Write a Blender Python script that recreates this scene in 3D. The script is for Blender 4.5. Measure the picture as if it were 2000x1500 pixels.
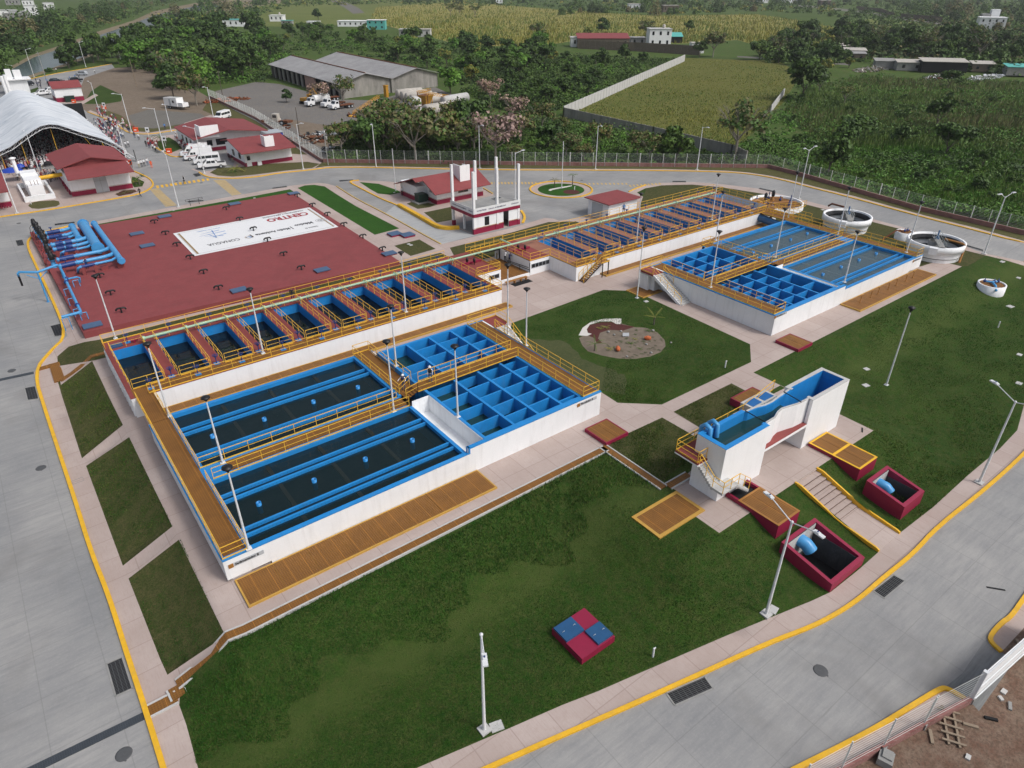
import bpy, bmesh, math, random
import numpy as np
from mathutils import Vector, Matrix
from mathutils.geometry import delaunay_2d_cdt, tessellate_polygon
for o in list(bpy.data.objects): bpy.data.objects.remove(o)
S = bpy.context.scene
COL = S.collection
rnd = random.Random(7)
R_ = math.radians
FPX, PIT, ROLL, YAW, CH = 1330.0, R_(59.1), R_(0.1), R_(-37.3), 36.0
RM = Matrix.Rotation(YAW, 3, 'Z') @ Matrix.Rotation(PIT, 3, 'X') @ Matrix.Rotation(ROLL, 3, 'Z')
cam = bpy.data.cameras.new('camera'); co = bpy.data.objects.new('camera', cam); COL.objects.link(co)
cam.sensor_width = 36; cam.lens = 36 * FPX / 2000; cam.clip_start = 0.5; cam.clip_end = 9000
co.matrix_world = Matrix.Translation((0, 0, CH)) @ RM.to_4x4()
S.camera = co
S.render.resolution_x = 1024; S.render.resolution_y = 768
SUN_EL, SUN_AZ = R_(50), R_(-62)          # direction TO the sun, azimuth from +X counter-clockwise
w = bpy.data.worlds.new('World'); S.world = w; w.use_nodes = True
nt = w.node_tree; bg = nt.nodes['Background']
sky = nt.nodes.new('ShaderNodeTexSky'); sky.sky_type = 'NISHITA'; sky.sun_disc = False
sky.sun_elevation = SUN_EL; sky.sun_rotation = R_(90) - SUN_AZ
sky.air_density = 1.0; sky.dust_density = 5.0; sky.ozone_density = 1.0
hs = nt.nodes.new('ShaderNodeHueSaturation'); hs.inputs['Saturation'].default_value = 0.6
nt.links.new(sky.outputs[0], hs.inputs['Color']); nt.links.new(hs.outputs[0], bg.inputs[0])
bg.inputs[1].default_value = 0.15
sd = bpy.data.lights.new('sun', 'SUN'); so = bpy.data.objects.new('sun', sd); COL.objects.link(so)
sd.energy = 1.7; sd.angle = R_(12); sd.color = (1.0, 0.985, 0.96)
dv = Vector((math.cos(SUN_EL)*math.cos(SUN_AZ), math.cos(SUN_EL)*math.sin(SUN_AZ), math.sin(SUN_EL)))
so.rotation_euler = dv.to_track_quat('Z', 'Y').to_euler(); so.location = (60, 40, 120)
vs = S.view_settings; vs.view_transform = 'Standard'; vs.look = 'None'; vs.gamma = 1; vs.use_curve_mapping = False
vs.exposure = -0.12
S.render.engine = 'CYCLES'
def ray(px, py): return RM @ Vector((px-1000, 750-py, -FPX))
def W(px, py, z=0.0):
 d = ray(px, py); t = (z-CH)/d.z; return Vector((d.x*t, d.y*t, z))
def terr(x, y):
 if x > -400 and y < 140:
  dl = max(0.0, 3.1-x)/4.2
  dy = 0.0
  if y < 33.3: dy = min(33.3-y, math.hypot(max(0.0, 31.0-x, x-58.3), max(0.0, 21.0-y)))
  t = min(1.0, math.hypot(dl, dy/7.0))
  f = 1-(1-t)**1.8
  lf = 1.0 if y < 72 else max(0.0, 1-(y-72)/40.0)
  return -1.8*f*lf
 return 0.0
def T(px, py, off=0.0):
 z = 0.0
 for _ in range(30):
  p = W(px, py, z+off); z = 0.5*z+0.5*terr(p.x, p.y)
 return Vector((p.x, p.y, z+off))
def onY(px, py, y):
 d = ray(px, py); t = y/d.y; return Vector((d.x*t, y, CH+d.z*t))
def onX(px, py, x):
 d = ray(px, py); t = x/d.x; return Vector((x, d.y*t, CH+d.z*t))
def proj(p):
 c = RM.transposed() @ (Vector(p)-Vector((0, 0, CH))); return (1000+FPX*c.x/-c.z, 750-FPX*c.y/-c.z)
def hgt(base, px, py):
 b = Vector(base); best = (1e9, 0)
 for i in range(1, 400):
  h = i*0.05; q = proj(b+Vector((0, 0, h))); e = (q[0]-px)**2+(q[1]-py)**2
  if e < best[0]: best = (e, h)
 return best[1]
def tag(o, label=None, cat=None, group=None, kind=None):
 if label: o['label'] = label
 if cat: o['category'] = cat
 if group: o['group'] = group
 if kind: o['kind'] = kind
 return o
def thing(name, label, cat, loc=(0, 0, 0), rz=0.0, group=None):
 o = bpy.data.objects.new(name, None); COL.objects.link(o); o.location = loc; o.rotation_euler = (0, 0, rz)
 o.empty_display_size = 0.3
 return tag(o, label, cat, group)
def wloc(o):
 v = Vector((0, 0, 0))
 while o is not None: v += o.location; o = o.parent
 return v
CH_ = {}
def link(o, parent=None):
 COL.objects.link(o)
 if parent is not None: o.parent = parent; CH_.setdefault(parent.name, []).append(o)
 return o
def kids(o): return CH_.get(o.name, [])
def copy_tree(o, parent=None):
 c = o.copy(); link(c, parent)
 for k in list(kids(o)): copy_tree(k, c)
 return c
def dup(o, loc, rz=0.0, label=None, scale=None):
 c = copy_tree(o); c.location = loc; c.rotation_euler = (0, 0, rz)
 if label: c['label'] = label
 if scale: c.scale = scale
 return c
class MB:
 def __init__(s): s.v = []; s.f = []; s.m = []; s.sm = []
 def add(s, vs, fs, mi=0, smooth=False):
  n = len(s.v); s.v.extend([tuple(p) for p in vs])
  for f in fs: s.f.append(tuple(i+n for i in f)); s.m.append(mi); s.sm.append(smooth)
  return s
 def box(s, x0, y0, z0, x1, y1, z1, mi=0):
  x0, x1 = min(x0, x1), max(x0, x1); y0, y1 = min(y0, y1), max(y0, y1); z0, z1 = min(z0, z1), max(z0, z1)
  return s.add([(x0,y0,z0),(x1,y0,z0),(x1,y1,z0),(x0,y1,z0),(x0,y0,z1),(x1,y0,z1),(x1,y1,z1),(x0,y1,z1)],
    [(0,3,2,1),(4,5,6,7),(0,1,5,4),(1,2,6,5),(2,3,7,6),(3,0,4,7)], mi)
 def obox(s, c, size, rz=0.0, mi=0, tilt=None):
  m = Matrix.Rotation(rz, 3, 'Z')
  if tilt: m = m @ Matrix.Rotation(tilt[0], 3, tilt[1])
  hx, hy, hz = size[0]/2, size[1]/2, size[2]/2; c = Vector(c)
  vs = [c+m@Vector(p) for p in [(-hx,-hy,-hz),(hx,-hy,-hz),(hx,hy,-hz),(-hx,hy,-hz),(-hx,-hy,hz),(hx,-hy,hz),(hx,hy,hz),(-hx,hy,hz)]]
  return s.add(vs, [(0,3,2,1),(4,5,6,7),(0,1,5,4),(1,2,6,5),(2,3,7,6),(3,0,4,7)], mi)
 def hexa(s, b, t, mi=0):
  n = len(b)
  return s.add(list(b)+list(t), [tuple(range(n-1, -1, -1)), tuple(range(n, 2*n))]+[(i, (i+1) % n, n+(i+1) % n, n+i) for i in range(n)], mi)
 def prism(s, poly, z0, z1, mi=0):
  return s.hexa([(p[0], p[1], z0) for p in poly], [(p[0], p[1], z1) for p in poly], mi)
 def quad(s, a, b, c, d, mi=0): return s.add([a, b, c, d], [(0, 1, 2, 3)], mi)
 def tube(s, a, b, r, r1=None, n=8, mi=0, caps=True):
  a, b = Vector(a), Vector(b); r1 = r if r1 is None else r1; d = b-a
  if d.length < 1e-6: return s
  q = d.to_track_quat('Z', 'Y').to_matrix(); vs = []
  for c, rr in ((a, r), (b, r1)):
   for i in range(n):
    t = 2*math.pi*(i+.5)/n; vs.append(c+q@Vector((rr*math.cos(t), rr*math.sin(t), 0)))
  fs = [(i, (i+1) % n, n+(i+1) % n, n+i) for i in range(n)]
  s.add(vs, fs, mi, n > 5)
  if caps: s.add(vs, [tuple(range(n-1, -1, -1)), tuple(range(n, 2*n))], mi)
  return s
 def pipe(s, pts, r, n=8, mi=0):
  pts = [Vector(p) for p in pts]; rings = []
  for i, p in enumerate(pts):
   a = pts[max(0, i-1)]; b = pts[min(len(pts)-1, i+1)]; d = (b-a).normalized()
   u = Vector((0, 0, 1)).cross(d)
   if u.length < 1e-3: u = Vector((1, 0, 0))
   u.normalize(); v = d.cross(u); k = 1.0
   if 0 < i < len(pts)-1:
    c = (pts[i]-pts[i-1]).normalized().dot((pts[i+1]-pts[i]).normalized()); k = 1/max(.6, math.sqrt((1+c)/2))
   rings.append([p+(u*math.cos(2*math.pi*j/n)+v*math.sin(2*math.pi*j/n))*r*(k if False else 1) for j in range(n)])
  vs = [q for ring in rings for q in ring]; fs = []
  for i in range(len(rings)-1):
   for j in range(n): fs.append((i*n+j, i*n+(j+1) % n, (i+1)*n+(j+1) % n, (i+1)*n+j))
  s.add(vs, fs, mi, True)
  return s.add(vs, [tuple(range(n-1, -1, -1)), tuple(range(len(vs)-n, len(vs)))], mi)
 def lathe(s, cx, cy, prof, n=16, mi=0, smooth=True, z=0.0):
  vs = []; fs = []
  for r, h in prof:
   for j in range(n):
    t = 2*math.pi*j/n; vs.append((cx+r*math.cos(t), cy+r*math.sin(t), z+h))
  for i in range(len(prof)-1):
   for j in range(n): fs.append((i*n+j, i*n+(j+1) % n, (i+1)*n+(j+1) % n, (i+1)*n+j))
  return s.add(vs, fs, mi, smooth)
 def disc(s, cx, cy, z, r, n=24, mi=0):
  return s.add([(cx+r*math.cos(2*math.pi*j/n), cy+r*math.sin(2*math.pi*j/n), z) for j in range(n)], [tuple(range(n))], mi)
 def ball(s, c, r, mi=0, sz=1.0, n=8, k=5):
  prof = [(max(1e-3, r*math.sin(math.pi*i/k)), -r*sz*math.cos(math.pi*i/k)) for i in range(k+1)]
  return s.lathe(c[0], c[1], prof, n, mi, True, c[2])
 def text(s, body, o, xd, yd, size, mi=0, off=0.0, bold=0.0, align='LEFT', fit=None):
  cu = bpy.data.curves.new('lettering', 'FONT'); cu.body = body; cu.size = size; cu.offset = bold; cu.align_x = align; cu.resolution_u = 2
  ob = bpy.data.objects.new('lettering', cu); COL.objects.link(ob)
  dg = bpy.context.evaluated_depsgraph_get(); me = bpy.data.meshes.new_from_object(ob.evaluated_get(dg))
  xd, yd, o = Vector(xd).normalized(), Vector(yd).normalized(), Vector(o); nn = xd.cross(yd)
  fx = fit/max(v.co.x for v in me.vertices) if fit else 1.0
  s.add([o+xd*v.co.x*fx+yd*v.co.y+nn*off for v in me.vertices], [tuple(p.vertices) for p in me.polygons], mi)
  bpy.data.objects.remove(ob); bpy.data.curves.remove(cu); bpy.data.meshes.remove(me); return s
 def build(s, name, mats, parent=None, local=False):
  if not isinstance(mats, (list, tuple)): mats = [mats]
  vs = s.v
  if parent is not None and not local:
   o = wloc(parent); vs = [(p[0]-o.x, p[1]-o.y, p[2]-o.z) for p in vs]
  me = bpy.data.meshes.new(name); me.from_pydata(vs, [], s.f)
  for m in mats: me.materials.append(m)
  me.polygons.foreach_set('material_index', s.m); me.polygons.foreach_set('use_smooth', s.sm); me.update()
  return link(bpy.data.objects.new(name, me), parent)
def solo(mb, name, mats, label, cat, base, rz=0.0, group=None):
 o = mb.build(name, mats); o.location = base; o.rotation_euler = (0, 0, rz); return tag(o, label, cat, group)
def mesh_np(name, verts, faces, mat, smooth=False):
 me = bpy.data.meshes.new(name); k = faces.shape[1]
 me.vertices.add(len(verts)); me.vertices.foreach_set('co', np.asarray(verts, dtype=np.float32).ravel())
 me.loops.add(faces.size); me.loops.foreach_set('vertex_index', faces.astype(np.int32).ravel())
 me.polygons.add(len(faces)); me.polygons.foreach_set('loop_start', np.arange(0, faces.size, k, dtype=np.int32))
 me.materials.append(mat); me.update(calc_edges=True)
 return me
def _n(nt, t, **kw):
 n = nt.nodes.new(t)
 for k, v in kw.items(): setattr(n, k, v)
 return n
class MT:
 def __init__(s, name, rough=0.6, metal=0.0, spec=0.5):
  s.m = bpy.data.materials.new(name); s.m.use_nodes = True; s.t = s.m.node_tree
  s.b = s.t.nodes['Principled BSDF']; s.b.inputs['Roughness'].default_value = rough
  s.b.inputs['Metallic'].default_value = metal; s.b.inputs['Specular IOR Level'].default_value = spec
  s.pos = s.t.nodes.new('ShaderNodeNewGeometry').outputs['Position']
 def L(s, a, b): s.t.links.new(a, b)
 def mapp(s, scale=(1, 1, 1), rot=(0, 0, 0), loc=(0, 0, 0), src=None):
  n = s.t.nodes.new('ShaderNodeMapping'); n.inputs['Scale'].default_value = scale; n.inputs['Rotation'].default_value = rot; n.inputs['Location'].default_value = loc
  s.L(src or s.pos, n.inputs['Vector']); return n.outputs[0]
 def noise(s, scale, detail=4, rough=0.55, vec=None, dist=0.0):
  n = s.t.nodes.new('ShaderNodeTexNoise'); n.inputs['Scale'].default_value = scale; n.inputs['Detail'].default_value = detail
  n.inputs['Roughness'].default_value = rough; n.inputs['Distortion'].default_value = dist
  s.L(vec or s.pos, n.inputs['Vector']); return n.outputs['Fac']
 def ramp(s, fac, a, b, c0=(0, 0, 0, 1), c1=(1, 1, 1, 1)):
  n = s.t.nodes.new('ShaderNodeValToRGB'); e = n.color_ramp.elements; e[0].position = a; e[1].position = b
  e[0].color = tuple(c0)[:3]+(1,); e[1].color = tuple(c1)[:3]+(1,); s.L(fac, n.inputs[0]); return n.outputs[0]
 def mix(s, fac, a, b, mode='MIX'):
  n = s.t.nodes.new('ShaderNodeMix'); n.data_type = 'RGBA'; n.blend_type = mode
  for i, v in ((0, fac), (6, a), (7, b)):
   if isinstance(v, (int, float)): n.inputs[i].default_value = v
   elif isinstance(v, tuple): n.inputs[i].default_value = v[:3]+(1,)
   else: s.L(v, n.inputs[i])
  return n.outputs[2]
 def brick(s, bw, bh, mortar, vec=None, off=0.0):
  n = s.t.nodes.new('ShaderNodeTexBrick'); n.offset = off; n.inputs['Scale'].default_value = 1.0
  n.inputs['Brick Width'].default_value = bw; n.inputs['Row Height'].default_value = bh; n.inputs['Mortar Size'].default_value = mortar
  n.inputs['Mortar Smooth'].default_value = 0.3; n.inputs['Color1'].default_value = (1, 1, 1, 1); n.inputs['Color2'].default_value = (0.8, 0.8, 0.8, 1); n.inputs['Mortar'].default_value = (0, 0, 0, 1)
  s.L(vec or s.pos, n.inputs['Vector']); return n
 def bump(s, h, strength=0.3, dist=0.05):
  n = s.t.nodes.new('ShaderNodeBump'); n.inputs['Strength'].default_value = strength; n.inputs['Distance'].default_value = dist
  s.L(h, n.inputs['Height']); s.L(n.outputs[0], s.b.inputs['Normal'])
 def col(s, c):
  if isinstance(c, tuple): s.b.inputs['Base Color'].default_value = c[:3]+(1,)
  else: s.L(c, s.b.inputs['Base Color'])
  return s.m
def k(c, f): return tuple(max(0, min(1, x*f)) for x in c)
def paint(name, c, rough=0.5, var=0.12, scale=0.6, dirt=0.0, metal=0.0, spec=0.4):
 m = MT(name, rough, metal, spec); n1 = m.noise(scale, 6, .6); n2 = m.noise(scale*9, 4, .6)
 a = m.mix(m.ramp(n1, .3, .7), k(c, 1-var), k(c, 1+var*.6)); a = m.mix(m.ramp(n2, .35, .75), a, k(c, 1-var*.7)); n3 = m.noise(scale*.35, 6, .7, dist=1.5); a = m.mix(m.mix(1.0, m.ramp(n3, .52, .62), (min(1, var*2.2),)*3, 'MULTIPLY'), a, k(c, .72))
 if dirt:
  st = m.noise(1.0, 5, .65, m.mapp((2.2, 2.2, .22))); a = m.mix(m.mix(1.0, m.ramp(st, .5, .78), (dirt, dirt, dirt), 'MULTIPLY'), a, (0.22, 0.19, 0.16))
 return m.col(a)
M = {}
M['white'] = paint('white_paint', (0.80, 0.82, 0.84), .55, .05, .5, .17)
M['whiter'] = paint('white_roofless_paint', (0.82, 0.83, 0.84), .5, .04, .8, .12)
M['blue'] = paint('bright_blue_paint', (0.016, 0.235, 0.60), .42, .14, .9, .10)
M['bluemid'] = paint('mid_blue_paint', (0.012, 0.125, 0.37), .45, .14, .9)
M['bluepipe'] = paint('light_blue_pipe_paint', (0.065, 0.30, 0.60), .35, .10, 1.4)
M['bluevalve'] = paint('navy_valve_paint', (0.012, 0.045, 0.20), .4, .2, 3)
M['bluedark'] = paint('dark_blue_steel', (0.02, 0.085, 0.20), .4, .12, 2)
M['hatch'] = paint('grey_blue_hatch', (0.06, 0.11, 0.20), .35, .15, 2)
M['maroon'] = paint('maroon_floor_paint', (0.24, 0.050, 0.045), .7, .14, .35, .10)
M['maroonband'] = paint('crimson_band_paint', (0.25, 0.010, 0.045), .55, .08, .8)
M['maroonroof'] = paint('maroon_roof_coating', (0.235, 0.050, 0.052), .75, .16, .5, .12)
M['yellow'] = paint('yellow_rail_paint', (0.80, 0.47, 0.05), .45, .12, 2)
M['padedge'] = paint('ochre_frame_paint', (0.50, 0.29, 0.055), .6, .15, 1.5, .2)
M['salmon'] = paint('salmon_walkway_paint', (0.30, 0.135, 0.09), .7, .16, .6, .1)
M['kerb'] = paint('yellow_kerb_paint', (0.76, 0.43, 0.02), .6, .14, 1.2, .25)
M['faded'] = paint('faded_yellow_marking', (0.55, 0.38, 0.13), .8, .25, 2.0)
M['concrete'] = paint('bare_concrete', (0.30, 0.30, 0.29), .85, .22, 1.1, .25)
M['lightconc'] = paint('pale_concrete', (0.50, 0.50, 0.49), .85, .15, 1.1, .2)
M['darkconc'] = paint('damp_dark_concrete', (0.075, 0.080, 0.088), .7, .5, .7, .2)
M['galv'] = paint('white_galvanised_pole', (0.66, 0.68, 0.70), .4, .06, 3)
M['fencewhite'] = paint('pale_fence_steel', (0.62, 0.64, 0.62), .5, .08, 3)
M['wire'] = paint('grey_mesh_wire', (0.40, 0.43, 0.42), .5, .1, 3)
M['black'] = paint('black_steel', (0.012, 0.012, 0.014), .45, .3, 3)
M['dark'] = paint('dark_void', (0.006, 0.007, 0.009), .8, .3, 2)
M['rubber'] = paint('tyre_rubber', (0.015, 0.015, 0.016), .8, .2, 5)
M['glass'] = paint('dark_window_glass', (0.012, 0.016, 0.020), .12, .3, 3, spec=.7)
M['brickbase'] = None
M['rust'] = paint('rusty_steel', (0.16, 0.055, 0.022), .8, .45, 2.5)
M['ochrepipe'] = paint('ochre_pipe_paint', (0.34, 0.155, 0.035), .5, .15, 2)
M['darkgreen'] = paint('dark_green_enamel', (0.008, 0.035, 0.025), .45, .2, 3)
M['palegreen'] = paint('pale_green_pipe_paint', (0.33, 0.50, 0.36), .4, .08, 2)
M['pinksoft'] = paint('salmon_panel', (0.42, 0.27, 0.23), .8, .12, 1)
M['carwhite'] = paint('white_car_paint', (0.80, 0.81, 0.82), .22, .02, 2, spec=.6)
M['cargrey'] = paint('silver_car_paint', (0.42, 0.45, 0.48), .25, .03, 2, spec=.6)
M['cardark'] = paint('dark_car_paint', (0.02, 0.022, 0.028), .25, .03, 2, spec=.6)
M['orange'] = paint('orange_plastic', (0.75, 0.085, 0.012), .5, .08, 3)
M['terracotta'] = paint('terracotta_clay', (0.50, 0.13, 0.045), .8, .2, 4)
M['mulch'] = paint('dark_red_mulch', (0.085, 0.022, 0.018), .95, .4, 5)
M['gravelwhite'] = paint('white_gravel', (0.62, 0.60, 0.56), .9, .2, 6)
M['sand'] = paint('sandy_planting_soil', (0.185, 0.150, 0.115), .95, .34, 1.6)
M['riser'] = paint('dirty_step_riser', (0.17, 0.125, 0.105), .9, .25, 2)
M['wood'] = paint('weathered_timber', (0.28, 0.22, 0.16), .85, .25, 3)
M['tarpblue'] = paint('blue_tarpaulin', (0.02, 0.06, 0.38), .5, .15, 1)
M['cyl'] = paint('stained_white_tank', (0.50, 0.47, 0.42), .6, .25, .8, .6)
M['yellowmach'] = paint('machine_yellow', (0.50, 0.25, 0.02), .6, .3, 2, .4)
M['teal'] = paint('teal_house_paint', (0.10, 0.42, 0.38), .7, .15, 1)
M['lime'] = paint('lime_fabric', (0.45, 0.62, 0.10), .6, .1, 1)
def grating(name, c, cell=0.16, dark=0.35, panel=1.2):
 m = MT(name, .7)
 b = m.brick(cell, cell, cell*.22); b2 = m.brick(panel, 40, .02)
 n1 = m.noise(.8, 5, .6); a = m.mix(m.ramp(n1, .3, .7), k(c, .82), k(c, 1.12))
 a = m.mix(b.outputs['Fac'], k(c, dark), a) if False else m.mix(b.outputs['Fac'], m.mix(.5, a, k(c, dark)), a)
 a = m.mix(b2.outputs['Fac'], a, k(c, 1.7)); m.bump(b.outputs['Fac'], .4, .02)
 return m.col(a)
M['grate'] = grating('ochre_grating', (0.215, 0.090, 0.012))
M['drain'] = grating('dark_steel_grating', (0.045, 0.055, 0.068), .12, .3, 30)
def mk():
 m = MT('red_brick_base', .85); g = m.t.nodes.new('ShaderNodeSeparateXYZ'); m.L(m.pos, g.inputs[0])
 cb = m.t.nodes.new('ShaderNodeCombineXYZ'); ad = m.t.nodes.new('ShaderNodeMath'); m.L(g.outputs[0], ad.inputs[0]); m.L(g.outputs[1], ad.inputs[1])
 m.L(ad.outputs[0], cb.inputs[0]); m.L(g.outputs[2], cb.inputs[1]); b = m.brick(.4, .14, .02, cb.outputs[0], .5)
 n = m.noise(.9, 5); a = m.mix(m.ramp(n, .3, .7), (0.17, 0.062, 0.055), (0.30, 0.14, 0.125)); return m.col(m.mix(b.outputs['Fac'], a, (0.27, 0.18, 0.16)))
M['brickbase'] = mk()
def mk():
 m = MT('concrete_road', .82, spec=.3); v = m.mapp((1, 1, 1), (0, 0, R_(0)))
 jt = m.brick(3.6, 4.2, .035, v, .0)
 tint = m.t.nodes.new('ShaderNodeTexWhiteNoise'); tint.noise_dimensions = '2D'
 sn = m.t.nodes.new('ShaderNodeVectorMath'); sn.operation = 'SNAP'; sn.inputs[1].default_value = (3.6, 8.4, 100); m.L(m.pos, sn.inputs[0]); m.L(sn.outputs[0], tint.inputs[0])
 n1 = m.noise(.12, 6, .62); n2 = m.noise(1.0, 6, .7, m.mapp((.35, 3.0, 1), (0, 0, R_(20)))); n3 = m.noise(7, 5, .7)
 a = m.mix(m.ramp(n1, .32, .68), (0.220, 0.224, 0.228), (0.335, 0.330, 0.318))
 a = m.mix(m.mix(1.0, m.ramp(tint.outputs[0], 0, 1), (0.16, 0.16, 0.16), 'MULTIPLY'), a, (0.25, 0.257, 0.262))
 a = m.mix(m.mix(1.0, m.ramp(n2, .42, .72), (.6, .6, .6), 'MULTIPLY'), a, (0.185, 0.190, 0.200))
 a = m.mix(m.mix(1.0, m.ramp(n3, .5, .8), (.35, .35, .35), 'MULTIPLY'), a, (0.40, 0.39, 0.37))
 st = m.noise(.045, 4, .7, dist=1.5); a = m.mix(m.mix(1.0, m.ramp(st, .52, .66), (.5, .5, .5), 'MULTIPLY'), a, (0.17, 0.165, 0.16)); ty = m.noise(1, 4, .8, m.mapp((.06, 1.4, 1), (0, 0, R_(88))), 1.2); a = m.mix(m.mix(1.0, m.ramp(ty, .60, .72), (.3, .3, .3), 'MULTIPLY'), a, (0.13, 0.13, 0.135))
 a = m.mix(m.mix(1.0, jt.outputs['Fac'], (.28, .28, .28), 'MULTIPLY'), a, (0.13, 0.13, 0.13))
 m.bump(n3, .15, .02); return m.col(a)
M['road'] = mk()
def mk():
 m = MT('new_grey_concrete', .85); n2 = m.noise(1.0, 5, .7, m.mapp((.25, 3.5, 1), (0, 0, R_(8)))); n1 = m.noise(.3, 5)
 a = m.mix(m.ramp(n2, .35, .7), (0.10, 0.105, 0.105), (0.23, 0.24, 0.24)); return m.col(m.mix(m.ramp(n1, .4, .75), a, (0.25, 0.25, 0.25)))
M['apron'] = mk()
def mk():
 m = MT('driveway_concrete', .85); n2 = m.noise(1.0, 5, .7, m.mapp((.25, 2.5, 1), (0, 0, R_(-30)))); n1 = m.noise(.3, 5)
 a = m.mix(m.ramp(n2, .35, .7), (0.27, 0.28, 0.29), (0.42, 0.43, 0.43)); return m.col(m.mix(m.ramp(n1, .4, .75), a, (0.38, 0.385, 0.38)))
M['drive'] = mk()
def mk():
 m = MT('pink_pavement', .85, spec=.25); jt = m.brick(2.4, 2.4, .035, None, .0); fine = m.noise(1, 3, .6, m.mapp((12, 1.2, 1), (0, 0, R_(90))))
 n1 = m.noise(.22, 6, .6); n3 = m.noise(3.0, 5, .7)
 tint = m.t.nodes.new('ShaderNodeTexWhiteNoise'); tint.noise_dimensions = '2D'
 sn = m.t.nodes.new('ShaderNodeVectorMath'); sn.operation = 'SNAP'; sn.inputs[1].default_value = (2.4, 2.4, 100); m.L(m.pos, sn.inputs[0]); m.L(sn.outputs[0], tint.inputs[0])
 a = m.mix(m.ramp(n1, .3, .7), (0.375, 0.305, 0.275), (0.470, 0.395, 0.365))
 a = m.mix(m.mix(1.0, m.ramp(tint.outputs[0], 0, 1), (.45, .45, .45), 'MULTIPLY'), a, (0.36, 0.282, 0.252))
 a = m.mix(m.mix(1.0, m.ramp(n3, .5, .8), (.4, .4, .4), 'MULTIPLY'), a, (0.33, 0.25, 0.21))
 a = m.mix(m.mix(1.0, m.ramp(fine, .5, .75), (.25, .25, .25), 'MULTIPLY'), a, (0.28, 0.20, 0.17))
 a = m.mix(m.mix(1.0, jt.outputs['Fac'], (.38, .38, .38), 'MULTIPLY'), a, (0.20, 0.14, 0.12)); return m.col(a)
M['pave'] = mk()
def grass(name, g0, g1, dry, dryamt, sc=1.0):
 m = MT(name, .95, spec=.1); n1 = m.noise(.16*sc, 6, .65, dist=.6); n2 = m.noise(1.6*sc, 6, .75); n3 = m.noise(9*sc, 4, .8)
 a = m.mix(m.ramp(n1, .3, .68), g0, g1); a = m.mix(m.ramp(n2, .45-.25*dryamt, .85-.2*dryamt), a, dry)
 a = m.mix(m.mix(1.0, m.ramp(n3, .42, .66), (.75, .75, .75), 'MULTIPLY'), a, k(g0, .45))
 if name == 'lawn_grass':   # a worn lighter band follows the foot of the bank
  d = m.t.nodes.new('ShaderNodeVectorMath'); d.operation = 'DOT_PRODUCT'; A_, B_ = T(600, 1400), T(1110, 1075); u = (B_-A_).normalized(); q = (-u.y, u.x, 0); d.inputs[1].default_value = q; m.L(m.pos, d.inputs[0])
  e = m.t.nodes.new('ShaderNodeMath'); e.operation = 'ADD'; e.inputs[1].default_value = -(A_.x*q[0]+A_.y*q[1]); m.L(d.outputs['Value'], e.inputs[0])
  f = m.t.nodes.new('ShaderNodeMath'); f.operation = 'MULTIPLY_ADD'; f.inputs[1].default_value = 4.5; m.L(m.noise(.35, 4, .7), f.inputs[0]); m.L(e.outputs[0], f.inputs[2])
  g = m.t.nodes.new('ShaderNodeValToRGB'); s_ = g.color_ramp; s_.elements[0].position = .0; s_.elements[0].color = (0, 0, 0, 1); s_.elements[1].position = 1; s_.elements[1].color = (0, 0, 0, 1)
  for p_, v_ in ((.44, 0), (.5, .75), (.56, 0)): s_.elements.new(p_).color = (v_, v_, v_, 1)
  h = m.t.nodes.new('ShaderNodeMapRange'); h.inputs[1].default_value = -16; h.inputs[2].default_value = 20; m.L(f.outputs[0], h.inputs[0]); m.L(h.outputs[0], g.inputs[0]); a = m.mix(g.outputs[0], a, (0.062, 0.088, 0.022))
 m.bump(n3, .7, .12); return m.col(a)
M['lawn'] = grass('lawn_grass', (0.014, 0.056, 0.007), (0.042, 0.098, 0.013), (0.085, 0.088, 0.030), .42)
M['lawnleft'] = grass('worn_olive_lawn', (0.030, 0.056, 0.012), (0.070, 0.088, 0.024), (0.125, 0.105, 0.050), .55)
M['lawnrich'] = grass('fresh_lawn_grass', (0.022, 0.075, 0.012), (0.040, 0.125, 0.018), (0.06, 0.11, 0.025), .1)
M['lawndry'] = grass('patchy_dry_lawn', (0.034, 0.058, 0.014), (0.075, 0.088, 0.028), (0.13, 0.105, 0.055), .5)
M['sod'] = grass('fresh_pale_sod', (0.045, 0.068, 0.024), (0.085, 0.105, 0.042), (0.12, 0.12, 0.06), .5, 1.6)
M['olive'] = grass('olive_verge', (0.075, 0.085, 0.030), (0.10, 0.105, 0.040), (0.15, 0.125, 0.06), .5)
M['pasture'] = grass('dry_pasture', (0.080, 0.130, 0.026), (0.135, 0.150, 0.035), (0.17, 0.135, 0.045), .6, .35)
M['marsh'] = grass('rank_marsh_green', (0.040, 0.095, 0.016), (0.080, 0.150, 0.024), (0.115, 0.105, 0.050), .35, .18)
M['corn'] = grass('maize_field', (0.17, 0.20, 0.055), (0.30, 0.28, 0.09), (0.34, 0.27, 0.09), .6, .12)
M['field'] = grass('green_field', (0.09, 0.14, 0.03), (0.15, 0.19, 0.05), (0.2, 0.18, 0.07), .3, .1)
M['dirt'] = grass('brown_dirt', (0.21, 0.170, 0.130), (0.29, 0.24, 0.19), (0.16, 0.12, 0.085), .5, .5)
M['gravel'] = grass('grey_gravel_lot', (0.17, 0.165, 0.15), (0.225, 0.215, 0.195), (0.14, 0.13, 0.115), .4, .6)
M['redmud'] = grass('churned_reddish_earth', (0.20, 0.150, 0.110), (0.27, 0.20, 0.155), (0.13, 0.06, 0.04), .45, .7)
M['asph'] = grass('worn_grey_yard', (0.15, 0.15, 0.152), (0.21, 0.205, 0.20), (0.25, 0.215, 0.17), .35, .3)
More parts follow.
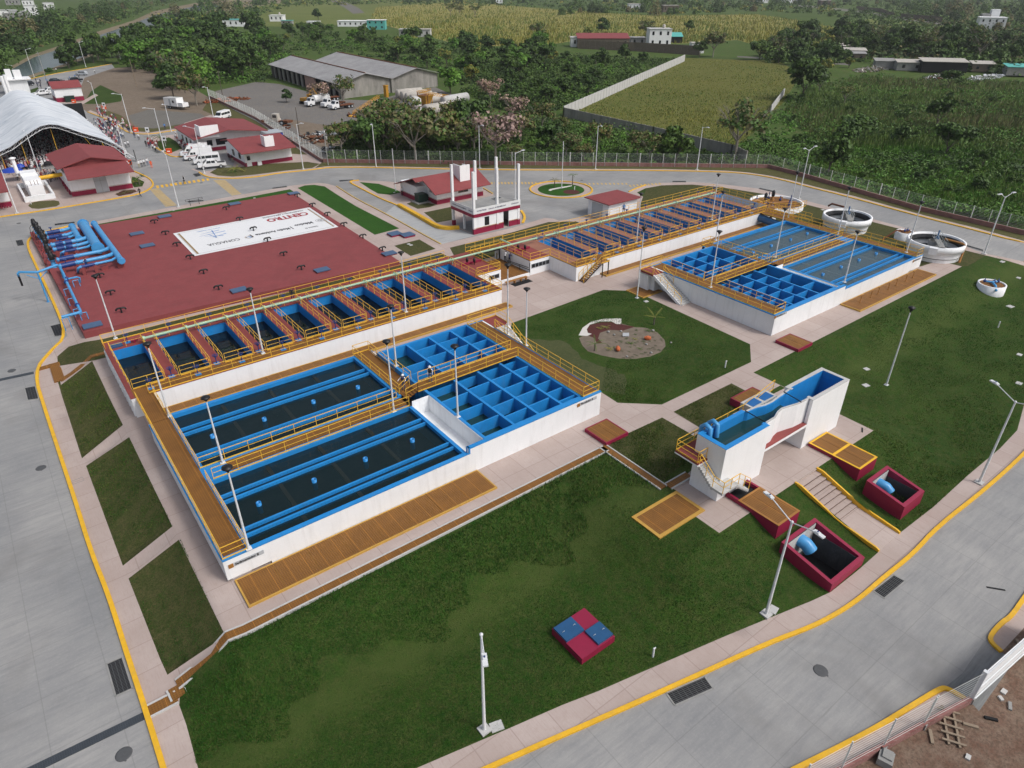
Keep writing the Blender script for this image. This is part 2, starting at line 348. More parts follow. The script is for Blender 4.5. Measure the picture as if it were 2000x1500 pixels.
M['bank'] = grass('rocky_river_bank', (0.24, 0.19, 0.13), (0.30, 0.24, 0.17), (0.12, 0.12, 0.06), .4, .2)
def water(name, c, alpha, rough=.04, wave=2.5, st=.25):
 m = MT(name, rough); m.b.inputs['IOR'].default_value = 1.33; m.col(c); m.b.inputs['Alpha'].default_value = alpha
 n = m.noise(wave, 3, .6, dist=.5); m.bump(n, st, .05); return m.m
M['waterpale'] = water('pale_sky_tinted_water', (0.060, 0.100, 0.120), .82, .05, 3.5, .12)  # pale base colour carries the sky's reflection as well as clearer, shallow water
M['water'] = water('dark_tank_water', (0.005, 0.016, 0.018), .80, .05, 3.0, .34)
M['watergreen'] = water('green_tank_water', (0.012, 0.050, 0.050), .86, .05, 2.5, .12)
M['waterdark'] = water('black_filter_water', (0.002, 0.006, 0.008), .97, .04, 1.6, .30)
M['river'] = water('river_water', (0.075, 0.105, 0.120), 1.0, .12, .4, .3)
def leaf(name, a, b, c, tr=.12):
 m = MT(name, .6, spec=.25); n1 = m.noise(.22, 4, .6); n2 = m.noise(1.9, 3, .7)
 oi = m.t.nodes.new('ShaderNodeObjectInfo')
 a, b, c = k(a, 1.1), k(b, 1.25), k(c, 1.35); x = m.mix(m.ramp(n1, .35, .65), a, b); x = m.mix(m.ramp(n2, .45, .8), x, c)
 x = m.mix(m.mix(1.0, m.ramp(oi.outputs['Random'], 0, 1), (.5, .5, .5), 'MULTIPLY'), x, m.mix(1.0, x, (1.5, 1.25, .8), 'MULTIPLY'))
 m.col(x); m.b.inputs['Transmission Weight'].default_value = 0.0
 return m.m
M['leafdark'] = leaf('dark_leaves', (0.014, 0.034, 0.009), (0.030, 0.062, 0.014), (0.050, 0.085, 0.020))
M['leafmid'] = leaf('mid_green_leaves', (0.026, 0.062, 0.012), (0.052, 0.105, 0.018), (0.08, 0.135, 0.03))
M['leafbright'] = leaf('bright_green_leaves', (0.035, 0.105, 0.012), (0.07, 0.165, 0.02), (0.10, 0.20, 0.035))
M['leafolive'] = leaf('olive_brown_leaves', (0.065, 0.068, 0.028), (0.10, 0.10, 0.042), (0.14, 0.12, 0.055))
M['leafpink'] = leaf('faded_pink_blossom', (0.23, 0.16, 0.145), (0.30, 0.21, 0.19), (0.16, 0.12, 0.09))
M['leafyellow'] = leaf('yellow_green_leaves', (0.12, 0.14, 0.03), (0.17, 0.18, 0.04), (0.22, 0.20, 0.05))
M['reed'] = leaf('marsh_reeds', (0.045, 0.095, 0.018), (0.085, 0.15, 0.028), (0.15, 0.15, 0.05))
M['reedbrown'] = leaf('brown_reeds', (0.10, 0.10, 0.045), (0.14, 0.125, 0.06), (0.08, 0.10, 0.035))
M['cover'] = paint('cast_iron_cover', (0.085, 0.088, 0.092), .6, .2, 4)
M['bark'] = paint('grey_bark', (0.13, 0.11, 0.09), .9, .3, 4)
M['barkpale'] = paint('pale_bark', (0.30, 0.27, 0.23), .9, .25, 4)
M['blade'] = leaf('grass_blades', (0.010, 0.046, 0.005), (0.020, 0.075, 0.008), (0.038, 0.100, 0.012))
M['bladelight'] = leaf('light_grass_blades', (0.052, 0.100, 0.014), (0.075, 0.105, 0.022), (0.095, 0.085, 0.035))
M['skin'] = paint('skin', (0.28, 0.14, 0.085), .6, .05, 5)
for n_, c_ in (('clwhite', (0.72, 0.73, 0.74)), ('clblack', (0.015, 0.015, 0.018)), ('clnavy', (0.02, 0.03, 0.09)), ('cljeans', (0.06, 0.10, 0.19)), ('clred', (0.30, 0.02, 0.03)),
    ('clkhaki', (0.35, 0.32, 0.20)), ('clorange', (0.80, 0.10, 0.01)), ('clpink', (0.6, 0.28, 0.33)), ('clblue', (0.10, 0.25, 0.55)), ('hair', (0.012, 0.010, 0.009))):
 M[n_] = paint('cloth_'+n_[2:] if n_ != 'hair' else 'dark_hair', c_, .8, .08, 6)
def mk():   # corrugated grey roof
 m = MT('corrugated_grey_roof', .6); wv = m.t.nodes.new('ShaderNodeTexWave'); wv.inputs['Scale'].default_value = 1.2; m.L(m.pos, wv.inputs['Vector'])
 n = m.noise(.25, 6, .65); a = m.mix(m.ramp(n, .3, .7), (0.24, 0.235, 0.235), (0.36, 0.355, 0.35)); n2 = m.noise(1, 4, .7, m.mapp((3, .1, 1)))
 a = m.mix(m.mix(1., m.ramp(n2, .5, .75), (.5, .5, .5), 'MULTIPLY'), a, (0.19, 0.165, 0.15)); m.bump(wv.outputs['Fac'], .3, .05); return m.col(a)
M['corr'] = mk()
def mk():   # tent membrane
 m = MT('grey_white_membrane', .55); n = m.noise(1, 5, .6, m.mapp((.12, .5, .5), (0, 0, .05))); n2 = m.noise(.15, 4)
 a = m.mix(m.ramp(n, .32, .66), (0.42, 0.47, 0.52), (0.74, 0.77, 0.80)); return m.col(m.mix(m.ramp(n2, .4, .8), a, (0.66, 0.69, 0.72)))
M['tent'] = mk()
def mk():
 m = MT('stained_block_wall', .9); n = m.noise(1, 6, .7, m.mapp((.5, .5, .12))); n2 = m.noise(.8, 5, .7)
 a = m.mix(m.ramp(n, .3, .7), (0.13, 0.125, 0.115), (0.36, 0.34, 0.31)); return m.col(m.mix(m.ramp(n2, .4, .8), a, (0.27, 0.26, 0.24)))
M['block'] = mk()
def PX(pts): return [tuple(T(*p)[:2]) for p in pts]
def rect(x0, y0, x1, y1): return [(x0, y0), (x1, y0), (x1, y1), (x0, y1)]
def circ(cx, cy, r, n=28, sy=1.0): return [(cx+r*math.cos(2*math.pi*i/n), cy+r*sy*math.sin(2*math.pi*i/n)) for i in range(n)]
KERB_IN_BOTTOM = [(820,1562),(1000,1480),(1168,1407),(1330,1335),(1500,1257),(1584,1226),(1634,1200),(1679,1170),(1724,1130),(1783,1083),(1830,1030),(1920,960),(2000,888),(2080,800),(2125,700),(2110,600),(2050,535),(2000,511)]
KERB_BACK = [(2000,511),(1922,495),(1887,482),(1754,441),(1709,429),(1609,401),(1543,384),(1482,368.5),(1412,360),(1356,355.6),(1292,357),(1252,364),(1228,375),(1190,398),(1150,422),(1092,431),(1081,427),(1064,425.6),(1000,445),(861,477)]
KERB_RAMP = [(861,477),(808,448),(752,417),(696,389),(657,364),(640,359),(620,357),(564,363),(500,375),(344,403),(146,440)]
KERB_LEFT = [(146,440),(80,455),(60,463),(52,479),(73,524),(104,588),(132,656),(98,686),(66,728),(92,812),(120,896),(148,980),(179,1080),(213,1164),(246,1270),(277,1363),(319,1497),(345,1590)]
BLOCK = PX(KERB_IN_BOTTOM[:-1]+KERB_BACK[:-1]+KERB_RAMP[:-1]+KERB_LEFT+[(600,1700)])
LAWN_R = PX([(386,1497),(410,1570),(700,1560),(814,1500),(1000,1420),(1098,1377),(1168,1350),(1232,1322),(1297,1294),(1420,1241),(1500,1208),(1584,1174),(1623,1156),(1679,1111),(1755,1043),(1822,991),(1892,927),(1953,876),(1987,840),(2003,780),(2012,680),(2012,580),(2000,519),(1926,499),(1885,489),(1754,446),(1707,434),(1609,408),(1565,397),(1500,380),(1412,366),(1353,360.5),(1292,362),(1260,368),(1244,376)])+[(95,80),(95,60),(36,60),(30,34)]+PX([(353,1340),(350,1377),(364,1416)])
OUTK = [(2200,545),(2100,505),(2000,476),(1900,449),(1795,423),(1658,385),(1584,367),(1540,355),(1500,346),(1460,340),(1420,336.5),(1300,333.5),(1000,332.5),(864,330.5),(700,327),(640,327.5),(610,332),(556,337.5)]
DBLK_K = [(556,337.5),(540,339.5),(498,346.5),(456,349.3),(414,348),(397,343),(389,336.5)]
FENCE_A = [(408,190),(500,233),(630,317)]; FENCE_B = [(630,317),(1000,322),(1500,328)]; FENCE_C = [(1500,328),(1556,342),(1795,411),(2000,459),(2250,516)]
COMP = PX([(-260,205),(28,162),(112,143),(218,125),(224,133),(300,128),(408,190),(500,233),(630,317),(1000,322),(1500,328),(1556,342),(1795,411),(2000,459),(2250,516)])+[(150,-35),(-90,-35),(-90,140)]
def off(poly, d):   # offset an open polyline sideways (left positive)
 out = []
 for i, p in enumerate(poly):
  a = Vector(poly[max(0, i-1)]); b = Vector(poly[min(len(poly)-1, i+1)]); t = (b-a).normalized(); out.append((p[0]-t.y*d, p[1]+t.x*d))
 return out
ok_ = PX(OUTK); ok2 = off(ok_, -1.5)
fenceline = PX([(630,317),(1000,322),(1500,328),(1556,342),(1795,411),(2000,459),(2250,516)])
OUTLAWN = PX([(1440,331)])[:0]
REG = []   # name, material, polygon, label
def reg(name, mat, poly, z=0.0): REG.append((name, mat, [(float(p[0]), float(p[1])) for p in poly]))
FAR = [(-900,-500),(3200,-500),(3200,3000),(-900,3000)]
reg('marsh_ground', 'marsh', FAR)
reg('farm_field', 'corn', PX([(735,14),(900,3),(1100,20),(1280,31),(1480,28),(1560,40),(1660,60),(1600,95),(1500,95),(1440,78),(1330,85),(1120,80),(1040,92),(900,88),(800,62),(722,42)]))
reg('green_field', 'field', PX([(440,50),(470,20),(560,-2),(900,-12),(980,-4),(900,3),(735,14),(722,42),(700,48),(560,52)]))
reg('green_field', 'field', PX([(1650,55),(1700,35),(1890,55),(1900,75),(1800,80),(1720,72),(1690,64)]))
reg('pasture', 'pasture', PX([(1101,217),(1336,113),(1520,119),(1565,145),(1530,200),(1500,228),(1428,297)]))
reg('machinery_yard', 'asph', PX([(420,178),(500,160),(545,164),(612,182),(657,194),(725,196),(850,170),(905,195),(890,250),(760,262),(686,268),(657,290),(640,312),(629,316),(500,232),(430,200)]))
reg('bare_earth', 'dirt', PX([(560,232),(640,245),(740,225),(760,258),(686,268),(655,300),(600,275)]))
reg('river_bank', 'bank', PX([(-120,175),(0,142),(60,108),(120,88),(190,62),(260,40),(300,22),(380,6),(520,-8),(560,4),(440,22),(330,52),(262,64),(240,78),(190,104),(150,122),(60,152),(0,166),(-120,205)]))
reg('river', 'river', PX([(-120,182),(0,148),(66,112),(128,92),(196,68),(262,46),(300,30),(380,12),(440,5),(424,16),(320,50),(258,62),(232,76),(184,102),(140,120),(55,148),(0,160),(-120,196)]))
reg('country_road', 'gravel', PX([(640,-6),(664,0),(700,15),(712,25),(690,27),(672,14),(648,3)]))
reg('country_road', 'gravel', PX([(1560,13),(1676,24),(1760,38),(1890,56),(1990,74),(1990,71),(1890,52),(1760,34),(1676,20),(1560,9)]))
reg('country_road', 'gravel', PX([(1440,112),(1560,120),(1660,128),(1660,124),(1560,116),(1440,109)]))
reg('road', 'road', COMP)
reg('verge', 'olive', ok2+fenceline)
reg('pavement', 'pave', ok_+list(reversed(ok2)))
reg('dirt_yard', 'dirt', PX([(222,133),(300,128),(408,190),(455,213),(452,222),(420,232),(350,254),(293,260),(254,259),(217,235),(171,219),(150,205),(140,190),(160,165),(165,152)]))
reg('gravel_patch', 'gravel', PX([(250,226),(290,214),(392,222),(410,233),(350,248),(285,253),(262,244)]))
reg('lawn', 'lawn', PX([(163,203),(178,178),(196,166),(240,186),(236,198),(205,203)]))
reg('lawn', 'lawn', PX([(52,178),(74,170),(78,182),(60,188)]))
reg('pavement', 'pave', PX([(95,201),(163,203),(192,186),(186,183),(158,199),(98,196)]))
reg('verge', 'olive', PX([(254,255),(293,258),(344,250),(352,243),(300,251),(262,249),(238,226),(200,212),(190,216),(216,230)]))
reg('pavement', 'pave', PX([(171,219),(217,236),(240,253),(254,261),(293,263),(344,255),(344,251),(293,259),(256,256),(240,247),(217,230),(176,215)]))
reg('pavement', 'pave', PX(DBLK_K)+PX([(372,330),(455,327),(462,300),(452,288),(360,297),(345,308),(336,306),(312,291),(300,278),(290,268),(345,262),(360,240),(410,225),(500,236),(628,318),(610,332)]))
reg('road', 'road', PX([(345,309),(392,336),(448,328),(452,318),(444,296),(438,288),(366,284),(352,295)]))
reg('lawn', 'lawn', PX([(305,277),(312,291),(330,300),(356,290),(344,276),(330,268)]))
reg('verge', 'olive', PX([(410,337),(425,328),(470,326),(520,320),(600,316),(625,320),(610,328),(556,333.5),(498,341),(456,345),(425,343)]))
reg('verge', 'olive', PX([(410,192),(500,236),(600,302),(560,300),(500,250),(430,230),(395,215)]))
reg('pavement', 'pave', PX([(-60,436),(0,424),(60,416),(170,398),(240,386),(275,379),(297,366),(300,356),(290,346),(272,338),(255,330),(246,322),(120,330),(50,330),(-60,345)]))
reg('lawn', 'olive', PX([(55,402),(60,396),(75,393),(105,391),(115,393),(117,399),(110,403),(75,408),(62,407)]))
reg('planting_bed', 'lawn', PX([(258,345),(272,350),(282,355),(278,364),(262,366),(256,358)]))
reg('planting_bed', 'mulch', PX([(225,379),(240,372),(262,370),(268,374),(255,379),(232,383)]))
reg('pavement', 'pave', BLOCK)
reg('lawn', 'lawn', LAWN_R)
reg('lawn', 'lawnrich', PX([(140,466),(148,452),(195,437),(344,410),(500,382),(566,369.5),(573,374),(560,392),(300,440)]))
reg('lawn', 'lawnrich', PX([(581,367),(596,362),(614,361),(634,364),(660,381),(696,403),(780,446),(732,458.5)]))
reg('lawn', 'lawndry', PX([(770,480),(819,467.6),(851,486),(802,500)]))
reg('lawn', 'lawndry', PX([(113,715),(112,696),(134,677),(165,668),(202,662)])+[(51.3,85.3),(51.3,79.5),(36,78.5),(4.0,78.5),(3.0,79.5)])
reg('lawn', 'lawndry', [(53.6,86.3),(66,86.4),(74,87),(78,84.5),(78,79),(50,79),(51.8,82)])
reg('lawn', 'lawndry', PX([(1262,368.5),(1292,362),(1353,360.5),(1412,366),(1500,380),(1565,397),(1609,408),(1707,434),(1754,446),(1885,489),(1926,499),(1890,520),(1600,520)])+[(100,60),(103,78.5),(88,80)])
reg('lawn', 'lawnleft', PX([(112,716),(119,752),(180,705),(213,776),(240,830),(160,895),(120,770),(112,742)]))
reg('lawn', 'lawnleft', PX([(168,910),(253,853),(339,1026),(240,1105)]))
reg('lawn', 'lawnleft', PX([(251,1130),(354,1051),(441,1241),(327,1318),(312,1285)]))
reg('pavement', 'pave', [(3.05,33.5),(36.2,33.6),(44.15,34.25),(58.3,34.3),(108.6,34.9),(108.3,38.0),(103.2,38.6),(103,60.6),(106.5,66),(106.3,79.0),(64.5,79.0),(36.5,79.3),(2.95,79.3),(3.0,60.8)])
reg('lawn', 'lawn', [(45.8,35.86),(60.05,35.85),(63.5,38.5),(64.1,57.3),(61.1,60.0),(45.1,59.3),(42.6,56.5),(42.66,41.4),(42.57,38.7)])
_q = random.Random(3); reg('fresh_sod', 'sod', [(42.6,42),(42.6,55.2)]+[(x+_q.uniform(-.35,.35), y+_q.uniform(-.35,.35)) for i in range(26) for x, y in [((lambda t: (43.2+5.2*math.sin(t*3.0)**.8*(.75+.25*math.sin(t*9)), 55.8-16.8*t))(i/25))]])
bed = circ(53.9, 46.7, 5.6, 30, .95)
reg('planting_bed', 'sand', PX([(1131,660),(1150,650),(1180,646),(1214,632),(1240,639),(1262,640),(1284,649),(1298,664),(1300,676),(1290,688),(1270,696),(1240,701),(1205,700),(1175,694),(1148,686),(1137,674)]))
reg('planting_bed', 'mulch', PX([(1140,652),(1150,635),(1175,629),(1206,629),(1216,634),(1240,638),(1216,646),(1190,644),(1172,650),(1168,661),(1176,670),(1166,671),(1160,660),(1150,656)]))
reg('gravel_band', 'gravelwhite', PX([(1130,655),(1138,640),(1155,628),(1180,622.5),(1214,622),(1213,633),(1204,633),(1194,627.5),(1172,628),(1152,634),(1146,643),(1148,650),(1156,652),(1147,656)]))
reg('lawn', 'lawndry', [(36.7,34.15),(39.5,34.4),(44.1,34.3),(44.15,30.8),(42,28.5),(38,28.0),(36.4,27.6)])
reg('lawn', 'lawndry', [(45.7,34.3),(54.5,34.3),(54.5,30.8),(45.6,30.8)])
reg('pavement', 'pave', [(36.9,26.95),(36.9,23.3),(35.7,23.3),(35.68,21.0),(58.05,21.0),(58.25,31),(54.5,31),(54.6,34.4),(58.3,34.4),(58.3,30.5),(58.3,30.4),(44.1,30.8),(44.1,28),(39.5,27.2)])
reg('lawn', 'lawndry', [(40.4,26.6),(42.9,28.6),(44.1,30.4),(45.8,30.7),(50,30.7),(50,27.2),(46,27.0)])
reg('pavement', 'pave', [(44.15,30.9),(45.6,30.9),(45.7,34.35),(44.1,34.35)])
reg('pavement', 'pave', PX([(681,356),(690,353.3),(701,352.5),(741,353.5),(790,357),(830,350),(946,366),(962,378),(985,400),(1018,412),(1020,436),(927,459),(897,447),(872,448.5),(853,445),(825,428),(780,403),(735,384)]))
reg('lawn', 'lawnrich', PX([(702,355.5),(740,359),(775,371),(784,376),(762,380.5),(738,378),(722,369)]))
reg('lawn', 'lawndry', PX([(794,398),(812,391),(853,400),(838,405),(816,408)])); reg('lawn', 'lawndry', PX([(828,415),(885,403),(886,429),(853,435)]))
reg('pavement', 'pave', circ(89.3, 101.4, 6.1)); reg('lawn', 'lawnrich', circ(89.3, 101.4, 4.6)); reg('planting_bed', 'mulch', circ(89.8, 98.9, 1.6));
reg('gravel_band', 'gravelwhite', PX([(1071,371.5),(1075,369),(1090,366),(1117,362),(1117,363.5),(1098,367.5),(1080,370.5),(1075,373)]))
reg('driveway', 'drive', PX([(752,417),(808,448),(861,477),(926,460),(896,448),(872,450),(850,447),(822,430),(778,404),(770,402)]))
reg('pavement', 'pave', PX([(1530,1515),(1700,1430),(1790,1374),(1836,1346),(1850,1345),(1884,1366),(1760,1440),(1660,1500),(1560,1560)]))
reg('pavement', 'pave', PX([(2000,1168),(1975,1205),(1955,1218),(1934,1242),(1933,1254),(1955,1274),(2000,1226),(2080,1150),(2060,1120)]))
reg('bare_earth', 'redmud', PX([(1480,1600),(1560,1552),(1640,1508),(1722,1464),(1800,1421),(1893,1370),(1955,1275),(2000,1226),(2100,1130),(2250,1240),(2150,1560),(1800,1640)]))
reg('ramp', 'apron', PX([(1840,1346),(1880,1315),(1922,1252),(1932,1248),(1955,1274),(1983,1288),(1912,1389),(1893,1368),(1850,1346)]))
for hr in ((50.7,14.5,53.4,17.15),(39.15,13.75,42.85,17.35),(45.58,13.4,48.68,20.93),(39.72,22.25,42.08,23.38)): REG.append(('hole', 'dark', rect(*hr)))
def inside(p, poly):
 c = False; j = len(poly)-1; x, y = p
 for i in range(len(poly)):
  xi, yi = poly[i]; xj, yj = poly[j]
  if (yi > y) != (yj > y) and x < (xj-xi)*(y-yi)/(yj-yi)+xi: c = not c
  j = i
 return c
def make_ground():
 vs = []; fs = []
 for _, _, poly in REG:
  n = len(vs); vs.extend([Vector((round(p[0], 3), round(p[1], 3))) for p in poly]); fs.append(list(range(n, n+len(poly))))
 x = -14.0
 while x < 118:
  y = -6.0
  while y < 86 if x < 5 else y < 37:
   vs.append(Vector((x+.013*y, y+.011*x))); y += 1.1 if (x < 4.5 or 13 < y < 35) else 2.2
  x += 1.0 if x < 4.5 else 1.6
 out = delaunay_2d_cdt(vs, [], fs, 0, 1e-4)
 V, F = out[0], out[2]
 bb = [(min(p[0] for p in r[2]), min(p[1] for p in r[2]), max(p[0] for p in r[2]), max(p[1] for p in r[2])) for r in REG]
 groups = {}
 for f in F:
  c = sum((V[i] for i in f), Vector((0, 0)))/len(f); hit = 0
  for i in range(len(REG)-1, -1, -1):
   b = bb[i]
   if b[0] <= c.x <= b[2] and b[1] <= c.y <= b[3] and inside((c.x, c.y), REG[i][2]): hit = i; break
  if REG[hit][0] == 'hole': continue
  groups.setdefault((REG[hit][0], REG[hit][1]), []).append(f)
 Z = [terr(v.x, v.y) for v in V]
 global GROUND_OBJS; GROUND_OBJS = {}
 for (name, mat), faces in groups.items():
  idx = {}; vv = []; ff = []
  for f in faces:
   t = []
   for i in f:
    if i not in idx: idx[i] = len(vv); vv.append((V[i].x, V[i].y, Z[i]))
    t.append(idx[i])
   ff.append(t)
  me = bpy.data.meshes.new(name); me.from_pydata(vv, [], ff); me.materials.append(M[mat]); me.update()
  me.polygons.foreach_set('use_smooth', [True]*len(ff))
  o = link(bpy.data.objects.new(name, me)); tag(o, kind='structure'); GROUND_OBJS[(name, mat)] = o
make_ground()
def resample(pts, step=1.0):
 out = [Vector(pts[0])]
 for i in range(len(pts)-1):
  a, b = Vector(pts[i]), Vector(pts[i+1]); n = max(1, int((b-a).length/step))
  for j in range(1, n+1): out.append(a+(b-a)*j/n)
 return out
def smooth_poly(pts, it=2):
 for _ in range(it):
  q = [pts[0]]
  for i in range(len(pts)-1):
   a, b = Vector(pts[i]), Vector(pts[i+1]); q += [tuple(a*.75+b*.25), tuple(a*.25+b*.75)]
  q.append(pts[-1]); pts = q
 return pts
def ribbon(pts, w0, w1, h, name, mats, zf=None, label=None, cat=None, group=None, kind=None, base=-.15):
 pts = [Vector(p) for p in pts]; m = MB(); N = len(pts)
 for i, p in enumerate(pts):
  a, b = pts[max(0, i-1)], pts[min(N-1, i+1)]; t = (b-a).normalized(); nx, ny = -t.y, t.x; z = (zf or terr)(p.x, p.y)
  for w_, hh in ((w0, base), (w0, h), (w1, h), (w1, base)): m.v.append((p.x+nx*w_, p.y+ny*w_, z+hh))
 for i in range(N-1):
  for j in range(4): m.f.append((i*4+j, (i+1)*4+j, (i+1)*4+(j+1) % 4, i*4+(j+1) % 4)); m.m.append(0); m.sm.append(False)
 m.f.append((0, 1, 2, 3)); m.f.append(tuple(4*(N-1)+j for j in (3, 2, 1, 0))); m.m += [0, 0]; m.sm += [False, False]
 o = m.build(name, mats); return tag(o, label, cat, group, kind)
def kerb(px, faded=False, w=.28, h=.15, close=False, world=False):
 p = px if world else PX(px)
 p = resample(smooth_poly(p, 2), 1.2)
 return ribbon(p, -w/2, w/2, h, 'kerb', M['faded' if faded else 'kerb'], kind='structure')
kerb(KERB_IN_BOTTOM); kerb(KERB_LEFT, w=.3); kerb([(780,403),(750,391),(735,384),(708,370),(681,356),(690,353.3),(701,352.5)]); kerb([(1228,375),(1240,369),(1262,361.5)], w=.2)
kerb([(780,403),(825,428),(853,445),(872,448.5),(897,447)], w=.7, h=.5)
kerb(OUTK+DBLK_K[1:], w=.3); kerb([(-60,436),(0,424),(60,416),(170,398),(240,386),(275,379),(294,369),(301,360),(292,348),(262,335)])
kerb([(28,162),(60,154),(112,143),(170,134),(218,125)], w=.5); kerb([(171,219),(217,236),(240,253),(254,261),(293,263),(344,254.5)], w=.35); kerb([(305,289),(322,299),(336,307),(356,306)], w=.3)
kerb(circ(89.3, 101.4, 6.15)+[circ(89.3, 101.4, 6.15)[0]], world=True)
kerb([(1530,1515),(1700,1430),(1790,1374),(1836,1346),(1850,1345.5),(1884,1366)]); kerb([(2030,1130),(2000,1168),(1975,1205),(1955,1218),(1934,1242),(1933,1254),(1955,1274)], faded=False)
kerb([(962,378.5),(941,366)], w=.3, faded=True); kerb([(1021,436),(1026,424),(1018,412)], w=.4)
kerb([(861,477),(808,448),(752,417),(696,389),(657,364)], faded=True, w=.22, h=.12)
m = MB()
def mark(q, z=.006):
 v = [T(*p) for p in q]; m.add([(p.x, p.y, p.z+z) for p in v], [tuple(range(len(v)))])
c3 = lambda x, y: (240+x/7.143, 200+y/7.143)
for i in range(12):
 a = .02+i*.083; b = a+.045
 p0, p1 = Vector(c3(445, 1165)), Vector(c3(1210, 1055)); q0, q1 = Vector(c3(460, 1200)), Vector(c3(1225, 1085))
 mark([p0.lerp(p1, a), p0.lerp(p1, b), q0.lerp(q1, b), q0.lerp(q1, a)])
o_ = m.build('crossing_marking', M['kerb']); tag(o_, kind='structure')
m = MB()
def hatchband(a, b, c, d, n):   # a-b top edge, d-c bottom edge
 a, b, c, d = map(Vector, (a, b, c, d))
 for i in range(n):
  t0 = i/n; t1 = t0+.62/n; mark([a.lerp(d, t0), b.lerp(c, t0), b.lerp(c, t1), a.lerp(d, t1)])
hatchband(c3(1260,1085), c3(1430,1085), c3(1660,1280), c3(1530,1305), 16); hatchband(c3(375,1215), c3(500,1200), c3(760,1440), c3(600,1460), 16)
for i in range(9):
 x = 1228+i*7.2; y = 361.5-i*.55; mark([(x, y), (x+3, y-.2), (x+6, y+3.4), (x+3, y+3.8)])
for i in range(16):
 x = 945+i*6.6; y = 355.5; mark([(x, y), (x+3.4, y), (x+4.6, y+4.2), (x+1.2, y+4.2)]);
for i in range(12):
 x = 1133+i*8; mark([(x, 357.5), (x+3, 357.4), (x+5, 360.5), (x+2, 360.6)])
o_ = m.build('worn_road_marking', M['faded']); tag(o_, kind='structure')
def railing(name, pts, parent, h=1.05, sp=1.9, mat='yellow', close_end=True, r=.028, toe=True):
 m = MB()
 for s in range(len(pts)-1):
  a, b = Vector(pts[s]), Vector(pts[s+1]); L = (b-a).length; n = max(1, round(L/sp))
  for i in range(n+1):
   if i == 0 and s > 0: continue
   p = a+(b-a)*i/n; m.tube(p, p+Vector((0, 0, h)), r*1.05, n=4, caps=False)
  u = Vector((0, 0, 1))
  m.tube(a+u*h, b+u*h, r*1.15, n=4); m.tube(a+u*h*.55, b+u*h*.55, r*.8, n=4)
  if toe:
   d = (b-a).normalized(); nrm = Vector((-d.y, d.x, 0))*.012
   m.add([a+u*.02-nrm, b+u*.02-nrm, b+u*.13-nrm, a+u*.13-nrm, a+u*.02+nrm, b+u*.02+nrm, b+u*.13+nrm, a+u*.13+nrm],
     [(0,1,2,3), (7,6,5,4), (0,4,5,1), (3,2,6,7), (0,3,7,4), (1,5,6,2)])
 return m.build(name, M[mat], parent)
def slab(name, boxes, mat, parent):
 m = MB()
 for b in boxes: m.box(*b)
 return m.build(name, M[mat] if isinstance(mat, str) else mat, parent)
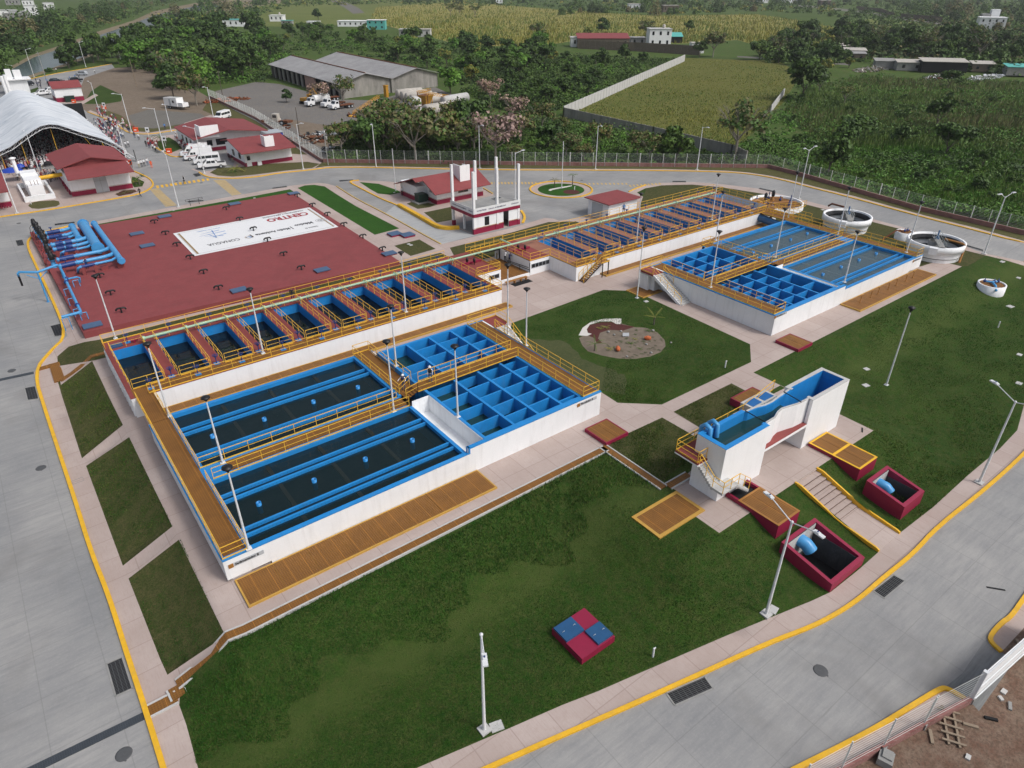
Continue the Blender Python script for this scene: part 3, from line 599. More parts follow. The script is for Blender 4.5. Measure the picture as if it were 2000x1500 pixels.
def tank(mirror):
 sfx = 'A' if mirror else 'B'
 X = (lambda x: 102.75-(x-4.6)*1.012) if mirror else (lambda x: x)
 base = (X(22), 49, 0)
 lab = ('white settling tank on the right beyond the octagonal lawn, with pale grey water' if mirror else
   'large white settling tank in the foreground with bright blue cells and dark green water')
 t = thing('settling_tank', lab, 'water tank', base)
 Sz, Fz = 2.1, 2.6
 def bx(m, x0, y0, z0, x1, y1, z1, mi=0): m.box(X(x0), y0, z0, X(x1), y1, z1, mi)
 m = MB()
 bx(m, 7.7, 38.3, 0, 24.65, 38.52, Sz-.02); bx(m, 4.62, 38.3, .28, 7.7, 38.52, Sz-.02); bx(m, 24.65, 38.3, 0, 39.7, 38.52, Fz-.02)
 bx(m, 39.48, 38.52, 0, 39.7, 57.75, Fz-.02); bx(m, 26.7, 57.62, 0, 39.48, 57.84, Fz-.02); bx(m, 6.3, 59.3, 0, 26.7, 59.5, Sz-.02)
 bx(m, 4.62, 38.52, .28, 4.8, 58.9, Sz-.02); bx(m, 4.98, 38.52, 0, 6.3, 59.3, .6); bx(m, 4.8, 38.52, .28, 6.3, 59.3, 1.2)
 bx(m, 26.5, 57.84, 0, 26.7, 59.3, Sz-.02)
 m.build('outer_wall', M['white'], t)
 m = MB(); bx(m, 24.62, 38.78, .3, 24.66, 47.5, Sz-.06); bx(m, 26.44, 38.78, .3, 26.5, 47.5, Fz-.06); bx(m, 24.66, 47.5, .3, 26.44, 47.55, Fz-.06); bx(m, 24.66, 38.78, .25, 26.44, 47.5, .9)
 m.build('overflow_channel', M['white'], t)
 m = MB()
 for (x0, x1, z) in ((4.60, 24.7, Sz), (24.7, 39.72, Fz)): bx(m, x0, 38.28, z-.10, x1, 38.66, z)
 bx(m, 24.66, 38.27, Sz-.1, 24.84, 38.67, Fz)
 bx(m, 6.3, 38.66, .3, 6.64, 59.1, Sz-.003); bx(m, 24.3, 38.66, .3, 24.62, 47.5, Sz-.003); bx(m, 24.42, 49.7, .3, 24.75, 59.1, Sz-.003)
 bx(m, 6.3, 59.1, .3, 26.7, 59.52, Sz); bx(m, 6.64, 47.45, .3, 24.3, 47.9, Sz-.006); bx(m, 6.64, 49.4, .3, 24.42, 49.7, Sz-.006); bx(m, 6.64, 47.9, 1.2, 8.3, 49.4, Sz-.01)
 bx(m, 6.64, 38.66, .3, 24.3, 38.70, Sz-.1)
 bx(m, 26.5, 38.66, .3, 26.78, 48.45, Fz-.003); bx(m, 26.5, 50.2, .3, 26.78, 57.6, Fz-.003); bx(m, 26.5, 57.55, .3, 37.6, 57.86, Fz); bx(m, 26.78, 38.66, .3, 37.5, 38.9, Fz-.004)
 bx(m, 26.78, 48.4, .3, 37.5, 48.6, Fz-.5); bx(m, 26.78, 50.05, .3, 37.5, 50.24, Fz-.2); bx(m, 37.4, 38.9, .3, 37.7, 57.55, Fz-.005)
 bx(m, 39.5, 38.66, Fz-.1, 39.74, 55.3, Fz-.004); bx(m, 37.7, 57.5, Fz-.1, 39.7, 57.87, Fz-.002); bx(m, 4.58, 38.66, Sz-.1, 4.82, 58.8, Sz-.004)
 m.build('blue_lining', M['blue'], t)
 def baffle(x0, y0, x1, y1, z=Fz-.02): slab('baffle_wall', [(X(x0), y0, .3, X(x1), y1, z)], 'blue', t)
 for x in (29.85, 32.6, 35.32): baffle(x-.12, 38.9, x+.12, 48.4); baffle(x-.12, 50.24, x+.12, 57.55)
 cols = [(26.78, 29.73), (29.97, 32.48), (32.72, 35.2), (35.44, 37.4)]
 low = [(41.0, 43.46, 45.85), (40.42, 42.36, 44.27, 46.2), (40.5, 42.4, 44.27, 46.28), (39.45, 41.2, 42.92, 44.63, 46.4)]
 up = [(51.9, 53.5), (51.75, 53.9, 55.9), (51.87, 53.83, 55.87), (51.96, 53.62, 55.42)]
 if mirror: low[0] = (41.5, 44.7); up[0] = (53.6,)
 for (x0, x1), l, u in zip(cols, low, up):
  for y in l: baffle(x0, y-.07, x1, y+.07, Fz-.1)
  for y in u: baffle(x0, y-.07, x1, y+.07, Fz-.1)
 slab('grating_deck', [(X(4.82), 38.7, Sz-.06, X(6.3), 58.75, Sz+.03)], 'grate', t)
 slab('grating_deck', [(X(8.3), 47.95, Sz-.06, X(24.4), 49.35, Sz+.02)], 'grate', t)
 slab('grating_deck', [(X(24.8), 49.6, Sz-.06, X(26.45), 59.05, Sz+.02), (X(24.8), 59.05, Sz-.06, X(26.45), 60.0, Sz+.02)], 'grate', t)
 slab('grating_deck', [(X(25.9), 48.62, Fz-.08, X(37.7), 50.02, Fz+.02)], 'grate', t)
 slab('grating_deck', [(X(37.72), 38.7, Fz-.08, X(39.46), 57.45, Fz+.02)], 'grate', t)
 slab('grating_deck', [(X(4.75), 58.8, Sz-.1, X(6.25), 64.3, Sz+.06)], 'grate', t)
 slab('deck_beam', [(X(4.8), 58.76, Sz-.02, X(6.3), 58.84, Sz+.02), (X(4.9), 59.3, 0, X(5.15), 59.6, Sz-.1), (X(5.9), 59.3, 0, X(6.15), 59.6, Sz-.1)], 'black', t)
 for (y0, y1, xe) in ((55.58, 56.65, 24.42), (51.2, 52.02, 24.42), (44.5, 45.42, 24.3), (39.93, 40.84, 24.3)):
  m = MB(); bx(m, 6.64, y0, 1.55, xe, y0+.17, 2.0); bx(m, 6.64, y1-.17, 1.55, xe, y1, 2.0); bx(m, 6.64, y0+.17, 1.5, xe, y1-.17, 1.62, 0)
  for i in range(60):
   x = 6.9+i*.29
   if x < xe-.2: bx(m, x, y0-.004, 1.82, x+.05, y0+.001, 1.88, 1); bx(m, x, y1-.176, 1.82, x+.05, y1-.168, 1.88, 1)
  m.build('collecting_trough', [M['blue'], M['bluedark']], t)
 for (x, y) in ((8.6, 54), (13.1, 53.9), (17.8, 54), (22.3, 53.9), (8.7, 42.9), (13.15, 43), (17.62, 43.05), (22.06, 43.05)):
  m = MB(); m.lathe(X(x), y, [(.2, 1.0), (.2, 2.0), (.15, 2.0), (.15, 1.5)], 12, 0, True); m.disc(X(x), y, 1.5, .15, 12, 1)
  m.build('pipe_stub', [M['blue'], M['dark']], t)
 for (x, y0, y1) in ((10.9, 38.75, 47.4), (15.4, 38.75, 47.4), (19.9, 38.75, 47.4), (10.9, 49.75, 59.0), (15.4, 49.75, 59.0), (19.9, 49.75, 59.0)):
  slab('submerged_pipe', [(X(x-.16), y0, 1.42, X(x+.16), y1, 1.64)], 'wood' if not mirror else 'lightconc', t)
 slab('tank_floor', [(X(6.64), 38.7, .1, X(24.3), 47.45, .3 if not mirror else .3), (X(6.64), 49.7, .1, X(24.42), 59.1, .3), (X(26.78), 38.9, .1, X(37.4), 57.6, .31)], 'darkconc', t)
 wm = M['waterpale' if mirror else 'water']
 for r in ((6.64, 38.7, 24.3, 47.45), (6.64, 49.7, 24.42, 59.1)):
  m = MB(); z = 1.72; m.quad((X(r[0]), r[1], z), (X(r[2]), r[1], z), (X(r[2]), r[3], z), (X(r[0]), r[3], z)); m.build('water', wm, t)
 for ci, (x0, x1) in enumerate(cols):
  for (y0, y1) in ((38.9, 48.4), (50.24, 57.55)):
   z = 1.35 if ci == 0 else 1.25-.12*ci
   m = MB(); m.quad((X(x0), y0, z), (X(x1), y0, z), (X(x1), y1, z), (X(x0), y1, z)); m.build('water', M['watergreen' if ci == 0 else 'waterdark'], t)
 m = MB()
 for i in range(4): bx(m, 24.75+i*.28, 48.7, Sz+.02+i*.11, 25.05+i*.28, 49.5, Sz+.10+i*.11)
 m.build('short_stair', M['grate'], t)
 m = MB(); bx(m, 39.72, 55.4, Fz-.25, 41.6, 57.85, Fz-.01); m.build('stair_landing', M['maroon'], t)
 m = MB(); bx(m, 39.75, 55.42, Fz-.4, 41.62, 57.86, Fz-.25)
 n = 15
 for i in range(n):
  z = Fz-(i+1)*Fz/(n+1); y1 = 55.4-i*.345; bx(m, 39.76, y1-.36, max(0, z-.32), 41.4, y1, z)
 m.build('concrete_stair', M['lightconc'], t)
 m = MB(); bx(m, 41.0, 56.2, 0, 41.5, 57.7, Fz-.4); bx(m, 39.75, 55.5, 0, 41.0, 57.7, Fz-.4)
 for xx in (41.4, 41.52):
  m.add([(X(xx), 55.45, Fz-.02), (X(xx), 50.3, .05), (X(xx), 50.3, 0), (X(xx), 51.0, 0), (X(xx), 55.45, Fz-.45)], [(0, 1, 2, 3, 4)])
 m.add([(X(41.4), 55.45, Fz-.02), (X(41.4), 50.3, .05), (X(41.52), 50.3, .05), (X(41.52), 55.45, Fz-.02)], [(0, 1, 2, 3)])
 m.build('stair_wall', M['white'], t)
 r = lambda pts, **kw: railing('railing', [(X(p[0]), p[1], p[2]) for p in pts], t, **kw)
 r([(4.7, 63.5, Sz), (4.7, 38.42, Sz), (6.35, 38.42, Sz)]); r([(6.4, 38.5, Sz), (6.4, 47.7, Sz)])
 r([(6.4, 59.2, Sz), (6.4, 49.62, Sz), (24.2, 49.62, Sz)]); r([(6.85, 47.6, Sz), (24.4, 47.6, Sz)]); r([(6.25, 63.9, Sz), (6.25, 59.9, Sz)])
 r([(24.72, 50.0, Sz), (24.72, 59.8, Sz), (26.5, 59.8, Sz), (26.5, 54.2, Sz)]); r([(26.55, 54.0, Sz+.3), (26.6, 51.0, Sz+.3)], toe=False)
 r([(26.9, 50.15, Fz), (38.0, 50.15, Fz)]); r([(25.9, 48.5, Fz), (37.65, 48.5, Fz)]); r([(24.6, 48.45, Sz+.3), (25.9, 48.5, Fz)], toe=False); r([(24.6, 49.75, Sz+.1), (25.9, 50.1, Fz)], toe=False)
 r([(37.66, 38.6, Fz), (37.66, 48.4, Fz)]); r([(37.66, 50.3, Fz), (37.66, 57.7, Fz), (41.55, 57.7, Fz), (41.55, 55.5, Fz)])
 r([(37.66, 38.55, Fz), (39.6, 38.55, Fz), (39.6, 55.2, Fz)]); r([(41.46, 55.4, Fz-.05), (41.46, 50.4, .05)], toe=False, sp=1.5); r([(39.8, 55.3, Fz-.1), (39.8, 53.4, Fz-1.05)], toe=False)
 y = 38.27
 if not mirror: data = (('Sedimentador B', (451, 1105), (513, 1078)), ('Floculador B', (1130, 791), (1164, 776.5)))
 else: data = (('Floculador A', (1514, 620), (1536, 609.6)), ('Sedimentador A', (1784, 510.4), (1799, 503)))
 for txt, pa, pb in data:
  a, b = onY(*pa, y), onY(*pb, y); L = b.x-a.x; z = (a.z+b.z)/2-.02
  m = MB(); m.box(a.x-.17, y-.02, z-.17, a.x+.17, y, z+.17, 0); m.box(a.x+.22, y-.012, z-.15, b.x+.08, y, z+.17, 1)
  m.text(txt, (a.x+.28, y-.018, z-.07), (1, 0, 0), (0, 0, 1), L*1.62/len(txt), 2, 0, .012)
  m.build('sign_board', [M['ochrepipe'], M['cargrey'], M['black']], t)
 return t
TB = tank(False); TA = tank(True)
def pad(x0, y0, x1, y1, h, label, frame='kerb', fw=.12, cols=None, side=None, group=None, T_=None):
 t = thing('grated_cover', label, 'grating', ((x0+x1)/2, (y0+y1)/2, 0), group=group)
 slab('side_wall', [(x0, y0, -.1, x1, y1, h-.03)], side or 'padedge', t)
 m = MB(); m.box(x0, y0, h-.03, x1, y0+fw, h); m.box(x0, y1-fw, h-.03, x1, y1, h); m.box(x0, y0+fw, h-.03, x0+fw, y1-fw, h); m.box(x1-fw, y0+fw, h-.03, x1, y1-fw, h); m.build('frame', M['padedge' if frame == 'kerb' else frame], t)
 n = cols or 1; wx = (x1-x0-2*fw)/n
 for i in range(n): slab('grating_panel', [(x0+fw+i*wx+.01, y0+fw, h-.025, x0+fw+(i+1)*wx-.01, y1-fw, h-.008)], 'grate', t)
 return t
pad(5.0, 35.3, 25.4, 38.2, .16, 'long low ochre grating with yellow edge along the front of the foreground tank', cols=8)
pa_ = pad(81.8, 35.5, 102.0, 38.2, .2, 'long low ochre grating with seven valve posts in front of the right tank', cols=8)
for x in (84.23, 86.78, 88.63, 91.28, 93.37, 95.98, 97.94):
 m = MB(); m.tube((x, 36.9, .2), (x, 36.9, 1.15), .05, n=6); m.tube((x-.32, 36.9, 1.2), (x+.32, 36.9, 1.2), .06, n=6); m.lathe(x, 36.9, [(.12, .2), (.12, .3), (.05, .32)], 8); m.build('valve_post', M['ochrepipe'], pa_)
pad(5.9, 62.9, 48.0, 64.3, .22, 'narrow ochre grating strip at the foot of the left filter wall', cols=12)
pad(64.6, 63.1, 104.4, 64.5, .22, 'narrow ochre grating strip at the foot of the right filter wall', cols=12)
pad(36.6, 34.15, 39.38, 37.0, .35, 'square grating on a crimson base by the corner of the foreground tank', 'maroonband', cols=2, side='maroonband')
pad(66.1, 34.05, 68.9, 37.0, .35, 'square grating on a crimson base by the corner of the right tank', 'maroonband', cols=2, side='maroonband')
pad(51.1, 29.9, 54.6, 31.9, .75, 'crimson box with ochre grating behind the tall white channel', 'maroonband', cols=1, side='maroonband')
pad(31.6, 23.25, 36.8, 26.2, .1, 'flat double ochre grating with yellow frame on the lawn left of the white channel', fw=.28, cols=2)
pad(63.2, 54.8, 66.9, 57.9, .15, 'ochre grating under the stairs of the right tank', cols=1)
pad(38.6, 75.0, 41.8, 83.4, .12, 'square ochre grating between the red roof and the left filters', cols=1) if False else pad(36.2, 80.2, 41.2, 84.4, .12, 'square ochre grating between the red roof and the left filters', fw=.18, cols=1)
def drain(pts, w_, label, mat='grate', z=.085, edge=True):
 t = thing('drain_grating', label, 'drain', (pts[0][0], pts[0][1], 0))
 pts = [Vector(p) for p in resample([tuple(p) for p in pts], 1.0)]
 for (a, b, h, mt, nm) in ((-w_/2, w_/2, z, mat, 'grating'),)+(((w_/2+.02, w_/2+.14, z+.02, 'lightconc', 'edge'), (-w_/2-.14, -w_/2-.02, z+.02, 'lightconc', 'edge')) if edge else ()):
  o = ribbon(pts, a, b, h, nm, M[mt]); bx_ = wloc(t)
  for v in o.data.vertices: v.co -= bx_
  o.parent = t; CH_.setdefault(t.name, []).append(o)
 return t
TX = lambda *q: [tuple(T(*p)[:2]) for p in q]
drain(TX((288,1392),(346,1362)), .75, 'short ochre drain grating crossing the left pavement')
drain(TX((342,1342),(352,1362)), .8, 'short ochre drain grating beside the bottom left lawn')
drain(TX((346,1338),(443,1244))+[(4.2, 33.75), (36.3, 33.9)], .62, 'long ochre drain grating along the front walkway of the foreground tank')
drain([(36.3, 34.3), (36.3, 27.1)], .62, 'ochre drain grating between the two dry lawns left of the white channel'); drain([(36.7, 27.0), (39.3, 27.0)], .6, 'short ochre drain grating ending at the foot of the white channel')
drain(TX((74,722),(108,712)), .7, 'short ochre drain grating crossing the upper left pavement', edge=False); drain(TX((106,710),(117,745)), 1.0, 'wide ochre drain grating turning beside the upper left pavement', edge=False); drain(TX((118,744),(178,697),(207,689)), .6, 'ochre drain grating climbing the upper left lawn', edge=False)
FZ = 2.1
def wheel_stand(name, mb_wheel='bluevalve', h=.95, plate=True):
 m = MB(); m.tube((0, 0, 0), (0, 0, h*.8), .05, n=6); m.lathe(0, 0, [(.02, h*.72), (.13, h*.76), (.15, h*.88), (.05, h*.92)], 8)
 for i in range(12):
  a, b = 2*math.pi*i/12, 2*math.pi*(i+1)/12; m.tube((.27*math.cos(a), .27*math.sin(a), h), (.27*math.cos(b), .27*math.sin(b), h), .028, n=4)
 m.tube((-.27, 0, h), (.27, 0, h), .02, n=4); m.tube((0, -.27, h), (0, .27, h), .02, n=4); m.tube((0, 0, h*.8), (0, 0, h+.1), .03, n=5)
 if plate: m.box(-.28, -.28, 0, .28, .28, .035, 1)
 return m
def filters(kind):
 B = kind == 'B'
 if B: x0, x1, s0, pit, cw = 4.3, 47.35, 4.78, 4.345, 3.02
 else: x0, x1, s0, pit, cw = 60.0, 106.2, 62.6, 4.49, 2.98
 ya, yb, yc, yd = 64.35, 66.2, 75.85, 78.3
 lab = 'long white filter building behind the foreground tank, ten dark water cells between maroon walkways' if B else 'long white filter building at the upper right with ten empty deep blue cells'
 t = thing('filter_building', lab, 'filter building', ((x0+x1)/2, 71, 0))
 cells = [(s0+pit*i, s0+pit*i+cw) for i in range(10)]
 m = MB(); m.box(x0, ya, 0, x1, ya+.25, FZ-.02); m.box(x0, ya+.25, 0, x0+.2, yd, FZ-.02); m.box(x1-.2, ya+.25, 0, x1, yd, FZ-.02); m.box(x0+.2, yd-.2, 0, x1-.2, yd, FZ-.02)
 m.box(x0+.2, ya+.25, 0, x1-.2, yb-.06, FZ-.04); m.box(x0+.2, yc+.06, 0, x1-.2, yd-.2, FZ-.04)
 if B:
  for i in range(12): m.box(x0-.12, 64.6+i*1.1, .05, x0, 64.9+i*1.1, FZ-.25)
 m.build('outer_wall', M['white'], t)
 m = MB(); xs = [x0+.2]+[v for c in cells for v in c]+[x1-.2]
 for i in range(0, len(xs), 2):
  if xs[i+1]-xs[i] > .05: m.box(xs[i], yb-.06, 0, xs[i+1], yc+.06, FZ-.04)
 for a, b in cells: m.box(a, yb-.06, 0, b, yb, FZ-.04); m.box(a, yc, 0, b, yc+.06, FZ-.04)
 m.build('cell_walls', M['blue' if B else 'bluemid'] if B else M['blue'], t)
 m = MB(); m.box(x0-.03, yc+.02, FZ-.04, x1+.03, yd+.03, FZ)
 for i in range(0, len(xs), 2):
  a = xs[i]-(.23 if i == 0 else -.02); b = xs[i+1]+(.23 if i == len(xs)-2 else -.02)
  if b > a: m.box(a, yb-.05, FZ-.04, b, yc+.02, FZ)
 m.box(x0-.03, ya-.03, FZ-.04, x0+.35, yb-.05, FZ); m.box(x1-.35, ya-.03, FZ-.04, x1+.03, yb-.05, FZ); m.box(x0+.35, ya-.03, FZ-.04, x1-.35, ya+.05, FZ)
 m.build('maroon_deck', M['maroon' if B else 'salmon'], t)
 slab('grating_deck', [(x0+.35, ya+.05, FZ-.04, x1-.35, yb-.05, FZ+.01)], 'grate', t)
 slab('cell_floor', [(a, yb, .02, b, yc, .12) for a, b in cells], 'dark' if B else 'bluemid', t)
 if B:
  for a, b in cells:
   m = MB(); z = .95; m.quad((a, yb, z), (b, yb, z), (b, yc, z), (a, yc, z)); m.build('water', M['waterdark'], t)
 else:
  for a, b in cells:
   m = MB(); z = .3; m.quad((a, yb, z), (b, yb, z), (b, yc, z), (a, yc, z)); m.build('water', M['water'], t)
 for a, b in cells:
  railing('cell_railing', [(a-.05, yb-.02, FZ), (a-.05, yc+.25, FZ), (b+.05, yc+.25, FZ), (b+.05, yb-.02, FZ)], t, sp=1.6, toe=False)
  railing('cell_railing', [(a+.1, yb-.12, FZ), (b-.1, yb-.12, FZ)], t, sp=1.5)
 if B: railing('railing', [(x0+1.6, ya+.05, FZ), (x1, ya+.05, FZ), (x1, 69.8, FZ)], t, sp=2.0); railing('railing', [(x0+.05, yd-1.6, FZ), (x0+.05, yd, FZ), (x1+.3, yd, FZ)], t, sp=2.2)
 else: railing('railing', [(60.05, 69.9, FZ), (60.05, ya+.05, FZ), (63.4, ya+.05, FZ)], t, sp=2.0); railing('railing', [(65.0, ya+.05, FZ), (102.5, ya+.05, FZ)], t, sp=2.0); railing('railing', [(57.8, yd, FZ), (x1, yd, FZ), (x1, yd-2.2, FZ)], t, sp=2.2)
 pv = wheel_stand('v').build('valve_stand', [M['bluevalve'], M['blue']], t, local=True); first = True
 def put(x, y, z=FZ+.01):
  nonlocal first
  o = pv if first else link(pv.copy(), t)
  first = False; l = wloc(t); o.location = (x-l.x, y-l.y, z-l.z)
 for i, (a, b) in enumerate(cells):
  put((a+b)/2, ya+.95)
  if i < 9: put(b+.65, yb+.25)
  put((a+b)/2+.3, yd-1.35)
  m = MB(); m.box(a+.1, yc+.5, FZ, a+1.25, yc+1.45, FZ+.13); m.build('hatch', M['bluedark'], t)
  m = MB(); c = (a+b)/2+.9; m.tube((c-.35, yc+.75, FZ+.28), (c+.35, yc+.75, FZ+.28), .13, n=8); m.box(c-.1, yc+.6, FZ, c+.1, yc+.9, FZ+.3); m.build('motor', M['rust' if not B else 'maroonband'], t)
 if B: wa, wb = 47.35, 51.4
 else: wa, wb = 56.4, 60.0
 m = MB(); m.box(wa, 70.0, 0, wb, 78.28, FZ-.03); m.build('wing', M['white'], t)
 slab('wing_roof', [(wa-.02, 69.97, FZ-.03, wb+.02, 78.31, FZ+.004)], 'maroon', t)
 wx0, wx1 = (49.4, 51.1) if B else (56.7, 59.9)
 m = MB(); m.box(wx0, 69.96, 1.0, wx1, 70.0, 1.55, 0); n = 2 if B else 5
 for i in range(n+1): x = wx0+(wx1-wx0)*i/n; m.box(x-.03, 69.94, .98, x+.03, 70.0, 1.57, 1)
 m.box(wx0, 69.94, .96, wx1, 69.99, 1.0, 1); m.box(wx0, 69.94, 1.55, wx1, 69.99, 1.59, 1); m.build('window_band', [M['glass'], M['cargrey']], t)
 if B: railing('railing', [(47.5, 70.05, FZ), (51.3, 70.05, FZ), (51.3, 76.3, FZ)], t)
 else: railing('railing', [(56.5, 77.0, FZ), (56.5, 70.05, FZ), (60.0, 70.05, FZ)], t)
 m = MB(); cx = (wa+wb)/2; m.box(wa+.3, 74.0, FZ+.05, wb-.4, 74.25, FZ+.3); m.build('beam', M['maroonband'], t)
 for dx, dy in ((-.6, .6), (.1, -.1)):
  m = MB(); m.lathe(cx+dx, 73.6+dy, [(.06, 0), (.06, .35), (.17, .4), (.2, .75), (.12, .95), (.02, 1.0)], 8, 0, True, FZ); m.build('hoist_motor', M['black'], t)
 return t
FB = filters('B'); FA = filters('A')
t = thing('footbridge', 'ochre grated footbridge with yellow railings linking the two filter buildings', 'bridge', (54, 77.8, 0))
slab('grating_deck', [(51.4, 77.0, FZ-.12, 56.4, 78.4, FZ)], 'grate', t); railing('railing', [(51.3, 78.4, FZ), (58.0, 78.4, FZ)], t, h=1.15); railing('railing', [(51.3, 77.05, FZ), (56.3, 77.05, FZ)], t)
slab('steel_frame', [(51.4, 76.9, FZ-.3, 56.4, 77.05, FZ-.12), (51.4, 78.35, FZ-.3, 56.4, 78.45, FZ-.12), (51.45, 76.92, 0, 51.6, 77.04, FZ-.3), (56.2, 76.92, 0, 56.36, 77.04, FZ-.3)], 'black', t)
t = thing('loading_platform', 'low ochre platform between the two filter wings with white front edge', 'platform', (54, 73, 0))
slab('white_base', [(51.45, 69.9, 0, 56.35, 77.0, .42)], 'white', t); slab('grating_deck', [(51.5, 70.1, .42, 56.3, 77.0, .47)], 'grate', t)
t = thing('bench', 'low ochre bench on a black mat below the loading platform', 'bench', (53.2, 69.0, 0))
slab('seat', [(51.5, 68.9, .40, 55.2, 69.35, .46)], 'ochrepipe', t)
for x in (51.8, 53.0, 54.1, 55.0): slab('leg', [(x, 68.95, 0, x+.1, 69.3, .40)], 'ochrepipe', t)
slab('mat', [(52.3, 68.0, .004, 55.4, 69.1, .016)], 'dark', t)
m = MB(); m.tube((55.6, 74.6, 1.1), (56.35, 70.2, 1.1), .05, n=6); m.tube((55.9, 74.6, .8), (56.4, 70.0, .8), .05, n=6); m.tube((56.4, 70.0, 0), (56.4, 70.0, 1.9), .06, n=6); m.tube((56.2, 75, .47), (56.2, 75, 1.2), .04, n=4); m.tube((55.8, 71.5, .47), (55.8, 71.5, 1.2), .04, n=4)
solo(m, 'pipe_bracket', M['black'], 'black pipe run along the white wing wall beside the loading platform', 'pipe', (0, 0, 0))
def green(x0, x1, label, extra=None):
 t = thing('air_pipe', label, 'pipe', (x0, 75.0, FZ)); z = FZ+.72
 m = MB(); m.tube((x0, 75.35, z), (x1, 75.35, z), .14, n=10)
 if extra: m.tube((57.3, 75.35, z), (57.3, 78.1, z), .14, n=10)
 m.build('pipe', M['palegreen'], t)
 return t
ga = green(7.9, 62.0, 'long pale green pipe running over the left filters and the footbridge', True); gb = green(63.5, 103.0, 'pale green pipe running over the right filters')
for g, s, pt, a in ((ga, 4.78, 4.345, 10), (gb, 62.6, 4.49, 9)):
 for i in range(a):
  x = s+pt*i+3.25+(pt if g is gb and False else 0)
  m = MB(); m.tube((x-.12, 75.35, FZ+.72), (x+.12, 75.35, FZ+.72), .24, n=10); m.tube((x, 75.35, FZ+.72), (x, 75.9, FZ+.5), .1, n=6); m.lathe(x, 75.9, [(.16, 0), (.18, .3), (.06, .5)], 8, 0, True, FZ+.3); m.tube((x, 75.35, FZ), (x, 75.35, FZ+.6), .05, n=5); m.build('flange', M['palegreen'], g)
t = thing('steel_stair', 'yellow steel stair with black stringers climbing to the right filters', 'stairs', (61.8, 63.8, 0))
for i in range(10): slab('tread', [(60.6+i*.3, 63.35, .2+i*.19, 60.9+i*.3, 64.25, .24+i*.19)], 'grate', t)
slab('platform', [(63.6, 63.3, FZ-.06, 65.2, 64.3, FZ)], 'ochrepipe', t)
m = MB()
for y in (63.32, 64.28): m.hexa([(60.45, y-.03, 0), (60.75, y-.03, 0), (60.75, y+.03, 0), (60.45, y+.03, 0)], [(63.5, y-.03, FZ-.12), (63.8, y-.03, FZ-.12), (63.8, y+.03, FZ-.12), (63.5, y+.03, FZ-.12)])
for x in (64.0, 65.1): m.tube((x, 63.35, 0), (x, 63.35, FZ-.05), .08, n=6)
m.build('steel_frame', M['black'], t)
for y in (63.3, 64.3): railing('handrail', [(60.5, y, .1), (63.6, y, FZ)], t, sp=1.0, toe=False)
railing('handrail', [(63.6, 63.3, FZ), (65.2, 63.3, FZ), (65.2, 64.3, FZ)], t, sp=1.0)
m = MB(); m.tube((101.3, 64.5, 1.3), (101.0, 59.4, 1.0), .62, n=20); solo(m, 'large_pipe', M['bluedark'], 'thick dark blue pipe joining the right filters and the right tank', 'pipe', (0, 0, 0))
t = thing('footbridge', 'ochre footbridge from the right filters past the valve well to the right tank', 'bridge', (104, 62, 0))
slab('grating_deck', [(102.9, 59.4, 2.0, 104.3, 66.0, 2.12)], 'grate', t); railing('railing', [(102.9, 64.2, 2.12), (102.9, 59.4, 2.12)], t); railing('railing', [(104.35, 66.0, 2.12), (104.35, 57.0, 2.12)], t, sp=1.2)
slab('support', [(103.0, 63.3, 0, 103.3, 63.6, 2.0), (103.9, 60.0, 0, 104.2, 60.3, 2.0)], 'ochrepipe', t)
RZ = .7
rc = [(3.3, 85.9), (43.7, 84.2), (45.3, 128.7), (2.7, 128.9)]
t = thing('reservoir', 'broad low reservoir with a flat dark red roof beside the left filters', 'reservoir', (24, 106, 0))
m = MB(); m.prism(rc, -.6, RZ-.06); m.build('side_wall', M['maroonroof'], t)
m = MB(); m.prism(rc, RZ-.06, RZ); m.build('roof_slab', M['maroonroof'], t)
r5 = Z5 = lambda x, y: (x/3.572, 350+y/3.572)
r6 = lambda x, y: (500+x/3.572, 350+y/3.572)
def vent_mb():
 m = MB(); m.tube((0, 0, 0), (0, 0, .62), .13, n=8); m.pipe([(-.78, 0, .42), (-.72, 0, .62), (-.5, 0, .74), (.5, 0, .74), (.72, 0, .62), (.78, 0, .42)], .15, 8); return m
v0 = thing('roof_vent', 'x', 'vent', (0, 0, 0), group='black T-shaped vents on the red reservoir roof'); vent_mb().build('vent_pipe', M['black'], v0, local=True)
m = MB(); m.lathe(0, 0, [(.22, 0), (.22, .05), (.13, .06)], 8); m.build('collar', M['black'], v0, local=True)
vp = [(1080,308),(1157,388),(1237,468),(1330,558),(1423,660),(1527,772),(700,688),(775,808),(850,930)]; vp = [r5(*p) for p in vp]
vp += [r5(1580,215), r5(1675,290)]+[r6(*p) for p in ((290,125),(395,192),(500,256),(615,328),(747,412),(883,500),(82,435),(195,535),(318,632))]+[r5(1770,360)]
names = ['first vent of the left row, nearest the grass edge at the back', 'second vent of the left row on the red roof', 'third vent of the left row, by the banner corner', 'vent beside the near left corner of the white banner', 'vent between the banner and the near roof edge', 'vent next to the hatch at the near roof edge',
   'vent just right of the blue pipework on the red roof', 'lone vent near the left side of the red roof', 'lone vent nearest the left front corner of the red roof',
   'vent touching the back edge hatch of the red roof', 'vent standing at the back edge of the white banner', 'vent at the far back corner of the red roof', 'vent on the right roof edge, second from the back', 'vent on the right roof edge near the banner end',
   'vent right of the banner end on the red roof', 'vent on the right roof edge before the last one', 'vent beside the hatch at the right front corner', 'vent standing at the near edge of the white banner', 'vent in front of the middle of the banner', 'vent beside the big hatch near the filters', 'vent standing in the middle of the white banner']
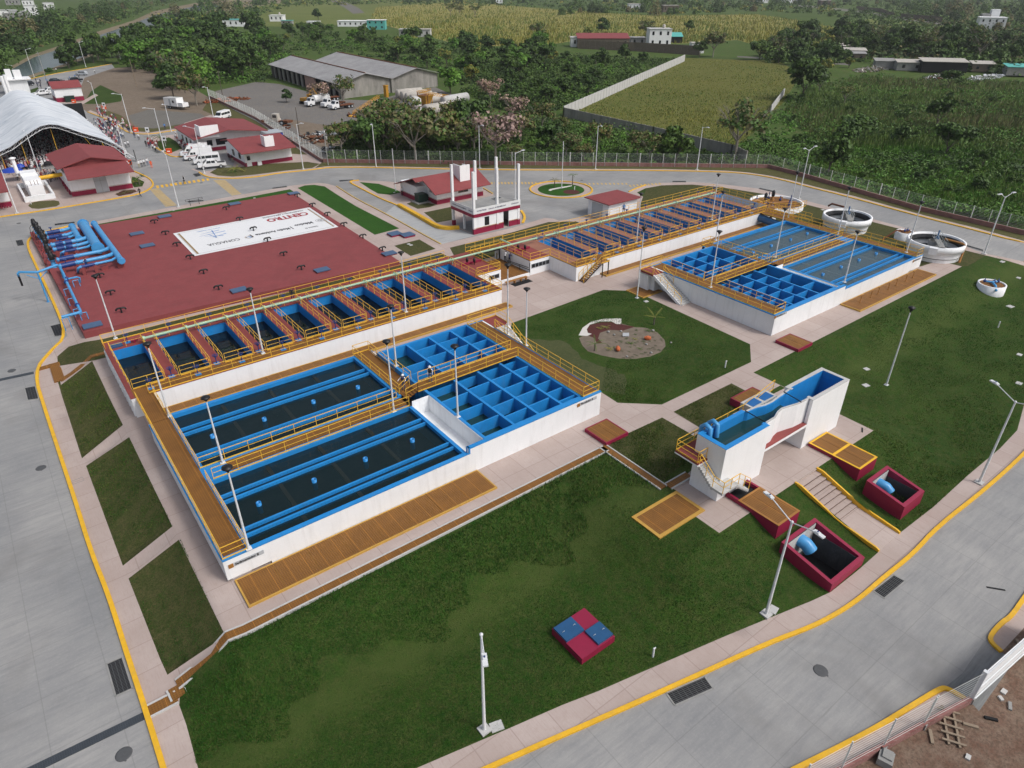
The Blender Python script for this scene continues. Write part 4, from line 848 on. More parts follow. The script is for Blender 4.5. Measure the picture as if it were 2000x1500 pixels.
for i, p in enumerate(vp):
 q = W(*p, RZ); o = v0 if i == 0 else copy_tree(v0); o.location = q; o.rotation_euler = (0, 0, R_(rnd.uniform(-6, 6))); o.scale = (.7, .7, .8); o['label'] = 'black '+names[i]
h0 = thing('roof_hatch', 'x', 'hatch', (0, 0, 0), group='grey blue hatches on the red reservoir roof')
m = MB(); m.box(-.95, -.68, 0, .95, .68, .16); m.build('hatch_base', M['maroonroof'], h0, local=True); m = MB(); m.box(-1, -.73, .16, 1, .73, .26); m.build('hatch_lid', M['hatch'], h0, local=True)
hp = [(r5(957,386), 'hatch left of the banner, farther of the pair'), (r5(1030,470), 'hatch left of the banner, nearer of the pair'), (r5(1150,266), 'hatch at the back edge near the first vent'), (r5(1637,177), 'hatch at the back edge beside a vent'), (r5(1668,781), 'hatch at the near edge left of the middle'),
  (r5(648,1028), 'hatch at the left front corner of the red roof'), (r6(262,104), 'hatch at the far back corner of the red roof'), (r6(930,525), 'hatch at the right front corner of the red roof'), (r6(462,640), 'hatch at the near edge beside the square grating')]
for i, (p, n_) in enumerate(hp):
 q = W(*p, RZ); o = h0 if i == 0 else copy_tree(h0); o.location = q; o['label'] = 'blue grey '+n_
for i, (p, s) in enumerate((((771, 459), 'left'), ((796, 461), 'right'))):
 q = T(*p); t2 = thing('ground_hatch', 'dark blue hatch on the pavement corner, %s of the two' % s, 'hatch', q, group='two hatches on the pavement right of the red roof')
 m = MB(); m.box(-.95, -.85, 0, .95, .85, .25); m.build('hatch_base', M['maroonband'], t2, local=True); m = MB(); m.box(-1, -.9, .25, 1, .9, .33); m.build('hatch_lid', M['hatch'], t2, local=True)
t = thing('banner', 'white printed banner lying on the red roof with CENTRO lettering and logos', 'banner', W(500, 452, RZ))
bA, bB, bC, bD = W(338, 456, RZ+.02), W(380, 500, RZ+.02), W(661, 443, RZ+.02), W(604, 405, RZ+.02)
m = MB(); m.add([tuple(p) for p in (bA, bB, bC, bD)]+[tuple(p-Vector((0, 0, .018))) for p in (bA, bB, bC, bD)], [(3,2,1,0), (4,5,6,7), (0,1,5,4), (1,2,6,5), (2,3,7,6), (3,0,4,7)]); m.build('cloth', M['clwhite'], t)
def bp(u, v): return bA.lerp(bD, u).lerp(bB.lerp(bC, u), v)      # u to the right, v to the viewer
ex = (bp(0, .5)-bp(1, .5)).normalized(); ey = (bp(.5, 1)-bp(.5, 0)).normalized(); ey = (ey-ex*ey.dot(ex)).normalized()
Wb = (bp(0, .5)-bp(1, .5)).length; Hb = (bp(.5, 1)-bp(.5, 0)).length
def btx(s, u, v, size, mi=0, bold=.02): m.text(s, bp(u, v)+Vector((0, 0, .012)), ex, -ey if False else ey, size, mi, 0, bold)
ex = -ex; ex = ex
m = MB(); ex = (bp(0, .5)-bp(1, .5)).normalized(); up = ey;
def btx(s, u, v, size, mi=0, bold=.02, fit=None): m.text(s, bp(u, v)+Vector((0, 0, .014)), ex, up if ex.cross(up).z > 0 else -up, size, mi, 0, bold, 'LEFT', fit*Wb if fit else None)
btx('CENTRO', .935, .17, 2.5, 1, .10, .315); btx('HONESTIDAD Y RESULTADOS', .93, .07, .62, 0, .02, .315); btx('2021-2024', .81, .03, .42, 1, .015, .07)
btx('Gobierno de', .885, .80, .8, 2, .02, .095); btx('México', .885, .60, 1.45, 2, .06, .135); btx('|', .725, .66, 1.7, 2, .02); btx('Medio Ambiente', .70, .66, 1.35, 2, .05, .245); btx('|', .435, .66, 1.7, 2, .02); btx('CONAGUA', .34, .68, 1.5, 2, .03, .215)
btx('SISTEMA DE AGUA Y SANEAMIENTO', .30, .12, .40, 3, .01, .16)
for (u0, v0_, u1, v1) in ((.31,.30,.13,.33),(.28,.22,.15,.25),(.30,.40,.20,.46),(.27,.47,.16,.36),(.235,.18,.22,.5),(.22,.5,.19,.3)):
 a, b = bp(u0, v0_), bp(u1, v1); n_ = (b-a).normalized().cross(Vector((0, 0, 1)))*.10; h_ = Vector((0, 0, .015)); m.add([a-n_+h_, b-n_*.3+h_, b+n_*.3+h_, a+n_+h_], [(0, 1, 2, 3)], 3)
c = bp(.405, .72)
for j, (ra, rb, mi) in enumerate(((.62, .45, 2), (.38, .25, 3), (.75, .68, 4))):
 for i in range(12):
  if 2 < i < 5+j: continue
  a0, a1 = 2*math.pi*i/12+j, 2*math.pi*(i+.95)/12+j; m.add([c+Vector((math.cos(a)*r_*.9, math.sin(a)*r_, .014)) for a, r_ in ((a0, ra), (a1, ra), (a1, rb), (a0, rb))], [(0, 1, 2, 3)], mi)
c = bp(.955, .62)
for ra, rb in ((.95, .86), (.62, .42), (.25, 0.02)):
 for i in range(20):
  a0, a1 = 2*math.pi*i/20, 2*math.pi*(i+1)/20; m.add([c+Vector((math.cos(a)*r_, math.sin(a)*r_, .014)) for a, r_ in ((a0, ra), (a1, ra), (a1, rb), (a0, rb))], [(0, 1, 2, 3)], 5)
def strip(u0, v0_, u1, v1, w_, mi):
 a, b = bp(u0, v0_), bp(u1, v1); n_ = (b-a).normalized().cross(Vector((0, 0, 1)))*w_/2; h_ = Vector((0, 0, .012)); m.add([a-n_+h_, b-n_+h_, b+n_+h_, a+n_+h_], [(0, 1, 2, 3)], mi)
strip(.02, .05, .98, .05, .08, 5); strip(.02, .95, .98, .95, .08, 5); strip(.03, .05, .03, .95, .28, 6); strip(.975, .05, .975, .95, .22, 6); strip(.02, .05, .02, .95, .06, 5); strip(.985, .05, .985, .95, .06, 5)
m.build('print', [M['clblack'], M['clred'], paint('grey_print', (.09, .09, .10), .8), M['clblue'], M['ochrepipe'], paint('pale_grey_print', (.33, .33, .34), .8), paint('gold_print', (.30, .20, .09), .8)], t)
rr = lambda x, y: (50+x/5.358, 400+y/5.358)
def PZ(p, z): return W(*rr(*p), z)
hz = RZ+1.15
t = thing('pipe_manifold', 'bright blue manifold of pipes and valves on the red roof corner', 'pipework', (6, 115, RZ))
def seg(name, pts, r, z=hz, mat='bluepipe', n=14):
 P = [PZ(p[:2], p[2] if len(p) > 2 else z) for p in pts]; m = MB(); m.pipe(P, r, n)
 return m.build(name, M[mat], t), P
def flange(P, f, r, mat='bluevalve', w_=.14, name='flange'):
 a, b = P; c = a.lerp(b, f); d = (b-a).normalized(); m = MB(); m.tube(c-d*w_, c+d*w_, r, n=12); m.build(name, M[mat], t)
def caps(P, r): flange((P[-2], P[-1]), .99, r*1.22, 'bluepipe', .09, 'end_flange')
o, P = seg('header_pipe', [(600, 200), (760, 455)], .72); caps(P, .72); flange((P[0], P[-1]), .02, .85, 'bluepipe', .1, 'end_flange')
o, P = seg('header_pipe', [(715, 195), (1005, 590)], .42); caps(P, .42); flange((P[0], P[-1]), .01, .5, 'bluepipe', .1, 'end_flange')
o, P = seg('header_pipe', [(485, 225), (560, 355)], .44); caps(P, .44); flange((P[0], P[-1]), .02, .52, 'bluepipe', .1, 'end_flange')
for nm, r, pts in (('a', .25, [(205, 300), (400, 265), (470, 245), (500, 225)]), ('b', .25, [(225, 345), (430, 315), (500, 290), (515, 275)]), ('c', .16, [(320, 362), (470, 335), (530, 310)]),
     ('d', .31, [(262, 425), (560, 370), (660, 340)]), ('e', .26, [(285, 470), (560, 420), (650, 395), (690, 375)]), ('f', .17, [(372, 545, RZ+.1), (375, 505), (400, 490), (560, 460), (650, 440), (705, 405)]),
     ('g', .26, [(325, 578), (560, 530), (790, 485), (850, 465), (885, 440)]), ('h', .27, [(355, 645), (560, 600), (820, 548), (890, 525), (935, 500)]), ('i', .17, [(548, 705, RZ+.1), (550, 665), (570, 652), (760, 612), (900, 580), (955, 548)])):
 o, P = seg('branch_pipe', pts, r, n=12); k0 = 1 if nm not in 'fi' else 3
 A_, B_ = (P[0], P[1]) if nm not in 'fi' else (P[2], P[3])
 for f_, w2, rr2 in ((.30, .5, 1.3), (.62, .42, 1.35), (.05, .08, 1.3), (.92, .08, 1.3)): flange((A_, B_), f_, r*rr2, 'bluevalve' if w2 > .2 else 'bluepipe', w2, 'valve' if w2 > .2 else 'flange')
 c = A_.lerp(B_, .35); m = MB(); m.tube(c, c+Vector((0, 0, r+.5)), .08, n=6); m.lathe(c.x, c.y, [(.02, 0), (.24, .02), (.24, .08), (.02, .1)], 10, 0, True, c.z+r+.45); m.build('hand_wheel', M['bluevalve'], t)
 for f_ in (.12, .8):
  c = A_.lerp(B_, f_); m = MB(); m.box(c.x-.22, c.y-.22, RZ, c.x+.22, c.y+.22, c.z-r*.6); m.build('pedestal', M['maroonroof'], t)
for p, z in (((985, 600), hz-.4), ((715, 235), hz-.35), ((780, 330), hz-.4), ((600, 250), hz-.6), ((820, 640), RZ+.5), ((700, 540), RZ+.6)):
 c = PZ(p, z); m = MB(); m.box(c.x-.45, c.y-.3, RZ, c.x+.45, c.y+.3, z); m.build('pedestal', M['maroonroof'], t)
for i, p in enumerate(((125, 300), (155, 345), (190, 385), (215, 430), (235, 470), (268, 575), (305, 650), (170, 365))):
 c = PZ(p, RZ); s_ = 1.0 if i not in (4, 7) else .85
 pt = thing('vertical_pump', 'black vertical pump motor, %s in the row' % ['farthest from the filters', 'second from the far end', 'third from the far end', 'fourth from the far end', 'fifth from the far end', 'second nearest the filling arm', 'the one nearest the filling arm', 'the small one wedged'][i], 'pump', c, group='black pump motors in a row')
 m = MB(); m.lathe(0, 0, [(.50, 0), (.50, .25), (.30, .3), (.30, 1.0), (.42, 1.02), (.42, 1.1)], 12); m.build('discharge_head', M['bluepipe'], pt, local=True)
 m = MB(); m.lathe(0, 0, [(.33, 1.1), (.36, 1.2), (.36, 1.95), (.28, 2.0), (.30, 2.15), (.22, 2.35), (.04, 2.42)], 12); m.box(.3, -.15, 1.4, .55, .15, 1.75)
 for a in range(12): m.box(.34*math.cos(a*.5236)-.02, .34*math.sin(a*.5236)-.02, 1.2, .34*math.cos(a*.5236)+.03, .34*math.sin(a*.5236)+.03, 1.9)
 m.build('motor', M['black'], pt, local=True); pt.scale = (s_,)*3
 m = MB(); m.pipe([(-.35, 0, 1.5), (-.75, 0, 1.1), (-.85, 0, .2), (-.75, 0, -.3)], .035, 5); m.build('cable', M['black'], pt, local=True)
 m = MB(); m.box(-.95, -.45, -.55, -.35, .45, .3); m.build('footing', M['maroonroof'], pt, local=True)
t = thing('filling_arm', 'bright blue truck filling arm reaching over the left road on a slanted looking post', 'filling arm', T(94.8, 590))
b_ = T(94.8, 590); H_ = hgt(b_, 74, 531); topz = b_.z+H_
m = MB(); m.tube(b_, (b_.x, b_.y, topz), .11, n=8); m.box(b_.x-.2, b_.y-.2, b_.z, b_.x+.2, b_.y+.2, b_.z+.06); m.build('post', M['bluepipe'], t)
pe = W(115, 516.6, topz); le = W(33.6, 532, topz); m = MB(); m.pipe([(pe.x, pe.y, RZ+1.2), (pe.x, pe.y, topz-.2), (pe.x-.2, pe.y, topz), (b_.x, b_.y, topz), (le.x+.2, le.y, topz), (le.x, le.y, topz-.2), (le.x, le.y, topz-.5)], .15, 10); m.build('overhead_pipe', M['bluepipe'], t)
m = MB(); m.tube((le.x, le.y, topz-.4), (le.x, le.y, topz-1.8), .13, n=8); m.build('hose', M['black'], t)
m = MB(); m.tube((b_.x, b_.y, topz-.9), (b_.x-1.2, b_.y, topz-.1), .05, n=5); m.tube((b_.x, b_.y, topz-.9), (b_.x+1.0, b_.y, topz-.1), .05, n=5); m.build('brace', M['bluepipe'], t)
t = thing('feed_pipe', 'blue feed pipe on small stands along the left side of the red roof', 'pipe', PZ((430, 800), RZ))
z1 = RZ+.9
P = [PZ(p, z1) for p in ((350, 640), (395, 720), (430, 810), (575, 1120), (560, 1128), (375, 1175))]; m = MB(); m.pipe(P, .17, 10); m.build('pipe', M['bluepipe'], t)
P2 = [PZ(p, z1) for p in ((430, 778), (540, 755), (562, 762))]+[PZ((572, 812), RZ)]; m = MB(); m.pipe(P2, .12, 8); m.build('pipe_branch', M['bluepipe'], t)
for p in ((425, 810), (540, 1050), (430, 775)):
 c = PZ(p, z1); m = MB(); m.ball(c, .3); m.build('valve', M['bluevalve'], t)
for p in ((430, 880), (475, 980), (530, 1090), (600, 1130), (400, 1200) if False else (410, 1185), (520, 790)):
 c = PZ(p, z1); m = MB(); m.tube((c.x-.35, c.y, -.0 if p[0] == 410 else RZ), (c.x-.35, c.y, z1), .05, n=5); m.tube((c.x+.35, c.y, RZ if p[0] != 410 else 0), (c.x+.35, c.y, z1), .05, n=5); m.tube((c.x-.35, c.y, z1), (c.x+.35, c.y, z1), .05, n=5); m.build('stand', M['bluepipe'], t)
t = thing('measuring_channel', 'tall white structure holding a bright blue water channel with a narrow throat', 'water channel', (47, 24.8, 0))
TZ = 5.1
m = MB()
m.box(38.38, 23.45, 0, 44.05, 26.2, 3.0); m.box(38.38, 23.45, 3.0, 44.05, 23.72, TZ-.02); m.box(38.38, 23.72, 3.0, 38.65, 26.2, TZ-.02); m.box(38.65, 25.93, 3.0, 44.05, 26.2, TZ-.02)
m.box(50.1, 23.45, 0, 55.85, 26.2, 2.0); m.box(50.1, 23.45, 2.0, 55.85, 23.75, TZ-.02); m.box(55.55, 23.75, 2.0, 55.85, 26.2, TZ-.02); m.box(50.1, 25.9, 2.0, 55.55, 26.2, TZ-.02)
m.box(44.05, 23.45, 2.35, 50.1, 26.2, 2.6)
front = [(43.6, 23.72), (44.0, 23.95), (45.3, 23.98), (46.2, 24.3), (46.9, 24.42), (47.8, 24.25), (48.7, 24.05), (50.3, 23.98)]
back = [(43.6, 26.0), (44.2, 25.75), (45.6, 25.7), (46.4, 25.45), (47.2, 25.35), (48.2, 25.5), (49.2, 25.55), (50.3, 26.0)]
back = [(43.9, 25.95), (44.2, 25.72), (45.3, 25.6), (46.2, 25.35), (47.2, 25.3), (48.2, 25.42), (49.2, 25.5), (50.3, 25.6)]
def curved(m, line, th, z0, z1, mi):
 for i in range(len(line)-1):
  (ax, ay), (bx_, by) = line[i], line[i+1]; m.hexa([(ax, ay-th, z0), (bx_, by-th, z0), (bx_, by, z0), (ax, ay, z0)], [(ax, ay-th, z1), (bx_, by-th, z1), (bx_, by, z1), (ax, ay, z1)], mi)
curved(m, front, .13, 2.6, TZ-.05, 0); curved(m, [(x, y+.26) for x, y in back], .13, 2.6, TZ-.05, 0)
m.build('white_walls', M['whiter'], t)
m = MB(); m.box(38.36, 23.43, TZ-.02, 43.9, 23.86, TZ+.01); m.box(38.36, 23.86, TZ-.02, 38.8, 26.22, TZ+.01); m.box(38.8, 25.85, TZ-.02, 44.0, 26.22, TZ+.01); m.box(43.6, 23.86, TZ-.3, 44.05, 24.0, TZ+.01)
m.box(38.65, 23.72, 3.0, 44.05, 23.78, TZ-.02); m.box(38.65, 23.78, 3.0, 38.72, 25.93, TZ-.02); m.box(38.72, 25.86, 3.0, 43.9, 25.93, TZ-.02)
curved(m, [(x, y+.05) for x, y in front], .05, 2.6, TZ-.06, 0); curved(m, [(x, y+.13) for x, y in back], .13, 2.6, TZ-.05, 0)
m.box(50.3, 23.75, 2.0, 55.55, 23.8, TZ-.02); m.box(55.48, 23.8, 2.0, 55.55, 25.9, TZ-.02); m.box(50.5, 25.83, 2.0, 55.48, 25.9, TZ-.02)
m.build('blue_lining', M['blue'], t)
m = MB(); m.box(50.08, 23.43, TZ-.02, 55.87, 23.78, TZ+.012); m.box(55.5, 23.78, TZ-.02, 55.87, 26.22, TZ+.012); m.box(50.1, 25.85, TZ-.02, 55.5, 26.22, TZ+.012); m.box(50.1, 23.78, TZ-.02, 50.45, 24.1, TZ+.012); m.box(50.1, 25.6, TZ-.02, 50.45, 25.85, TZ+.012)
curved(m, [(x, y+.01) for x, y in front], .16, TZ-.05, TZ-.01, 0); curved(m, [(x, y+.27) for x, y in back], .16, TZ-.05, TZ-.01, 0)
m.build('concrete_rim', M['lightconc'], t)
m = MB(); m.box(50.4, 23.8, 2.0, 55.48, 25.83, 2.4); m.build('basin_floor', M['bluedark'], t)
m = MB(); z = 4.2; m.quad((38.72, 23.78, z), (44.0, 23.78, z), (44.0, 25.86, z), (38.72, 25.86, z)); m.add([(44.0,24.0,z),(45.3,24.02,z),(46.2,24.34,z),(46.9,24.46,z),(47.8,24.3,z),(48.6,24.15,z),(48.6,25.55,z),(47.2,25.4,z),(46.2,25.45,z),(45.3,25.65,z),(44.0,25.85,z)],[tuple(range(11))]); m.build('water', M['watergreen'], t)
m = MB(); m.prism([(43.9+.2, 23.47), (50.1, 23.47), (50.1, 23.84), (49.0, 23.9), (47.9, 24.1), (46.9, 24.28), (46.2, 24.16), (45.3, 23.84), (44.06, 23.8)], 2.6, 2.66); m.build('maroon_ledge', M['maroon'], t)
m = MB(); m.tube((43.95, 23.9, TZ+.02), (44.1, 25.95, TZ+.02), .045, n=6); m.tube((49.0, 23.9, TZ+.02), (49.3, 25.8, TZ+.02), .045, n=6); m.build('crossing_cable', M['black'], t)
for x in (39.3, 40.2):
 m = MB(); m.pipe([(x, 26.6, 4.0), (x, 26.55, 5.2), (x, 26.2, 5.55), (x, 25.75, 5.4), (x, 25.65, 4.3)], .2, 10); m.build('hooped_pipe', M['bluepipe'], t)
m = MB(); m.box(45.9, 26.3, 3.6, 49.4, 27.6, 4.4); m.build('side_well', M['lightconc'], t)
m = MB(); m.box(46.15, 26.5, 4.38, 47.45, 27.35, 4.41); m.box(47.75, 26.5, 4.38, 49.15, 27.35, 4.41); m.build('side_well_lining', M['bluemid'], t)
m = MB(); m.box(37.2, 24.9, 3.25, 38.36, 27.2, 3.4, 0); m.box(38.36, 26.22, 3.25, 50.0, 27.2, 3.4, 0); m.build('gallery', M['maroon'], t)
m = MB(); m.box(37.18, 24.88, 3.13, 38.36, 27.22, 3.25); m.box(38.36, 26.22, 3.13, 50.0, 27.22, 3.25); m.build('gallery_slab', M['white'], t)
railing('railing', [(38.3, 25.0, 3.4), (37.25, 25.0, 3.4), (37.25, 27.15, 3.4), (45.7, 27.15, 3.4), (49.9, 27.15, 4.4)], t)
m = MB()
for i in range(8): m.box(37.35, 24.9-i*.19-.19, 3.25-(i+1)*.155-.28, 38.36, 24.9-i*.19, 3.25-(i+1)*.155)
m.box(37.35, 22.4, 1.8, 38.37, 23.38, 2.0); m.box(38.37, 22.4, 1.8, 39.3, 23.42, 2.0)
for i in range(8): m.box(39.3+i*.23, 22.45, 2.0-(i+1)*.18-.22, 39.3+(i+1)*.23, 23.42, 2.0-(i+1)*.18)
m.build('stair', M['lightconc'], t)
railing('railing', [(37.38, 24.9, 3.3), (37.38, 23.4, 2.05), (37.38, 22.42, 2.0), (39.3, 22.42, 2.0), (41.1, 22.47, .6)], t, sp=1.0, toe=False)
def cbox(x0, y0, x1, y1, z0, z1, y_low, label, mat='maroonband', h_end=None):
 pass
def raised(x0, y0, x1, y1, h, label, frame, n, yend):
 t = thing('raised_grating', label, 'grating box', ((x0+x1)/2, (y0+y1)/2, h))
 m = MB(); m.box(x0, y0, -2.6, x1, y1, h-.04); m.build('crimson_base', M['maroonband'], t)
 f = .16; m = MB(); m.box(x0-.02, y0-.02, h-.04, x1+.02, y0+f, h); m.box(x0-.02, y1-f, h-.04, x1+.02, y1+.02, h); m.box(x0-.02, y0+f, h-.04, x0+f, y1-f, h); m.box(x1-f, y0+f, h-.04, x1+.02, y1-f, h)
 if n: ym = y0+(y1-y0)*.52; m.box(x0+f, ym-.12, h-.04, x1-f, ym+.12, h)
 m.build('frame', M['kerb' if frame else 'ochrepipe'], t)
 k_ = 2
 for i in range(k_):
  a = y0+f+(y1-y0-2*f)*i/k_; b = y0+f+(y1-y0-2*f)*(i+1)/k_
  for j in range(2): slab('grating_panel', [(x0+f+(x1-x0-2*f)*j/2+.012, a+.012, h-.035, x0+f+(x1-x0-2*f)*(j+1)/2-.012, b-.012, h-.012)], 'grate', t)
 return t
t = raised(39.5, 18.55, 42.3, 22.2, .4, 'crimson box with all-ochre grating top next to the foot of the white channel', False, 0, 0)
m = MB(); m.box(39.5, 22.2, -.1, 39.7, 23.4, .38); m.box(42.1, 22.2, -.1, 42.3, 23.4, .38); m.build('crimson_kerb', M['maroonband'], t); slab('dark_opening', [(39.7, 22.2, .0, 42.1, 23.4, .03)], 'dark', t)
raised(51.05, 18.5, 53.9, 23.3, .35, 'crimson box with yellow-framed double grating on the slope by the steps', True, 1, 0)
def pit(x0, y0, x1, y1, za, zb, label, zf):
 t = thing('outfall_pit', label, 'pit', ((x0+x1)/2, (y0+y1)/2, zf)); w_ = .3
 def wall(m, ax, ay, bx_, by, mi=0):
  z = lambda y: za+(zb-za)*(y1-y)/(y1-y0)
  m.hexa([(ax, ay, zf-1), (bx_, ay, zf-1), (bx_, by, zf-1), (ax, by, zf-1)], [(ax, ay, z(ay)), (bx_, ay, z(ay)), (bx_, by, z(by)), (ax, by, z(by))], mi)
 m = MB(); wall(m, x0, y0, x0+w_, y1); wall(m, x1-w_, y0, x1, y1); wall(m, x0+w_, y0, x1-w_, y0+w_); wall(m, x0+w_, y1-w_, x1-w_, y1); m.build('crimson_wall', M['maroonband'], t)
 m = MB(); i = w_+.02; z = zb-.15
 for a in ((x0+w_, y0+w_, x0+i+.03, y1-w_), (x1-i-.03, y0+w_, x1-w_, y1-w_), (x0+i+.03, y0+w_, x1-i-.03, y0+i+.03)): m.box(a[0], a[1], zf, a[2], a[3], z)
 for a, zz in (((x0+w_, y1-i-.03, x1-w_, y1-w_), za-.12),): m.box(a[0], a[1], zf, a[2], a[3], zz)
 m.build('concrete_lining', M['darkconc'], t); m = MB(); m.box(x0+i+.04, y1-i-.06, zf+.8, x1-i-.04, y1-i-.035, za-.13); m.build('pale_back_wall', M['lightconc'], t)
 slab('pit_floor', [(x0+i, y0+i, zf, x1-i, y1-i, zf+.05)], 'dark', t)
 if x1-x0 > 4: P_ = [W(1553, 1050, -.95), W(1562, 1054, -.95), W(1574, 1062, -1.05), W(1584, 1076, -1.5)]; r_ = .52
 else: P_ = [W(1710, 940, -.6), W(1720, 945, -.62), W(1731, 951, -.7), W(1738, 961, -1.05)]; r_ = .42
 m = MB(); m.pipe(P_, r_, 18); m.build('outfall_pipe', M['bluepipe'], t)
 return t
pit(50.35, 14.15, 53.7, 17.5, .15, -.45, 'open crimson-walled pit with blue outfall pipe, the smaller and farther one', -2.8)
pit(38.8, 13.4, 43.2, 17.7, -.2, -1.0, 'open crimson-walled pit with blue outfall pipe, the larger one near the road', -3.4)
c = T(1140, 1238); hz_ = -1.25
t = thing('hatch_block', 'low crimson block with two dark blue lids set on the front lawn', 'hatch block', (22.1, 21.25, hz_))
a, b, c_, d = [W(*p, hz_) for p in ((1079, 1223), (1131.5, 1288), (1201, 1246), (1146, 1188))]
x0, x1, y0, y1 = (a.x+b.x)/2, (c_.x+d.x)/2, (b.y+c_.y)/2, (a.y+d.y)/2; xm, ym = (x0+x1)/2, (y0+y1)/2
m = MB(); m.box(x0, y0, -2.2, x1, y1, hz_); m.build('crimson_slab', M['maroonband'], t)
for (u0, v0_, u1, v1) in ((x0+.03, ym+.05, xm-.02+.15, y1-.1), (xm+.08, y0+.05+.08, x1-.06, ym-.1+.05)):
 m = MB(); m.box(u0, v0_, hz_, u1, v1, hz_+.16); l = m.build('blue_lid', M['bluedark'], t)
 m = MB()
 for fx in (.2, .8): m.pipe([(u0+(u1-u0)*fx-.08, (v0_+v1)/2, hz_+.16), (u0+(u1-u0)*fx-.08, (v0_+v1)/2, hz_+.23), (u0+(u1-u0)*fx+.08, (v0_+v1)/2, hz_+.23), (u0+(u1-u0)*fx+.08, (v0_+v1)/2, hz_+.16)], .012, 4)
 m.build('lid_handle', M['galv'], l)
t = thing('concrete_steps', 'wide pink concrete steps with yellow side kerbs leading down to the road', 'steps', (47.1, 18, -1))
n = 8; m = MB(); m.box(45.58, 20.93, -2, 48.68, 21.02, -.004)
for i in range(n): m.box(45.6, 20.93-(i+1)*.5, -2.4, 48.65, 20.93-i*.5, -.02-(i+1)*.165)
m.hexa([(45.6, 13.35, -2.6), (48.65, 13.35, -2.6), (48.65, 16.95, -2.6), (45.6, 16.95, -2.6)], [(45.6, 13.35, -1.76), (48.65, 13.35, -1.76), (48.65, 16.95, -1.42), (45.6, 16.95, -1.42)])
m.build('steps', M['pave'], t)
slab('step_risers', [(45.62, 20.93-(i+1)*.5-.012, -.185-(i+1)*.165, 48.63, 20.93-(i+1)*.5, -.20-i*.165) for i in range(n)], 'riser', t)
for x in (45.45, 48.65):
 m = MB(); pts = [(21.0, .12), (20.4, .08), (17.1, -1.0), (16.3, -1.18), (13.6, -1.50), (13.35, -1.6)]
 for i in range(len(pts)-1):
  (ya_, za_), (yb_, zb_) = pts[i], pts[i+1]; m.hexa([(x, yb_, -2.6), (x+.15, yb_, -2.6), (x+.15, ya_, -2.6), (x, ya_, -2.6)], [(x, yb_, zb_), (x+.15, yb_, zb_), (x+.15, ya_, za_), (x, ya_, za_)])
 m.build('yellow_kerb', M['kerb'], t)
def thickener(cx, cy, r, h, label, spout_a):
 t = thing('round_thickener', label, 'round tank', (cx, cy, 0)); ri = r-.28
 m = MB(); m.lathe(0, 0, [(r-.35, 0), (r-.35, h-1.0), (r+.05, h-.95), (r+.05, h), (ri, h), (ri, .6)], 48)
 m.obox(((r+.25)*math.cos(spout_a), (r+.25)*math.sin(spout_a), h-.45), (.9, 1.1, .95), spout_a); m.build('round_wall', M['white'], t, local=True)
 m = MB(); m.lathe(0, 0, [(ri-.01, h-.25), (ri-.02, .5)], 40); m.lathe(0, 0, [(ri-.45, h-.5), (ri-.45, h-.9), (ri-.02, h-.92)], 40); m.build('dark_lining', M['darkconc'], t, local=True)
 m = MB(); m.disc(0, 0, .7, ri-.02, 32); m.build('sludge', M['waterdark'], t, local=True)
 m = MB(); m.lathe(0, 0, [(1.0, h-1.5), (1.0, h-.15), (.92, h-.15), (.92, h-1.5)], 24); m.build('centre_well', M['concrete'], t, local=True)
 a = R_(35)
 def L(u, v, z): return (u*math.cos(a)-v*math.sin(a), u*math.sin(a)+v*math.cos(a), z)
 m = MB(); m.hexa([L(-r, -.4, h+.08), L(.9, -.4, h+.08), L(.9, .4, h+.08), L(-r, .4, h+.08)], [L(-r, -.4, h+.16), L(.9, -.4, h+.16), L(.9, .4, h+.16), L(-r, .4, h+.16)])
 m.build('bridge', M['concrete'], t, local=True)
 m = MB()
 for v in (-.45, .45):
  m.tube(L(-r, v, h+1.1), L(.9, v, h+1.1), .025, n=4); m.tube(L(-r, v, h+.6), L(.9, v, h+.6), .02, n=4)
  for i in range(6): u = -r+(r+.9)*i/5; m.tube(L(u, v, h+.1), L(u, v, h+1.1), .025, n=4)
 m.build('railing', M['wire'], t, local=True)
 m = MB(); m.lathe(0, 0, [(.3, h+.1), (.3, h+.5), (.12, h+.55), (.12, h+1.4), (.02, h+1.45)], 10); m.build('drive_motor', M['bluedark'], t, local=True)
 return t
ct = W(1657.5, 419, 2.5); R1 = 3.9
c1 = Vector((111.2, 54.6)); c2 = Vector((109.9, 39.8));
t1 = thickener(c1.x, c1.y, 3.75, 2.3, 'white round thickener tank, the farther one behind the right tank', R_(200))
m = MB(); m.pipe([W(1618, 402, 2.4)-wloc(t1), W(1625, 398, 2.9)-wloc(t1), W(1648, 404, 2.9)-wloc(t1)], .16, 8); m.build('rusty_pipe', M['rust'], t1, local=True)
t2 = thickener(c2.x, c2.y, 3.9, 2.4, 'white round thickener tank, the nearer one with ochre outlet pipe', R_(200))
m = MB(); m.pipe([W(1846, 467, 2.8)-wloc(t2), W(1880, 476, 2.75)-wloc(t2), W(1886, 480, 2.3)-wloc(t2), W(1873, 513, 0)-wloc(t2)], .17, 8); m.build('outlet_pipe', M['ochrepipe'], t2, local=True)
cw = (113.0, 69.0)
t = thing('valve_well', 'large round white well with ochre floor and dark valves past the right filters', 'valve well', (cw[0], cw[1], 0))
m = MB(); m.lathe(0, 0, [(4.7, 0), (4.7, .95), (4.35, .95), (4.35, .2)], 44); m.build('round_wall', M['white'], t, local=True); m = MB(); m.disc(0, 0, .55, 4.36, 40); m.build('grating_floor', M['grate'], t, local=True)
